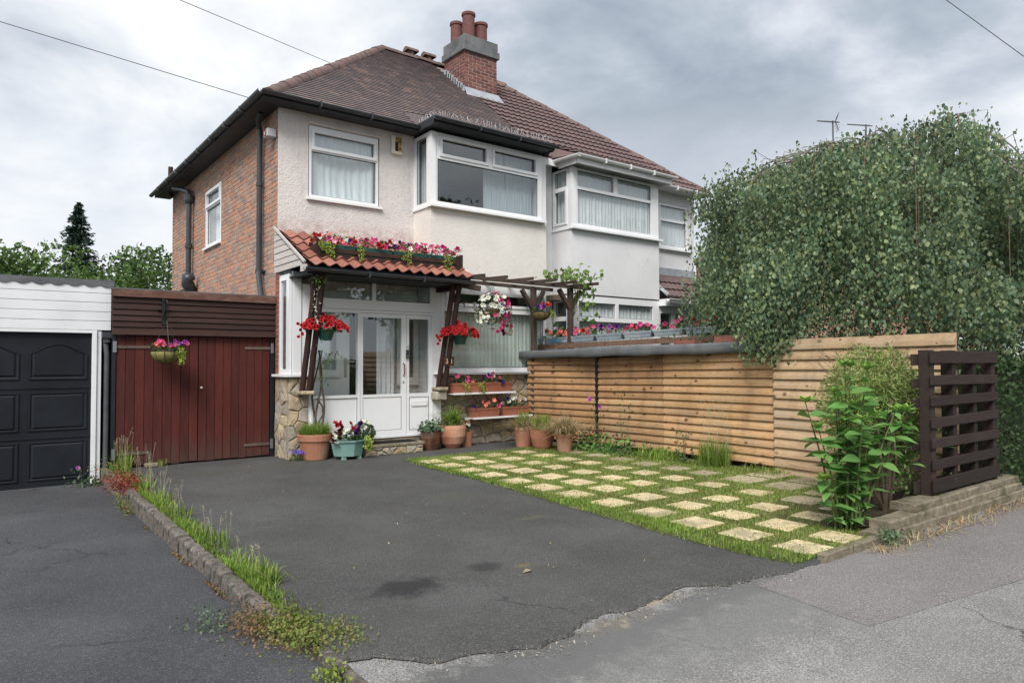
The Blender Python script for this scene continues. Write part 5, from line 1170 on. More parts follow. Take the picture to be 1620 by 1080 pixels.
# ================================================================== POTS, TROUGHS AND BASKETS
def trail(parent, top, L, mat='trailing_leaf', n=40, w=.05, size=.032, out=(0, -.04, 0)):
    t = rng.uniform(0, 1, n)**.8; C = np.array(top)+np.stack([rng.normal(0, w, n)*(1-.4*t)+out[0]*np.minimum(t*4, 1), rng.normal(0, w*.4, n)+out[1]*np.minimum(t*4, 1), -L*t], 1)
    leaf_cloud('trailing_stem', C, rng.uniform(.7, 1.3, n)*size, mat, parent, 1.0, kind='stuff')
def trough(label, cat, a, b, dep, h, mat, group=None, w=None, n=14, fs=.062, fol='foliage', trails=(), rise=(.02, .13), name='planter_trough', taper=.82, nl=170, face=None, pot='trough', bare=None, leafh=.10):
    a, b = Vector(a), Vector(b); U = (b-a); L = U.length; U.normalize(); N = Vector((U.y, -U.x, 0))
    c = (a+b)/2; root = thing(name, label, cat, tuple(c), group)
    m = MB(); hl = L/2; hd = dep/2; k = taper; rim = .014
    rings = [(hl*k+hl*(1-k)*.45, hd*k, 0), (hl*.985, hd*.97, h-.035), (hl, hd+.004, h-.034), (hl+.004, hd+.008, h), (hl-.014, hd-.012, h), (hl-.02, hd-.018, h-.03)]
    vs = [c+U*(sx*x)+N*(sy*y)+ZV*z for x, y, z in rings for sx, sy in ((-1, 1), (1, 1), (1, -1), (-1, -1))]
    m.add(vs, [(4*r+i, 4*r+(i+1) % 4, 4*r+4+(i+1) % 4, 4*r+4+i) for r in range(5) for i in range(4)]+[(0, 3, 2, 1), (20, 21, 22, 23)]); m.build(pot, mat, root, bevel=0)
    C = np.array([list(c+U*random.uniform(-hl*.97, hl*.97)+N*random.uniform(-hd, hd*1.05)+ZV*(h+random.uniform(-.015, leafh))) for _ in range(nl)])
    leaf_cloud('foliage', C, rng.uniform(.025, .055, nl), fol, root, .1, up=(0, 0, .6))
    for i in range(n):
        u = -hl*.97+2*hl*.97*(i+random.uniform(.1, .9))/n
        if bare and bare[0] < (u+hl)/L < bare[1]: continue
        p = c+U*u+N*random.uniform(-hd*.6, hd*1.25)+ZV*(h+random.uniform(*rise)); flower(root, p, fs*random.uniform(.85, 1.2)/1.24, pick(w), face)
    for (u, Lt) in trails: trail(root, tuple(c+U*(u*L-hl)+N*(hd+.015)+ZV*(h+.02)), Lt)
    return root
ALLW = {'red': 2, 'pink': 4, 'magenta': 3, 'white': 1.3, 'purple': .8, 'coral': .6, 'pink_white': 1.2}
# long planter on the canopy: dark slatted box standing on the tiles with liner boxes
pb = thing('planter_box', 'long dark slatted planter of red, pink and white petunias on the canopy tiles', 'planter', (1.45, -.9, 2.95))
bx0, bx1, by0, by1 = .20, 2.74, -1.02, -.76
for (x0, x1) in ((bx0, bx0+.06), (bx1-.06, bx1)):
    m = MB(); m.box(x0, x1, by0-.018, by0, 2.94, 3.22); m.build('upright', 'dark_brown_wood', pb); m = MB(); m.box(x0, x1, by1, by1+.018, 3.05, 3.22); m.build('upright', 'dark_brown_wood', pb)
for x in (bx0+.24, bx1-.12): m = MB(); m.box(x, x+.05, by0-.017, by0-.001, 2.95, 3.20); m.build('upright', 'dark_brown_wood', pb)
for (z0, z1) in ((2.965, 3.035), (3.06, 3.12)): 
    m = MB(); m.box(bx0+.01, bx1-.01, by0+.001, by0+.016, z0, z1); m.build('slat', 'dark_brown_wood', pb)
m = MB(); m.box(bx0, bx0+.016, by0+.017, by1-.001, 2.97, 3.16); m.box(bx1-.016, bx1, by0+.017, by1-.001, 2.97, 3.16); m.box(bx0+.02, bx1-.02, by1-.016, by1-.001, 3.06, 3.16); m.build('end_board', 'dark_brown_wood', pb)
for i in range(4):
    x0 = bx0+.03+i*.625; m = MB(); m.box(x0, x0+.60, by0+.02, by1-.02, 3.03, 3.185); m.build('liner', 'green_plastic', pb, bevel=.01)
n = 620; C = np.stack([rng.uniform(bx0, bx1, n), rng.uniform(by0-.03, by1, n), 3.19+rng.uniform(-.02, .13, n)], 1); leaf_cloud('foliage', C, rng.uniform(.03, .06, n), 'foliage', pb, .1, up=(0, 0, .6))
for i in range(150):
    t = (i+random.random())/150; x = bx0-.01+t*(bx1-bx0+.02)
    w = dict(ALLW)
    for c0, col in ((.14, 'white'), (.52, 'purple'), (.62, 'purple'), (.99, 'white'), (.40, 'red'), (.03, 'red'), (.85, 'magenta'), (.24, 'pink')):
        if abs(t-c0) < .035: w[col] = 9
    flower(pb, (x, random.uniform(by0-.06, by1), 3.19+random.uniform(.02, .155)), random.uniform(.066, .09)/1.24, pick(w))
for x, L in ((.37, .25), (.93, .27), (1.66, .27), (2.42, .27), (.28, .18)):
    for k in range(3): trail(pb, (x+random.uniform(-.07, .07), by0-.03, 3.20), L*random.uniform(.6, 1.05), n=34, w=.03)
# two green pots of red petunias hung on the struts
def strut_pot(x, y, z, label):
    r = thing('wall_pot', label, 'hanging pot', (x, y, z), 'red petunia pots on the struts')
    m = MB(); m.lathe([(.0, -.10), (.085, -.10), (.125, .035), (.14, .04), (.14, .06), (.12, .06), (.11, .03), (0, .03)], (x, y, z), 22); m.build('pot', 'green_plastic', r, smooth=False)
    m = MB(); m.beam((x, y+.12, z+.02), (x, FY-.25, z+.02), .02, .02); m.build('bracket', 'black_iron', r)
    n = 300; a = rng.uniform(0, 6.3, n); q = np.sqrt(rng.uniform(0, 1, n))*.27; C = np.stack([x-.02+q*np.cos(a)*1.1, y+q*np.sin(a)*.7, z+.10+rng.uniform(-.03, .12, n)-q*q*.9], 1)
    leaf_cloud('foliage', C, rng.uniform(.03, .055, n), 'foliage', r, .2, up=(0, -.3, .4))
    for i in range(92):
        a = random.uniform(0, 6.3); q = math.sqrt(random.random())*.31; dx, dy = q*math.cos(a)*1.15, q*math.sin(a)*.75-.03
        flower(r, (x-.03+dx, y+dy, z+.25-q*q*1.9+random.uniform(-.04, .03)), random.uniform(.074, .092)/1.24, 'red', (dx*1.5-.2, dy*1.5-.8, .6), .35)
    for i in range(9): flower(r, (x-.36+random.gauss(0, .05), y-.03+random.gauss(0, .05), z+.02+random.uniform(-.12, .12)), .058/1.24, 'red', (-.6, -.7, .1), .35)
strut_pot(.38, -.96, 1.86, 'dark green pot of red petunias on the strut beside the narrow porch window')
strut_pot(2.73, -.96, 1.83, 'dark green pot of red petunias on the strut above the number plate')
# hanging baskets
def basket(x, y, z, r, label, hook, liner='coir', group='hanging baskets', drop=None):
    o = thing('hanging_basket', label, 'hanging basket', (x, y, z), group)
    prof = [(r*math.cos(t), r*.85*math.sin(t)) for t in [-math.pi/2+math.pi/2*i/8 for i in range(9)]]
    m = MB(); m.lathe(prof+[(r*.9, 0), (0, -.01)], (x, y, z), 20); m.build('liner', liner, o, smooth=True)
    m = MB(); m.tube([(x+r*1.02*math.cos(t), y+r*1.02*math.sin(t), z) for t in [2*math.pi*i/24 for i in range(25)]], .005, 5)
    for i in range(10):
        a = 2*math.pi*i/10; m.tube([(x+1.015*r*math.cos(t)*math.cos(a), y+1.015*r*math.cos(t)*math.sin(a), z+1.015*r*.85*math.sin(t)) for t in [-math.pi/2*k/6 for k in range(7)]], .003, 4)
    m.build('wire_frame', 'black_iron', o)
    m = MB()
    for i in range(3):
        a = 2*math.pi*i/3+.5; m.tube([(x+r*math.cos(a), y+r*math.sin(a), z), (x, y, hook)], .0045, 4)
    m.build('chain', 'chain_metal', o); return o
b1 = basket(-1.62, -.26, 1.60, .20, 'moss-lined basket of pink flowers hung on the garage boards', 2.02, 'moss_liner')
n = 160; a = rng.uniform(0, 6.3, n); q = np.sqrt(rng.uniform(0, 1, n))*.2; leaf_cloud('foliage', np.stack([-1.62+q*np.cos(a), -.26+q*np.sin(a), 1.62+rng.uniform(-.01, .08, n)], 1), .04, 'foliage', b1, .1)
for i in range(15): flower(b1, (-1.70+random.gauss(0, .055), -.36+random.gauss(0, .05), 1.67+random.uniform(0, .07)), .052, pick({'pink': 3, 'coral': 1.2, 'magenta': 1}))
for i in range(7): flower(b1, (-1.58+random.gauss(0, .035), -.38+random.gauss(0, .04), 1.66+random.uniform(0, .05)), .048, 'purple')
for i in range(9): flower(b1, (-1.46+random.gauss(0, .05), -.35+random.gauss(0, .04), 1.68+random.uniform(0, .06)), .05, pick({'pink': 2, 'mauve': 1.4}))
for k in range(4): trail(b1, (-1.47+random.uniform(-.05, .05), -.43, 1.64), .24*random.uniform(.6, 1), n=36, w=.025, size=.036)
m = MB(); m.tube([(-1.62, -.04, 2.30), (-1.62, -.26, 2.30), (-1.62, -.29, 2.26), (-1.62, -.28, 2.22)], .009, 6); m.tube([(-1.62, -.04, 2.05), (-1.62, -.15, 2.14), (-1.62, -.25, 2.29)], .007, 6); m.box(-1.64, -1.60, -.045, -.025, 1.98, 2.36); m.tube([(-1.70, -.035, 2.18), (-1.54, -.035, 2.18)], .010, 6)
m.build('basket_bracket', 'black_iron', None, (-1.62, -.04, 2.1), label='black iron hook bracket on the dark boards over the garage doors', cat='bracket')
m = MB(); m.tube([(-1.62, -.28, 2.22), (-1.625, -.28, 2.16), (-1.60, -.28, 2.13), (-1.62, -.26, 2.02)], .006, 5); m.build('hook', 'black_iron', b1)
b2 = thing('hanging_basket', 'overflowing ball of white and magenta petunias hung from the pergola rail', 'hanging basket', (3.27, -1.15, 2.3), 'hanging baskets')
m = MB(); m.lathe([(.13*math.cos(t), .13*math.sin(t)) for t in [-math.pi/2+math.pi/2*i/6 for i in range(7)]], (3.27, -1.15, 2.33), 16); m.build('liner', 'coir', b2)
m = MB(); [m.tube([(3.27+.12*math.cos(a), -1.15+.12*math.sin(a), 2.33), (3.27, -1.15, 2.80)], .003, 4) for a in (0, 2.1, 4.2)]; m.build('chain', 'chain_metal', b2)
n = 520; v = rng.normal(size=(n, 3)); v /= np.linalg.norm(v, axis=1)[:, None]; C = np.array([3.27, -1.15, 2.34])+v*(rng.uniform(.3, 1, n)**.4)[:, None]*np.array([.30, .26, .28]); leaf_cloud('foliage', C, rng.uniform(.03, .055, n), 'foliage', b2, .4)
for i in range(95):
    v = Vector((random.gauss(0, 1), random.gauss(-.35, 1), random.gauss(.1, .9))).normalized(); p = Vector((3.27, -1.15, 2.33))+Vector((v.x*.33, v.y*.30, v.z*.30+(0 if v.z > 0 else -.04)))
    pr = (p.x-3.27)*1.1+random.gauss(0, .12)
    c = 'white' if pr < -.02 else pick({'pink': 1.5, 'magenta': 2.5, 'white': .6})
    flower(b2, tuple(p), random.uniform(.074, .092)/1.24, c, tuple(v), .3)
for i in range(14): flower(b2, (3.42+random.gauss(0, .06), -1.25+random.gauss(0, .05), 2.02+random.gauss(0, .06)), .062, pick({'magenta': 2, 'maroon': 1.5, 'pink': 1}), None, .4)
for i in range(7): flower(b2, (2.99+random.gauss(0, .05), -1.28+random.gauss(0, .04), 2.06+random.uniform(-.03, .2)), .058, 'white', None, .4)
for k in range(5): trail(b2, (3.45+random.uniform(-.08, .08), -1.3, 2.14), .25, 'weed_brown', 26, .02, .03)
b3 = basket(4.42, -1.05, 2.33, .175, 'coir-lined basket of purple and red petunias between the pergola posts', 2.78)
n = 120; a = rng.uniform(0, 6.3, n); q = np.sqrt(rng.uniform(0, 1, n))*.17; leaf_cloud('foliage', np.stack([4.42+q*np.cos(a), -1.05+q*np.sin(a), 2.35+rng.uniform(-.01, .07, n)], 1), .04, 'foliage', b3, .1)
for i in range(14): flower(b3, (4.35+random.gauss(0, .06), -1.12+random.gauss(0, .05), 2.39+random.uniform(0, .06)), .052, pick({'purple': 4, 'mauve': 1}))
for i in range(11): flower(b3, (4.47+random.gauss(0, .05), -1.13+random.gauss(0, .05), 2.42+random.uniform(0, .08)), .052, pick({'red': 2, 'coral': 1, 'magenta': 1}))
for k in range(3): trail(b3, (4.52+random.uniform(-.04, .06), -1.2, 2.39), .16, n=20, w=.02)
m = MB(); m.tube([(2.66, -.98, 2.40), (2.74, -1.0, 2.43), (2.80, -1.0, 2.40), (2.79, -1.0, 2.36)], .008, 6); m.build('hook', 'black_iron', None, (2.66, -.98, 2.4), label='empty black hook on the right strut above the red petunias', cat='hook')
# vine in the pergola corner and the climber on the left strut
vn = thing('grape_vine', 'bright green vine sprawling over the right end of the pergola', 'vine', (5.1, -1.1, 2.9))
n = 120; C = np.stack([np.clip(rng.normal(5.0, .28, n), 4.3, 5.42), np.clip(rng.normal(-1.25, .25, n), -1.6, -.8), 2.93+np.abs(rng.normal(0, .10, n))], 1); leaf_cloud('foliage', C, rng.uniform(.07, .125, n), 'vine_leaf', vn, .2, .9, (0, -.5, .6))
n = 70; t = rng.uniform(0, 1, n); C = np.stack([5.22+rng.normal(0, .10, n)+.1*t, -1.38+rng.normal(0, .07, n), 2.85-t*.95], 1); leaf_cloud('foliage', C, rng.uniform(.07, .115, n), 'vine_leaf', vn, .6, .9, (0, -.6, .2))
n = 26; C = np.stack([rng.normal(4.9, .25, n), rng.normal(-1.0, .1, n), rng.uniform(1.85, 2.15, n)], 1); leaf_cloud('foliage', C, rng.uniform(.08, .13, n), 'foliage', vn, .4, .9, (0, -.6, .2))
m = MB()
for i in range(7): m.tube([(5.05, -1.15, 2.0+.1*i), (5.1+random.uniform(-.1, .2), -1.3, 2.6), (5.05+random.uniform(-.5, .5), -1.25+random.uniform(-.2, .2), 3.0+random.uniform(0, .15))], .006, 5)
m.build('stem', 'stem_green', vn)
cb = thing('climber', 'twisting woody climber with pale flowers growing up the left strut', 'climber', (.33, -.8, .25))
m = MB(); 
for s in range(3):
    pts = [(.34+.03*s+.045*math.sin(z*5+s*2), -.66-.05*s-.12*max(0, z-1), z) for z in [.30+i*.12 for i in range(12)]]; m.tube(pts, [.018-.0008*i for i in range(12)], 6)
m.tube([(.36, -.69, .9), (.44, -.7, .78), (.45, -.7, .66), (.38, -.68, .52)], .012, 6); m.build('stem', 'bark', cb)
n = 46; z = rng.uniform(1.1, 2.75, n); C = np.stack([.24+rng.normal(0, .05, n)+.10*(z < 1.6), -1.0+rng.normal(0, .05, n), z], 1); leaf_cloud('foliage', C, rng.uniform(.03, .055, n), 'vine_leaf', cb, .5)
n = 60; C = np.stack([rng.normal(.20, .06, n), rng.normal(-1.18, .05, n), 2.62+rng.normal(0, .05, n)], 1); leaf_cloud('foliage', C, rng.uniform(.04, .07, n), 'vine_leaf', cb, .8)
n = 26; z = rng.uniform(1.95, 2.55, n); leaf_cloud('blossom', np.stack([.17+rng.normal(0, .025, n), -1.14+rng.normal(0, .03, n), z], 1), .035, PET['white'], cb, .6)
n = 24; leaf_cloud('foliage', np.stack([rng.uniform(.35, .70, n), -.75+rng.normal(0, .05, n), 1.52+rng.normal(0, .05, n)], 1), .05, 'vine_leaf', cb, .4)
# shelves with terracotta troughs on the stone wall
for (x0, x1, z, lab) in ((2.66, 3.98, .905, 'upper white shelf on the stone wall carrying two terracotta troughs'), (3.06, 4.36, .475, 'lower white shelf on the stone wall carrying two terracotta troughs')):
    o = thing('shelf', lab, 'shelf', ((x0+x1)/2, -.75, z), 'wall shelves'); m = MB(); m.box(x0, x1, -.86, FY-.012, z-.012, z); m.box(x0, x1, -.872, -.861, z-.018, z+.014); m.build('board', 'upvc_dirty', o)
    m = MB()
    for x in (x0+.2, x1-.25): m.box(x-.012, x+.012, -.84, FY-.03, z-.05, z-.013)
    m.build('bracket', 'galvanised', o)
    m = MB()
    for x in (x0+.42, x1-.22): m.tube([(x, -.868, z+.02), (x, FY-.03, z+.42)], .0025, 4)
    m.build('wire', 'galvanised', o)
PK = {'pink': 4, 'magenta': 2, 'coral': .7}
trough('left terracotta trough of pink petunias on the upper shelf', 'trough', (2.70, -.74, .908), (3.28, -.74, .908), .19, .175, 'terracotta_trough', 'terracotta shelf troughs', {'pink': 4, 'coral': 1, 'magenta': 1}, 13, .075, trails=((.34, .20), (.40, .16), (.86, .22), (.95, .2)), bare=(.78, 1), nl=130)
trough('right terracotta trough of pink, white and purple petunias on the upper shelf', 'trough', (3.34, -.74, .908), (3.92, -.74, .908), .19, .175, 'terracotta_trough', 'terracotta shelf troughs', {'pink': 4, 'magenta': 1.5, 'white': 1.2, 'purple': 1.5}, 17, .08, nl=120, rise=(.0, .15), bare=(.72, 1))
trough('left terracotta trough with sparse pink petunias on the lower shelf', 'trough', (3.08, -.74, .478), (3.66, -.74, .478), .19, .165, 'terracotta_trough', 'terracotta shelf troughs', {'coral': 3, 'pink': 1.5, 'purple': 1}, 7, .075, nl=110)
trough('right terracotta trough of pink and white petunias beside the fence on the lower shelf', 'trough', (3.74, -.74, .478), (4.32, -.74, .478), .19, .165, 'terracotta_trough', 'terracotta shelf troughs', {'pink_white': 3, 'white': 2, 'purple': 1.2}, 10, .08, nl=190, rise=(.05, .16))
# grey troughs along the fence roof
TR = [('coral', {'purple': 2.4, 'coral': 2, 'magenta': 1}, 'first grey trough from the house, coral and purple petunias above the fence'), ('red', {'coral': 4, 'red': 2.5}, 'grey trough crowded with coral red petunias above the fence'), ('pink', {'pink': 2, 'coral': 3, 'red': 1, 'purple': .6}, 'grey trough of pink and coral petunias above the darker fence'),
      ('mix', {'pink': 2, 'mauve': 1.5, 'purple': 2, 'white': .6}, 'grey trough of pink, mauve and deep purple petunias above the fence'), ('pk', {'pink': 4, 'magenta': 1.5, 'red': .8}, 'grey trough of rose pink petunias above the honey coloured fence'), ('sp', {'pink': 3, 'magenta': 1}, 'sparsely flowering grey trough farthest along before the birch'), ('fa', {'pink': 2, 'red': 1}, 'grey trough half hidden under the drooping birch leaves')]
dT = Vector((.62, -3.62, .115))/6.2; T0 = Vector((4.84, .0, 1.758))
for i, (k, w, lab) in enumerate(TR):
    a = T0+dT*(i*1.0+.03); b = T0+dT*(i*1.0+.97)
    o = trough(lab, 'trough', tuple(a), tuple(b), .16, .105, 'grey_trough', 'grey troughs on the fence roof', w, (9, 15, 11, 11, 10, 6, 5)[i], .085, nl=110, rise=(.03, .16), name='planter_trough', face=(-.7, -.7, .4))
    if i < 2:
        m = MB(); U = (b-a).normalized(); N = Vector((U.y, -U.x, 0)); N = N if N.x < 0 else -N; c = a+(b-a)*.45+N*.0785+ZV*.045; m.frame(c, U*.10, N*.0012, ZV*.018); m.build('label', 'blue_print', o)
# pots standing on the ground
def pot_thing(label, cat, x, y, prof, mat, name='potted_plant', n=24, group=None, z=None, sx=1, smooth=True):
    z = hy(y) if z is None else z; o = thing(name, label, cat, (x, y, z), group); m = MB(); m.lathe(prof, (x, y, z), n, sx); p = m.build('pot', mat, o, smooth=False); 
    m = MB(); r, q = prof[-1]; m.lathe([(r, q), (0, q+.005)], (x, y, z), n, sx); m.build('compost', 'soil', o)
    return o
def rimmed(r0, r1, h, rim=.06): return [(0, 0), (r0, 0), (r0*1.02, .01), (r1*.93, h-rim), (r1, h-rim+.004), (r1*1.03, h), (r1*.9, h), (r1*.88, h-.05)]
o = pot_thing('large terracotta pot with a dome of grassy green leaves by the stone pillar', 'potted plant', .33, -.70, [(0, 0), (.165, 0), (.175, .01), (.232, .27), (.236, .28), (.255, .285), (.262, .37), (.255, .38), (.225, .38), (.22, .34)], 'terracotta')
n = 1500; a = rng.uniform(0, 6.3, n); q = np.sqrt(rng.uniform(0, 1, n))*.2; blades('foliage', np.stack([.33+q*np.cos(a), -.70+q*np.sin(a), np.full(n, .35)], 1), rng.uniform(.12, .27, n), 'grass_lush', o, .75, .004)
o = pot_thing('teal octagonal planter with pansies and petunias on the tarmac before the porch', 'planter', .76, -.90, [(0, .05), (.21, .05), (.255, .255), (.275, .26), (.28, .285), (.25, .285), (.24, .25)], 'teal_plastic', 'planter', 8, sx=1.05, smooth=False)
m = MB()
for a in range(4): m.box(.76+.17*math.cos(a*1.571+.785)*1.0-.03, .76+.17*math.cos(a*1.571+.785)+.03, -.9+.17*math.sin(a*1.571+.785)-.03, -.9+.17*math.sin(a*1.571+.785)+.03, 0, .06)
m.build('foot', 'teal_plastic', o)
n = 110; leaf_cloud('foliage', np.stack([rng.normal(.76, .14, n), rng.normal(-.92, .1, n), .28+rng.uniform(0, .12, n)], 1), .05, 'foliage', o, .1)
for (x, z, c, k) in ((.55, .50, 'red', 4), (.58, .42, 'maroon', 7), (.50, .36, 'maroon', 5), (.68, .40, 'white', 8), (.80, .46, 'red', 3), (.84, .42, 'purple', 10), (.90, .48, 'purple', 4), (.98, .50, 'white', 6), (.52, .30, 'white', 4)):
    for i in range(k): flower(o, (x+random.gauss(0, .035), -1.0+random.gauss(0, .05), z+random.gauss(0, .035)), .066, c)
for k in range(6): trail(o, (.92+random.uniform(-.06, .10), -1.12, .34), .24*random.uniform(.5, 1), n=26, w=.03, size=.045)
o = pot_thing('low dark pot with a rounded leafy dome between teal planter and doorstep', 'potted plant', 1.06, -.76, [(0, 0), (.12, 0), (.17, .22), (.15, .23), (.14, .2)], 'glazed_brown')
n = 420; v = rng.normal(size=(n, 3)); v /= np.linalg.norm(v, axis=1)[:, None]; leaf_cloud('foliage', np.array([1.06, -.78, .36])+np.abs(v)*np.sign(v)*np.array([.19, .16, .14]), .05, 'foliage', o, .1, .8, (0, -.3, .5))
o = pot_thing('brown glazed barrel pot with pale green scalloped leaves right of the step', 'potted plant', 2.27, -.76, [(0, 0), (.135, 0), (.165, .1), (.172, .2), (.16, .29), (.165, .30), (.145, .30), (.14, .27)], 'glazed_brown')
n = 260; leaf_cloud('foliage', np.stack([rng.normal(2.27, .12, n), rng.normal(-.78, .09, n), .31+np.abs(rng.normal(0, .07, n))], 1), rng.uniform(.045, .075, n), 'foliage_blue', o, .1, .9, (0, -.4, .8))
o = pot_thing('wide rounded terracotta bowl with strappy day-lily leaves', 'potted plant', 2.70, -.76, [(0, 0), (.12, 0), (.19, .08), (.235, .2), (.24, .33), (.225, .385), (.20, .385), (.19, .35)], 'terracotta')
n = 150; a = rng.uniform(0, 6.3, n); q = np.sqrt(rng.uniform(0, 1, n))*.12; blades('foliage', np.stack([2.70+q*np.cos(a), -.76+q*np.sin(a), np.full(n, .36)], 1), rng.uniform(.2, .42, n), 'grass_lush', o, .8, .011, segs=4); n = 40; a = rng.uniform(0, 6.3, n); blades('dry_leaf', np.stack([2.70+.15*np.cos(a), -.76+.15*np.sin(a), np.full(n, .38)], 1), rng.uniform(.12, .22, n), 'weed_mix', o, 1.4, .010, segs=4, curl=.2)
o = pot_thing('small cylindrical terracotta pot with one red and white petunia', 'potted plant', 3.0, -.74, [(0, 0), (.095, 0), (.115, .25), (.10, .25), (.095, .22)], 'terracotta')
n = 60; leaf_cloud('foliage', np.stack([rng.normal(3.0, .06, n), rng.normal(-.74, .05, n), .27+rng.uniform(0, .10, n)], 1), .045, 'foliage', o, .1)
for i in range(6): flower(o, (3.0+random.gauss(0, .04), -.8+random.gauss(0, .02), .40+random.gauss(0, .03)), .06, ('red', 'coral', 'white', 'red', 'coral', 'white')[i])
for i in range(3): flower(o, (2.96+random.gauss(0, .02), -.8, .46), .06, 'white')
GP = 'terracotta pots of grasses by the fence'
def grass_pot(label, x, y, prof, green, dry, hgt, dh, lean):
    o = pot_thing(label, 'potted plant', x, y, prof, 'terracotta', group=GP); zt = prof[-1][1]+hy(y); r = prof[-1][0]*.8
    if green: a = rng.uniform(0, 6.3, green); q = np.sqrt(rng.uniform(0, 1, green))*r; blades('foliage', np.stack([x+q*np.cos(a), y+q*np.sin(a), np.full(green, zt)], 1), rng.uniform(.6, 1.1, green)*hgt, 'grass_lush', o, .45, .006, segs=3)
    if dry: a = rng.uniform(0, 6.3, dry); q = np.sqrt(rng.uniform(0, 1, dry))*r; blades('dry_leaf', np.stack([x+q*np.cos(a), y+q*np.sin(a), np.full(dry, zt)], 1), rng.uniform(.6, 1.1, dry)*dh, 'grass_dry', o, lean, .005, segs=5, curl=.1)
    return o
o = grass_pot('tall terracotta pot of green and straw grass nearest the stone wall', 3.74, -1.38, rimmed(.125, .165, .34), 130, 420, .38, .28, 1.6)
n = 200; a = rng.uniform(0, 6.3, n); q = rng.uniform(.14, .21, n); tt = rng.uniform(0, .26, n); 
o = grass_pot('pale terracotta bowl of short green grass, middle of the three by the fence', 3.76, -1.86, [(0, 0), (.125, 0), (.16, .06), (.20, .2), (.212, .33), (.20, .335), (.18, .32)], 260, 60, .30, .25, .9)
o = grass_pot('narrow terracotta pot under a mop of bleached dry grass', 3.79, -2.37, rimmed(.105, .145, .31), 0, 1000, .3, .36, 1.25)

# ================================================================== BUSHES AND WEEDS
def leaf_proto(name, mat, n=5, fold=.18, asp=.56, raw=False):
    b = MB(); vs = []
    for i in range(n+1):
        t = i/n; w = asp*.5*math.sin(math.pi*min(t*1.05, 1)**.75)*(1-.25*t) if 0 < i < n else .0
        zc = -.16*t*t; vs += [(-w, t, zc+fold*w), (0, t, zc), (w, t, zc+fold*w)]
    fs = []
    for i in range(n): a = 3*i; fs += [(a, a+1, a+4, a+3), (a+1, a+2, a+5, a+4)]
    b.add(vs, fs); return b if raw else proto(b, name, mat, True)
HL = leaf_proto('leaf', 'hydrangea_leaf'); YL = leaf_proto('leaf', 'young_leaf')
hb = thing('hydrangea_bush', 'tall leafy bush of broad bright green leaves at the corner of the lawn', 'bush', (2.46, -7.62, -.06))
HM = []
for s in range(19):
    a = random.uniform(0, 6.3); tx = -.75+1.6*(s+random.random())/19; ty = random.uniform(-.35, .35)
    H = (1.48 if abs(tx) < .35 else 1.22)*random.uniform(.70, 1.0); bx, by = 2.46+tx*.16+random.gauss(0, .05), -7.62+ty*.3
    if s % 5 == 2: H *= .55
    pts = [Vector((bx+tx*.55*(t**1.3), by+ty*.7*(t**1.2), -.06+H*t)) for t in [i/7 for i in range(8)]]
    m = MB(); m.tube(pts, [.012-.0011*i for i in range(8)], 6); m.build('stem', 'stem_green', hb)
    nn = int(H/.105)
    for k in range(1, nn+1):
        t = k/nn; f = t*7; i = min(int(f), 6); p = pts[i].lerp(pts[i+1], f-i); rot = k*1.571+s
        for sd in (0, math.pi):
            if random.random() < .10*(1-t): continue
            aa = rot+sd+random.gauss(0, .35); sz = (.205 if t < .92 else .12)*random.uniform(.75, 1.2)*(1.0 if t > .35 else .8)
            g = Vector((math.cos(aa), math.sin(aa), random.uniform(-.35, .30)+(.5 if t > .92 else 0))).normalized(); sx = g.cross(ZV).normalized(); up = sx.cross(g)
            tl = random.gauss(0, .3); sx2 = sx*math.cos(tl)+up*math.sin(tl); up2 = sx2.cross(g)
            sz *= .92; LM = Matrix.Translation(p) @ mat4(sx2*sz*1.05, g*sz, up2*sz, (0, 0, 0)); HM.append(LM) if t < .95 and random.random() > .03 else inst('leaf', YL, hb, LM)
    for j in range(6):
        aa = j*1.047+s; g = Vector((math.cos(aa), math.sin(aa), .9)).normalized(); sx = g.cross(ZV).normalized()
        inst('leaf', YL, hb, Matrix.Translation(pts[-1]) @ mat4(sx*.10, g*.11, sx.cross(g)*.10, (0, 0, 0)))
pieces('leaf', leaf_proto('leaf', 'hydrangea_leaf', raw=True), HM, 'hydrangea_leaf', hb, 270, True)
fb = thing('fine_leaved_shrub', 'airy shrub with tiny yellowish leaves between the hydrangea and the pallet', 'shrub', (3.75, -7.3, -.05))
m = MB()
for s in range(9):
    a = random.uniform(-1, 1); b = random.uniform(-1, 1); pts = [(3.72+.10*a+.45*a*t, -7.32+.08*b+.3*b*t, -.08+1.15*t) for t in [i/6 for i in range(7)]]; pts = [(x+random.gauss(0, .018), y+random.gauss(0, .018), z) for x, y, z in pts]; m.tube(pts, [.032-.0042*i for i in range(7)], 7)
m.tube([(3.95, -7.45, -.05), (4.12, -7.5, .18), (4.22, -7.52, .40)], [.035, .028, .02], 7)
m.build('stem', 'stem_brown', fb)
n = 17000; v = rng.normal(size=(n, 3)); v /= np.linalg.norm(v, axis=1)[:, None]; rr = rng.uniform(0, 1, n)**.4; lum = 1+.18*np.sin(v[:, 0]*7+2)*np.sin(v[:, 2]*6+v[:, 1]*5)
C = np.array([3.72, -7.28, .98])+v*(rr*lum)[:, None]*np.array([.66, .46, .60]); leaf_cloud('foliage', C, rng.uniform(.028, .058, n), 'shrub_leaf', fb, .2, .34)
n = 1800; C = np.stack([rng.normal(3.95, .28, n), rng.normal(-7.35, .2, n), rng.uniform(.1, .8, n)], 1); leaf_cloud('foliage', C, rng.uniform(.03, .06, n), 'hydrangea_leaf', fb, .2, .45)
m = MB(); nn = 0
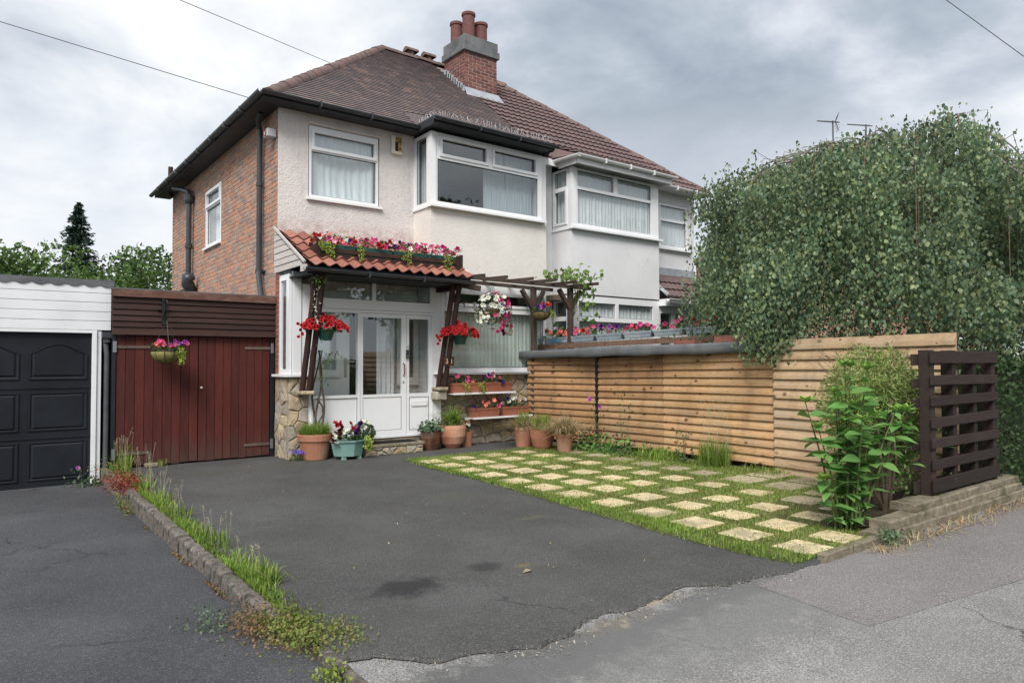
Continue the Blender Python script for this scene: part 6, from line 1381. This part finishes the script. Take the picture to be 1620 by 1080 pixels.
for i in range(80):
    a = random.uniform(0, 6.3); p = Vector((3.72+.5*math.cos(a), -7.28+.4*math.sin(a), .98+random.uniform(-.2, .5))); m.tube([p, p+Vector((math.cos(a)*.14, math.sin(a)*.1, random.uniform(.02, .14)))], .003, 3, False)
m.build('twig', 'stem_brown', fb)
hg = thing('hedge', 'clipped green privet hedge along the pavement beyond the pallet', 'hedge', (9.5, -7.5, -.1))
n = 14000; X = rng.uniform(5.35, 15, n); fz = rng.uniform(0, 1, n); sidef = rng.random(n) < .55
Yh = np.where(sidef, -7.85+rng.normal(0, .05, n), rng.uniform(-7.9, -7.2, n)); Zh = np.where(sidef, -.05+1.45*fz, 1.38+rng.normal(0, .06, n)); leaf_cloud('foliage', np.stack([X, Yh, Zh], 1), rng.uniform(.04, .075, n), 'tree_leaf_dark', hg, .1, .6)
m = MB(); m.box(5.4, 15, -7.78, -7.25, -.1, 1.3); m.build('inner_growth', 'weed_dark', hg)
# big hydrangea leaves mixed on the right side
bl = thing('leafy_bush', 'darker broad-leaved bush in the shade against the pallet', 'bush', (3.55, -7.55, -.05))
for i in range(95):
    a = random.uniform(0, 6.3); g = Vector((math.cos(a), math.sin(a)-.4, random.uniform(-.5, .35))).normalized(); sx = g.cross(ZV).normalized(); up = sx.cross(g)
    p = Vector((random.gauss(3.30, .26), random.gauss(-7.56, .14), random.uniform(.45, 1.08))); sz = random.uniform(.13, .20)
    inst('leaf', HL, bl, Matrix.Translation(p) @ mat4(sx*sz, g*sz, up*sz, (0, 0, 0)))
m = MB()
for i in range(7): m.tube([(3.35+random.gauss(0, .06), -7.55, -.06), (3.32+random.gauss(0, .14), -7.55+random.gauss(0, .06), .5), (3.3+random.gauss(0, .25), -7.56+random.gauss(0, .1), 1.05)], [.014, .010, .005], 6)
m.build('stem', 'stem_brown', bl)
def tuft(label, x, y, n, h, mat='grass_blade', r=.12, lean=.5, seeds=0, sh=.6, cat='grass', name='grass_tuft', group=None, z=None, w=.005, ry=None):
    z = hy(y) if z is None else z; o = thing(name, label, cat, (x, y, z), group); a = rng.uniform(0, 6.3, n); q = np.sqrt(rng.uniform(0, 1, n)); 
    blades('blades', np.stack([x+q*r*np.cos(a), y+q*(ry or r)*np.sin(a), np.full(n, z)], 1), rng.uniform(.4, 1.05, n)*h, mat, o, lean, w, segs=3)
    if seeds:
        m = MB(); C = []
        for i in range(seeds):
            a = random.uniform(0, 6.3); q = math.sqrt(random.random()); bx, by = x+q*r*math.cos(a), y+q*(ry or r)*math.sin(a); H = sh*random.uniform(.65, 1.05); lx, ly = random.gauss(0, .13)*H, random.gauss(0, .13)*H
            m.tube([(bx, by, z), (bx+lx*.3, by+ly*.3, z+H*.55), (bx+lx, by+ly, z+H)], .0012, 3, False)
            for k in range(13): t = random.random()*.24; C.append((bx+lx*(1-t)+random.gauss(0, .007), by+ly*(1-t)+random.gauss(0, .007), z+H*(1-t*.8)))
        m.build('stalk', 'seed_head', o); leaf_cloud('seed_head', np.array(C), .0125, 'seed_head', o, .0, .4, kind='stuff')
    return o
tuft('tall tuft of long grass with pale seed heads against the honey coloured fence', 4.48, -4.72, 420, .50, 'grass_lush', .22, .45, 26, .95)
tuft('lush low grass clump at the fence foot left of the tall seeding tuft', 4.42, -3.75, 420, .25, 'grass_lush', .30, .7, ry=.36)
tuft('short grass clump at the fence foot near the big flagstones', 4.5, -5.5, 260, .16, 'grass_blade', .25, .7, ry=.3)
tuft('small grass tuft at the foot of the red-brown garage doors', -1.62, .0, 90, .12, 'grass_blade', .07, .6)
n = 700; X = rng.uniform(3.95, 4.55, n); Y = rng.uniform(-5.2, -2.6, n)
def weed(label, x, y, leaves, h, size, mat, cat='weed', spread=.15, stems=6, fl=None, nf=0, z=None, fsz=.05, sy=None, group=None, leafz=(0, 1)):
    z = hy(y) if z is None else z; o = thing('weed', label, cat, (x, y, z), group); m = MB()
    for i in range(stems):
        a, b = random.gauss(0, spread), random.gauss(0, sy or spread); m.tube([(x+a*.3, y+b*.3, z), (x+a*.7, y+b*.7, z+h*.5), (x+a, y+b, z+h*random.uniform(.6, 1))], .0028 if h > .3 else .0014, 4, False)
    m.build('stem', 'stem_green', o)
    C = np.stack([x+rng.normal(0, spread, leaves), y+rng.normal(0, sy or spread, leaves), z+h*rng.uniform(leafz[0], leafz[1], leaves)**1.3], 1); leaf_cloud('foliage', C, rng.uniform(.6, 1.2, leaves)*size, mat, o, .2, .6, (0, -.3, .6))
    for i in range(nf): flower(o, (x+random.gauss(0, spread), y+random.gauss(0, sy or spread), z+h*random.uniform(.75, 1.05)), fsz, fl)
    return o
weed('broad-leaved green weeds in the lawn beside the dry grass pot', 4.25, -2.75, 190, .30, .085, 'hydrangea_leaf', spread=.17, sy=.25)
weed('dark red low foliage at the foot of the black fence post', 4.42, -2.28, 240, .36, .06, 'red_leaf', spread=.13, sy=.22)
weed('slender weed with one purple bloom before the black fence post', 4.5, -2.35, 40, .85, .05, 'foliage', spread=.05, stems=3, fl='mauve', nf=3, fsz=.06)
weed('tall thin weed with sparse leaves before the middle fence panel', 4.5, -3.0, 60, .98, .055, 'foliage', spread=.07, stems=3)
weed('leafy nettle-like weed between the lush clump and the tall seeding grass', 4.3, -4.35, 90, .48, .055, 'foliage', spread=.07, stems=5)
weed('mounded dark green weeds at the fence foot near the pots', 4.3, -3.25, 200, .20, .07, 'foliage', spread=.16, sy=.22)
# along the kerb
n = 5200; Y = rng.uniform(-6.9, .3, n); X = -2.235+np.abs(rng.normal(0, .06, n))-.01; blades('kerb_grass', np.stack([X, Y, np.array([hy(q) for q in Y])+.0], 1), rng.uniform(.02, .085, n)*(1+.5*np.sin(Y*4)), 'grass_lush', None, .55, .0045, (-2.15, -3, 0), segs=2, kind='stuff')
n = 900; Y = rng.uniform(-6.9, .3, n); X = -2.40+np.abs(rng.normal(0, .03, n)); k = np.sin(Y*5.1)+np.sin(Y*2.3+1) > .5; leaf_cloud('kerb_litter', np.stack([X[k]-.0, Y[k], [zl(q)+.012 for q in Y[k]]], 1), rng.uniform(.012, .035, k.sum()), 'weed_brown', None, loc=(-2.4, -3, -.1), up=(0, 0, 3), kind='stuff')
for i, (y, s, lab) in enumerate(((-.15, 12, 'tall seeding grass beside the white garage door post'), (-1.7, 11, 'seeding grass behind the red weed on the kerb'), (-2.6, 8, 'seeding grass a little nearer along the kerb than the red weed'), (-3.5, 9, 'feathery seeding grass halfway along the kerb'), (-4.75, 8, 'seeding grass on the nearer half of the kerb'), (-5.6, 6, 'short seeding grass nearest the camera along the kerb'))):
    tuft(lab, -2.12, y, 70, .16 if i else .45, 'grass_lush', .09, .6, s, (.60, .50, .36, .30, .28, .24)[i], ry=.32, group='seeding grasses along the kerb')
tuft('bright grass tuft arching over the kerb near its nearest blocks', -2.10, -5.95, 120, .16, 'grass_lush', .07, .7, ry=.15)
weed('bright red-leaved weed sprawling over the far kerb', -2.33, -1.62, 620, .17, .036, 'weed_red', spread=.10, sy=.22)
weed('greenish yellow weeds covering the far end of the kerb', -2.28, -.65, 360, .16, .030, 'weed_mix', spread=.09, sy=.35)
weed('small pink-flowered weed at the foot of the black garage door', -2.58, -.12, 70, .24, .05, 'foliage_blue', spread=.09, stems=5, fl='mauve', nf=1, z=-.16)
weed('low dark green weeds against the white door post', -2.4, -.05, 120, .10, .045, 'foliage', spread=.10, z=-.16)
weed('yellow-green weeds hanging down the kerb face below the red weed', -2.42, -2.2, 160, .16, .028, 'weed_mix', spread=.035, sy=.2, z=-.15)
weed('wide creeping mat of small leaves spilling over the near kerb end', -2.27, -6.96, 2000, .07, .022, 'weed_mix', spread=.085, sy=.19)
weed('brownish creeping weed on the drive side below the near kerb end', -2.40, -6.70, 900, .10, .022, 'weed_brown', spread=.075, sy=.15, z=-.1)
weed('sparse green weed straggling out onto the left drive', -2.58, -6.45, 160, .07, .024, 'foliage_blue', spread=.09, sy=.13, z=-.1)
weed('green fringe of the creeping mat reaching onto the tarmac', -2.08, -7.15, 300, .05, .022, 'weed_mix', spread=.07, sy=.10)
weed('bright yellow-green weed beside the buried edging strip', -2.34, -7.62, 150, .07, .026, 'trailing_leaf', spread=.04, sy=.07)
weed('violet-blue lobelia seedling on the tarmac before the stone pillar', .10, -.62, 130, .13, .035, 'foliage', spread=.09, sy=.06, fl='blue', nf=0)
bo = weed('violet-blue lobelia clump flowering on the tarmac before the stone pillar', .12, -.66, 60, .14, .03, 'foliage', cat='flower', spread=.08, sy=.06, fl='blue', nf=70, fsz=.026)
weed('small grey-green weed at the corner of the stacked block border', 2.32, -8.08, 190, .10, .035, 'foliage_blue', spread=.07, sy=.05)
n = 500; X = rng.uniform(1.9, 5.2, n); Y = -8.08-np.abs(rng.normal(0, .10, n)); blades('straw', np.stack([X, Y, np.full(n, -.078)], 1), rng.uniform(.03, .10, n), 'grass_dry', None, 2.2, .003, (3, -8.1, -.08), segs=2, curl=0, kind='stuff')
n = 260; leaf_cloud('debris', np.stack([rng.uniform(1.9, 5.4, n), -8.06-np.abs(rng.normal(0, .07, n)), np.full(n, -.07)], 1), rng.uniform(.012, .04, n), 'weed_brown', None, loc=(3, -8.1, -.08), up=(0, 0, 4), kind='stuff')
n = 160; X = rng.uniform(-2.0, 4.2, n); Y = rng.uniform(-7.7, -.5, n); k = X < 1.0; leaf_cloud('scattered_litter', np.stack([X[k], Y[k], [hy(q)+.010 for q in Y[k]]], 1), rng.uniform(.008, .022, k.sum()), 'grass_dry', None, loc=(0, -4, 0), up=(0, 0, 6), kind='stuff')
for (x, y, s, lab) in ((-.58, -6.89, .045, 'pale dried leaf lying on the dark drive beside the small oil stain'), (-2.33, -7.05, .05, 'curled pale leaf lying on the left drive below the creeping mat')):
    m = MB(); m.add([(x-s, y, .0), (x, y-s*.6, .012), (x+s, y+.01, .002), (x+.1*s, y+s*.6, .016)], [(0, 1, 2), (0, 2, 3)]); zq = hy(y)+.006 if x > -1 else zl(y)+.006
    m.v = [(a, b, c+zq) for a, b, c in m.v]; m.build('dead_leaf', 'grass_dry', None, (x, y, zq), label=lab, cat='leaf')

n = 900; X = rng.uniform(-2.1, 1.0, n); Y = np.array([crack(q) for q in X])-np.abs(rng.normal(0, .10, n))+.02; leaf_cloud('grit', np.stack([X, Y, np.where(Y > -7.7, -.060, -.079)], 1), rng.uniform(.006, .018, n), 'grit', None, loc=(-.5, -7.9, -.08), up=(0, 0, 5), kind='stuff')
n = 420; X = rng.uniform(-.05, 4.3, n); Y = np.where(X < 1, -.62, -.64)-np.abs(rng.normal(0, .06, n)); k = (X < 1.0) | (X > 2.1); leaf_cloud('wall_foot_litter', np.stack([X[k], Y[k], np.full(k.sum(), .012)], 1), rng.uniform(.008, .025, k.sum()), 'weed_brown', None, loc=(2, -.7, 0), up=(0, 0, 5), kind='stuff')

# ================================================================== WEEPING BIRCH
TR0 = Vector((9.9, -5.2, -.1))
bt = thing('weeping_birch', 'weeping birch with curtains of small leaves hanging over the fence', 'tree', tuple(TR0))
def radf(a):      # crown radius by direction; reaches far over the fence towards the drive
    a = a % (2*math.pi); return 4.5+.6*math.cos(a-3.6)-.95*math.exp(-((a-2.25)/.55)**2)-.8*max(0, math.cos(a+math.pi/2))**2+.16*math.sin(7*a)
def topz(a, q):
    b = .20*math.sin(3*a+q*5)+.18*math.sin(5*a+2)+.13*math.sin(9*a+q*9)
    return 5.38+b-1.45*q**2.4-1.5*max(0, math.cos(a-4.8))*q**.8
m = MB(); m.tube([TR0, TR0+Vector((.1, 0, 1.5)), TR0+Vector((-.05, .1, 3.0)), TR0+Vector((.1, .05, 4.2)), TR0+Vector((.2, 0, 5.0))], [.17, .14, .11, .07, .03], 10); m.build('trunk', 'bark_birch', bt, smooth=True)
limb = MB(); twigs = MB(); C = []; G = []; S = []
HOLES = [(random.uniform(2.2, 5.2), random.uniform(.04, .09), random.uniform(2.3, 4.2), random.uniform(.25, .6)) for _ in range(26)]
def in_hole(x, y, z):
    dx, dy = x-TR0.x, y-TR0.y; a = math.atan2(dy, dx) % (2*math.pi)
    if dx*dx+dy*dy < (.74*radf(a))**2 or (x < 5.3 and y < -5): return False
    return any(((a-h[0])/h[1])**2+((z-h[2])/h[3])**2 < 1 for h in HOLES)
def strand(p, L, sway):
    n = int(L/.030); dx, dy = random.gauss(0, .05)+sway[0], random.gauss(0, .05)+sway[1]; ph = random.uniform(0, 6)
    for i in range(n):
        t = i/n; z = p.z-L*t; o = .05+.02*math.sin(ph+t*9)
        c = (p.x+dx*t*L+random.gauss(0, o), p.y+dy*t*L+random.gauss(0, o), z+random.gauss(0, .02))
        if in_hole(*c): continue
        C.append(c); G.append((random.gauss(0, .45), random.gauss(0, .45), -1)); S.append(random.uniform(.034, .080))
for k in range(64):
    a = 2*math.pi*(k*.618 % 1); q0 = random.uniform(.45, 1.0); Rr = radf(a)*q0; zt = topz(a, q0); st = TR0+Vector((.1, .05, random.uniform(2.6, 4.5)))
    zm = max(topz(a, q0*.55)+random.uniform(-.1, .30), st.z+.2); pts = []
    for i in range(9):
        t = i/8; x = Rr*t; z = st.z*(1-t)**2+2*t*(1-t)*(zm+.45)+zt*t*t
        pts.append(Vector((st.x+math.cos(a)*x+random.gauss(0, .03), st.y+math.sin(a)*x+random.gauss(0, .03), z)))
    limb.tube(pts, [.05*(1-.88*i/8) for i in range(9)], 6, False)
    dirv = (pts[-1]-pts[-3]).normalized(); e = pts[-1]; dn = [e]
    for i in range(7): dn.append(dn[-1]+Vector((dirv.x*.13*(1-i/7), dirv.y*.13*(1-i/7), -.05-.07*i)))
    twigs.tube(dn, [.010, .009, .008, .007, .006, .005, .004, .003], 5, False)
    for i in range(2, 9):
        for j in range(2 if i > 4 else 1):
            p = pts[i]+Vector((random.gauss(0, .22), random.gauss(0, .22), random.uniform(-.12, .06))); toward = (CAM-p).normalized(); q = i/8*q0
            L = random.uniform(.7, 1.5) if q < .55 else random.uniform(1.3, max(1.5, p.z-1.45)); L = min(L, p.z-1.2)
            twigs.tube([pts[i], p, p-Vector((0, 0, min(1.3, L)))], .005, 3, False)
            if L > .2: strand(p, L, (math.cos(a)*.05, math.sin(a)*.05))
tries = 0; cnt = 0
while cnt < 3300 and tries < 30000:
    tries += 1; a = random.uniform(0, 2*math.pi); q = random.uniform(.25, 1)**.6; rdg = math.sin(a*9+1)*.5+math.sin(a*17+4)*.3+math.sin(a*31)*.2; Rr = radf(a)*q*(random.uniform(.93, 1.02)+.055*rdg)
    p = TR0+Vector((math.cos(a)*Rr, math.sin(a)*Rr, 0)); p.z = topz(a, q)+random.gauss(0, .10)-.08
    view = Vector((CAM.x-TR0.x, CAM.y-TR0.y, 0)).normalized().dot(Vector((math.cos(a), math.sin(a), 0)))
    if view < -.25 and random.random() < .6: continue
    if .2+.5*math.sin(a*11+q*6)+.35*math.sin(a*23) < -.52: continue
    zb = 1.55+.30*math.sin(a*9+1)*-1+.25*math.sin(a*13)+random.gauss(0, .2)
    if q > .82: L = max(.5, (p.z-zb)*random.uniform(.72, 1.0))
    elif q > .55: L = max(.5, (p.z-zb)*random.uniform(.3, 1.0))
    else: L = random.uniform(.4, 1.0)
    strand(p, L, (math.cos(a)*.04, math.sin(a)*.04)); cnt += 1
for i in range(330):
    p = TR0+Vector((random.uniform(-3.6, 2.4), random.uniform(-2.7, -.9), 0)); p.z = random.uniform(3.0, 4.4); strand(p, p.z-random.uniform(1.3, 1.9), (0, -.02))
# strands that spill over the fence towards the lawn
for i in range(150):
    p = Vector((random.gauss(4.70, .14), random.gauss(-5.52, .19), random.uniform(1.9, 3.1))); strand(p, p.z-random.uniform(1.34, 1.75), (-.02, 0))
for i in range(46):
    p = Vector((random.gauss(7.0, .4), random.gauss(-3.8, .4), random.uniform(3.0, 4.0))); strand(p, p.z-random.uniform(1.85, 2.4), (-.03, 0))
for k in range(26):                      # bare arching leaders along the top
    a = random.uniform(1.9, 5.2); q0 = random.uniform(.35, .85); Rr = radf(a)*q0; p = TR0+Vector((math.cos(a)*Rr*.45, math.sin(a)*Rr*.45, 0)); p.z = topz(a, q0*.45)-.25; e = TR0+Vector((math.cos(a)*Rr, math.sin(a)*Rr, 0)); e.z = topz(a, q0)-.05; mid = (p+e)/2; mid.z = max(p.z, e.z)+random.uniform(.15, .38)
    pts = [p*(1-t)**2+mid*(2*t*(1-t))+e*t*t for t in [i/10 for i in range(11)]]; w = Vector((math.cos(a+.5)*.3, math.sin(a+.5)*.3, -.35)); limb.tube(pts+[e+w*.5, e+w+Vector((0, 0, -.3))], [.022*(1-.07*i) for i in range(13)], 5, False)
    for i in (4, 6, 8): q = pts[i]; twigs.tube([q, q+Vector((math.cos(a)*.2, math.sin(a)*.2, .02)), q+Vector((math.cos(a)*.32, math.sin(a)*.32, -.3))], .005, 4, False); strand(q+Vector((math.cos(a)*.25, math.sin(a)*.25, -.05)), .3, (0, 0))
limb.build('limb', 'bark_birch', bt); twigs.build('twig', 'stem_brown', bt, kind='stuff')
leaf_cloud('foliage', np.array(C), np.array(S), 'birch_leaf', bt, G=np.array(G), aspect=.75, kind='stuff')

# ================================================================== TREES FAR BACK
def tree(name, label, x, y, h, r, n, size, mat='tree_leaf', z0=-.3, crown0=.25, group=None, lumps=9, cat='tree', flat=1.0):
    o = thing(name, label, cat, (x, y, z0), group); m = MB(); m.tube([(x, y, z0), (x+.05*r, y, z0+h*.35), (x-.04*r, y, z0+h*.75)], [r*.07+.05, r*.055+.03, .03], 9); LB = []
    for i in range(lumps):
        a = random.uniform(0, 6.3); q = random.uniform(.25, .72)*r; z = z0+h*random.uniform(crown0+.12, .86); q *= 1-.55*max(0, (z-z0)/h-.55)/.45; LB.append((x+q*math.cos(a), y+q*math.sin(a), z, random.uniform(.32, .52)*r))
        m.tube([(x, y, z0+h*.3), ((x+LB[-1][0])/2, (y+LB[-1][1])/2, (z0+h*.3+z)/2+.1), LB[-1][:3]], [.035*r+.02, .02*r, .008*r], 6, False)
    m.build('trunk', 'bark', o); per = n//lumps; Cs = []
    for (cx, cy, cz, rr) in LB:
        v = rng.normal(size=(per, 3)); v /= np.linalg.norm(v, axis=1)[:, None]; q = rng.uniform(.15, 1, per)**.4*(1+.18*np.sin(v[:, 0]*8+cx)*np.sin(v[:, 2]*7+cz)); Cs.append(np.array([cx, cy, cz])+v*(q*rr)[:, None]*np.array([1, 1, .85*flat]))
    leaf_cloud('crown', np.concatenate(Cs), rng.uniform(.7, 1.3, per*lumps)*size, mat, o, .25, .7, (0, 0, .4)); return o
BGG = 'broadleaved trees behind the garages'
tree('broadleaf_tree', 'rounded bright green tree directly right of the dark conifer', .2, 29, 8.4, 3.6, 9000, .22, group=BGG, lumps=13)
tree('broadleaf_tree', 'bright green tree next to the brick house corner', 3.6, 26, 7.4, 3.0, 7500, .2, 'tree_leaf', group=BGG, lumps=12)
tree('broadleaf_tree', 'bushy green tree in front of the conifer over the white garage', -1.9, 25, 6.6, 2.8, 7500, .2, 'tree_leaf', group=BGG, lumps=12)
tree('broadleaf_tree', 'low green bush just above the dark garage roof edge', 1.6, 20, 5.0, 2.4, 6500, .17, 'tree_leaf', group=BGG, lumps=11, crown0=.1)
tree('broadleaf_tree', 'darker green tree farther behind near the brick corner', 4.6, 38, 9.2, 3.6, 6000, .26, 'tree_leaf_dark', group=BGG, lumps=11)
tree('broadleaf_tree', 'green tree at the far edge beyond the white garage', -4.6, 26, 6.6, 3.4, 8000, .22, 'tree_leaf', group=BGG, lumps=12)
tree('broadleaf_tree', 'dark green leaves poking out behind the brick house corner', 2.9, 14.0, 8.0, 1.5, 2500, .13, 'tree_leaf_dark', group=BGG, lumps=6, crown0=.6)
tree('broadleaf_tree', 'low green tree filling the gap behind both garages', -.6, 22, 5.2, 2.5, 6000, .18, 'tree_leaf', group=BGG, lumps=11, crown0=.1)
cf = thing('conifer', 'dark spiky conifer rising above the green trees', 'tree', (1.7, 45, -.3)); m = MB(); m.tube([(1.7, 45, -.3), (1.7, 45, 12.3)], [.22, .02], 8); m.build('trunk', 'bark', cf); Cs = []; Gs = []
for i in range(300):
    t = random.random()**.8; z = 4+8.4*t; R0 = (1-t)*2.9+.15; R0 *= random.uniform(.6, 1.12); a = random.uniform(0, 6.3); k = int(26*R0/1.5)+6
    for j in range(k): s = (j+1)/k; Cs.append((1.7+R0*s*math.cos(a)+random.gauss(0, .06), 45+R0*s*math.sin(a)+random.gauss(0, .06), z-.35*R0*s+.25*R0*s*s+random.gauss(0, .07))); Gs.append((math.cos(a)+random.gauss(0, .5), math.sin(a)+random.gauss(0, .5), random.gauss(-.1, .4)))
leaf_cloud('crown', np.array(Cs), rng.uniform(.18, .40, len(Cs)), 'conifer_leaf', cf, G=np.array(Gs), aspect=.4)

# ================================================================== HOUSES BEYOND AND ACROSS THE ROAD
def far_house(label, x0, x1, y0, y1, ez, rz, wall, roofm, front=-1, chim=(), pots='brick_chimney'):
    o = thing('house', label, 'house', ((x0+x1)/2, (y0+y1)/2, -.2)); wx = x1-x0; holes = [(wx*a, wx*b, z0, z1) for a, b in ((.10, .32), (.40, .62), (.70, .90)) for z0, z1 in ((.9, 2.3), (3.6, 4.9))]
    yf = y0 if front < 0 else y1; N = Vector((0, front, 0)); m = MB(); cells(m, (x0, yf, 0), XV, N, ZV, 0, wx, -.2, ez, -.2, 0, holes); m.box(x0, x0+.2, y0+.2, y1-.2, -.2, ez); m.box(x1-.2, x1, y0+.2, y1-.2, -.2, ez); yb = y1 if front < 0 else y0; m.box(x0, x1, min(yb, yb+.2*front), max(yb, yb+.2*front)-.001, -.2, ez); m.build('wall', wall, o)
    for h in holes:
        w = window(o, (x0+h[0], yf, h[2]), XV, N, h[1]-h[0], h[3]-h[2], [(.07, (h[1]-h[0])/2-.03, .07, h[3]-h[2]-.07, False), ((h[1]-h[0])/2+.03, h[1]-h[0]-.07, .07, h[3]-h[2]-.07, False)])
    ry = (y0+y1)/2; k = (y1-y0)/2*.9; a, b, c, d = (x0-.3, y0-.3, ez), (x1+.3, y0-.3, ez), (x1+.3, y1+.3, ez), (x0-.3, y1+.3, ez); e, f = (x0+k, ry, rz), (x1-k, ry, rz)
    m = MB(); m.add([a, b, c, d, e, f], [(0, 1, 5, 4), (1, 2, 5), (2, 3, 4, 5), (3, 0, 4), (3, 2, 1, 0)]); m.build('roof', roofm, o)
    for (x, y, zt) in chim:
        m = MB(); m.box(x-.45, x+.45, y-.45, y+.45, ez+.5, zt-.2); m.box(x-.52, x+.52, y-.52, y+.52, zt-.2, zt); ch = m.build('chimney', 'brick_chimney', o)
        for q in (-.25, .25): m = MB(); m.lathe([(.13, 0), (.12, .5), (.15, .52), (.10, .56)], (x+q, y, zt), 12); m.build('chimney_pot', 'pot_clay', ch)
    return o
far_house('orange brick house glimpsed through the birch leaves farther along', 19.5, 30, -.2, 7.2, 5.4, 8.3, 'brick_side', 'concrete_tile', -1, ((23.9, 3.0, 9.35), (22.6, 3.0, 9.25)))
def aerial(label, x, y, z0, z1, L, up):
    o = thing('tv_aerial', label, 'aerial', (x, y, z0), 'television aerials over the birch'); m = MB(); m.tube([(x, y, z0), (x, y, z1)], .028, 6); m.build('mast', 'gutter_grey', o); d = Vector((-.60, .78, .16)); d.normalize(); p = Vector((x, y, z1-.05)); m = MB(); m.beam(p-d*.25, p+d*L, .035, .035); n = Vector((-d.y, d.x, 0))
    for i in range(11): c = p+d*(-.1+i*L/10); w = .15-.008*i; m.tube([c-n*w, c+n*w], .008, 4)
    if up:
        for s in (-1, 1): 
            for k in range(3): c = p-d*.12+ZV*(s*(.08+.10*k))+d*(-.03*k); m.tube([c-n*.3, c+n*.3], .009, 4)
            m.tube([p-d*.1, p-d*.2+ZV*s*.32], .012, 4)
    m.build('elements', 'gutter_grey', o)
aerial('television aerial with a fanned reflector above the birch, left of the pair', 22.55, 3.0, 8.6, 10.75, .58, True)
aerial('plain boom television aerial above the birch, right of the pair', 25.2, 3.0, 8.6, 11.15, .72, False)
far_house('pale rendered house across the road behind the viewer', -3, 8, -36, -28, 5.4, 8.6, 'roughcast_bay', 'concrete_tile', 1)
far_house('brick fronted house across the road behind the viewer', 27, 38, -36, -28, 5.4, 8.6, 'brick_side', 'plain_tile', 1)
XR = 'street trees across the road'
tree('street_tree', 'large spreading tree across the road facing the bay window', 16.5, -25, 12.5, 5.2, 6000, .38, 'tree_leaf_dark', -.2, .25, XR, 13)
tree('street_tree', 'medium tree across the road opposite the drive', 10.5, -27, 8.5, 3.4, 3500, .34, 'tree_leaf', -.2, .25, XR, 10)
tree('street_tree', 'tall tree across the road farther along the street', 24, -25, 10.5, 4.0, 3500, .36, 'tree_leaf_dark', -.2, .3, XR, 10)

# ================================================================== OVERHEAD WIRES
def wire(label, p, q, sag, r=.011):
    p, q = Vector(p), Vector(q); m = MB(); pts = [p.lerp(q, i/24)-ZV*(sag*4*(i/24)*(1-i/24)) for i in range(25)]; m.tube(pts, r, 5, False); m.build('overhead_wire', 'cable_black', None, tuple(p), label=label, cat='wire', group='overhead telephone wires')
wire('thin overhead wire ending at the gutter above the front downpipe', (-.38, .16, 5.52), (-8.08, 4.18, 7.80), .0, .006)
wire('thin overhead wire crossing the sky to the hip of the tiled roof', (3.55, 5.0, 8.52), (-5.77, -1.84, 6.34), .0, .006)
wire('short piece of overhead wire in the upper corner of the sky beyond the birch', (8.99, -7.15, 6.08), (8.09, -6.1, 7.39), .0, .006)
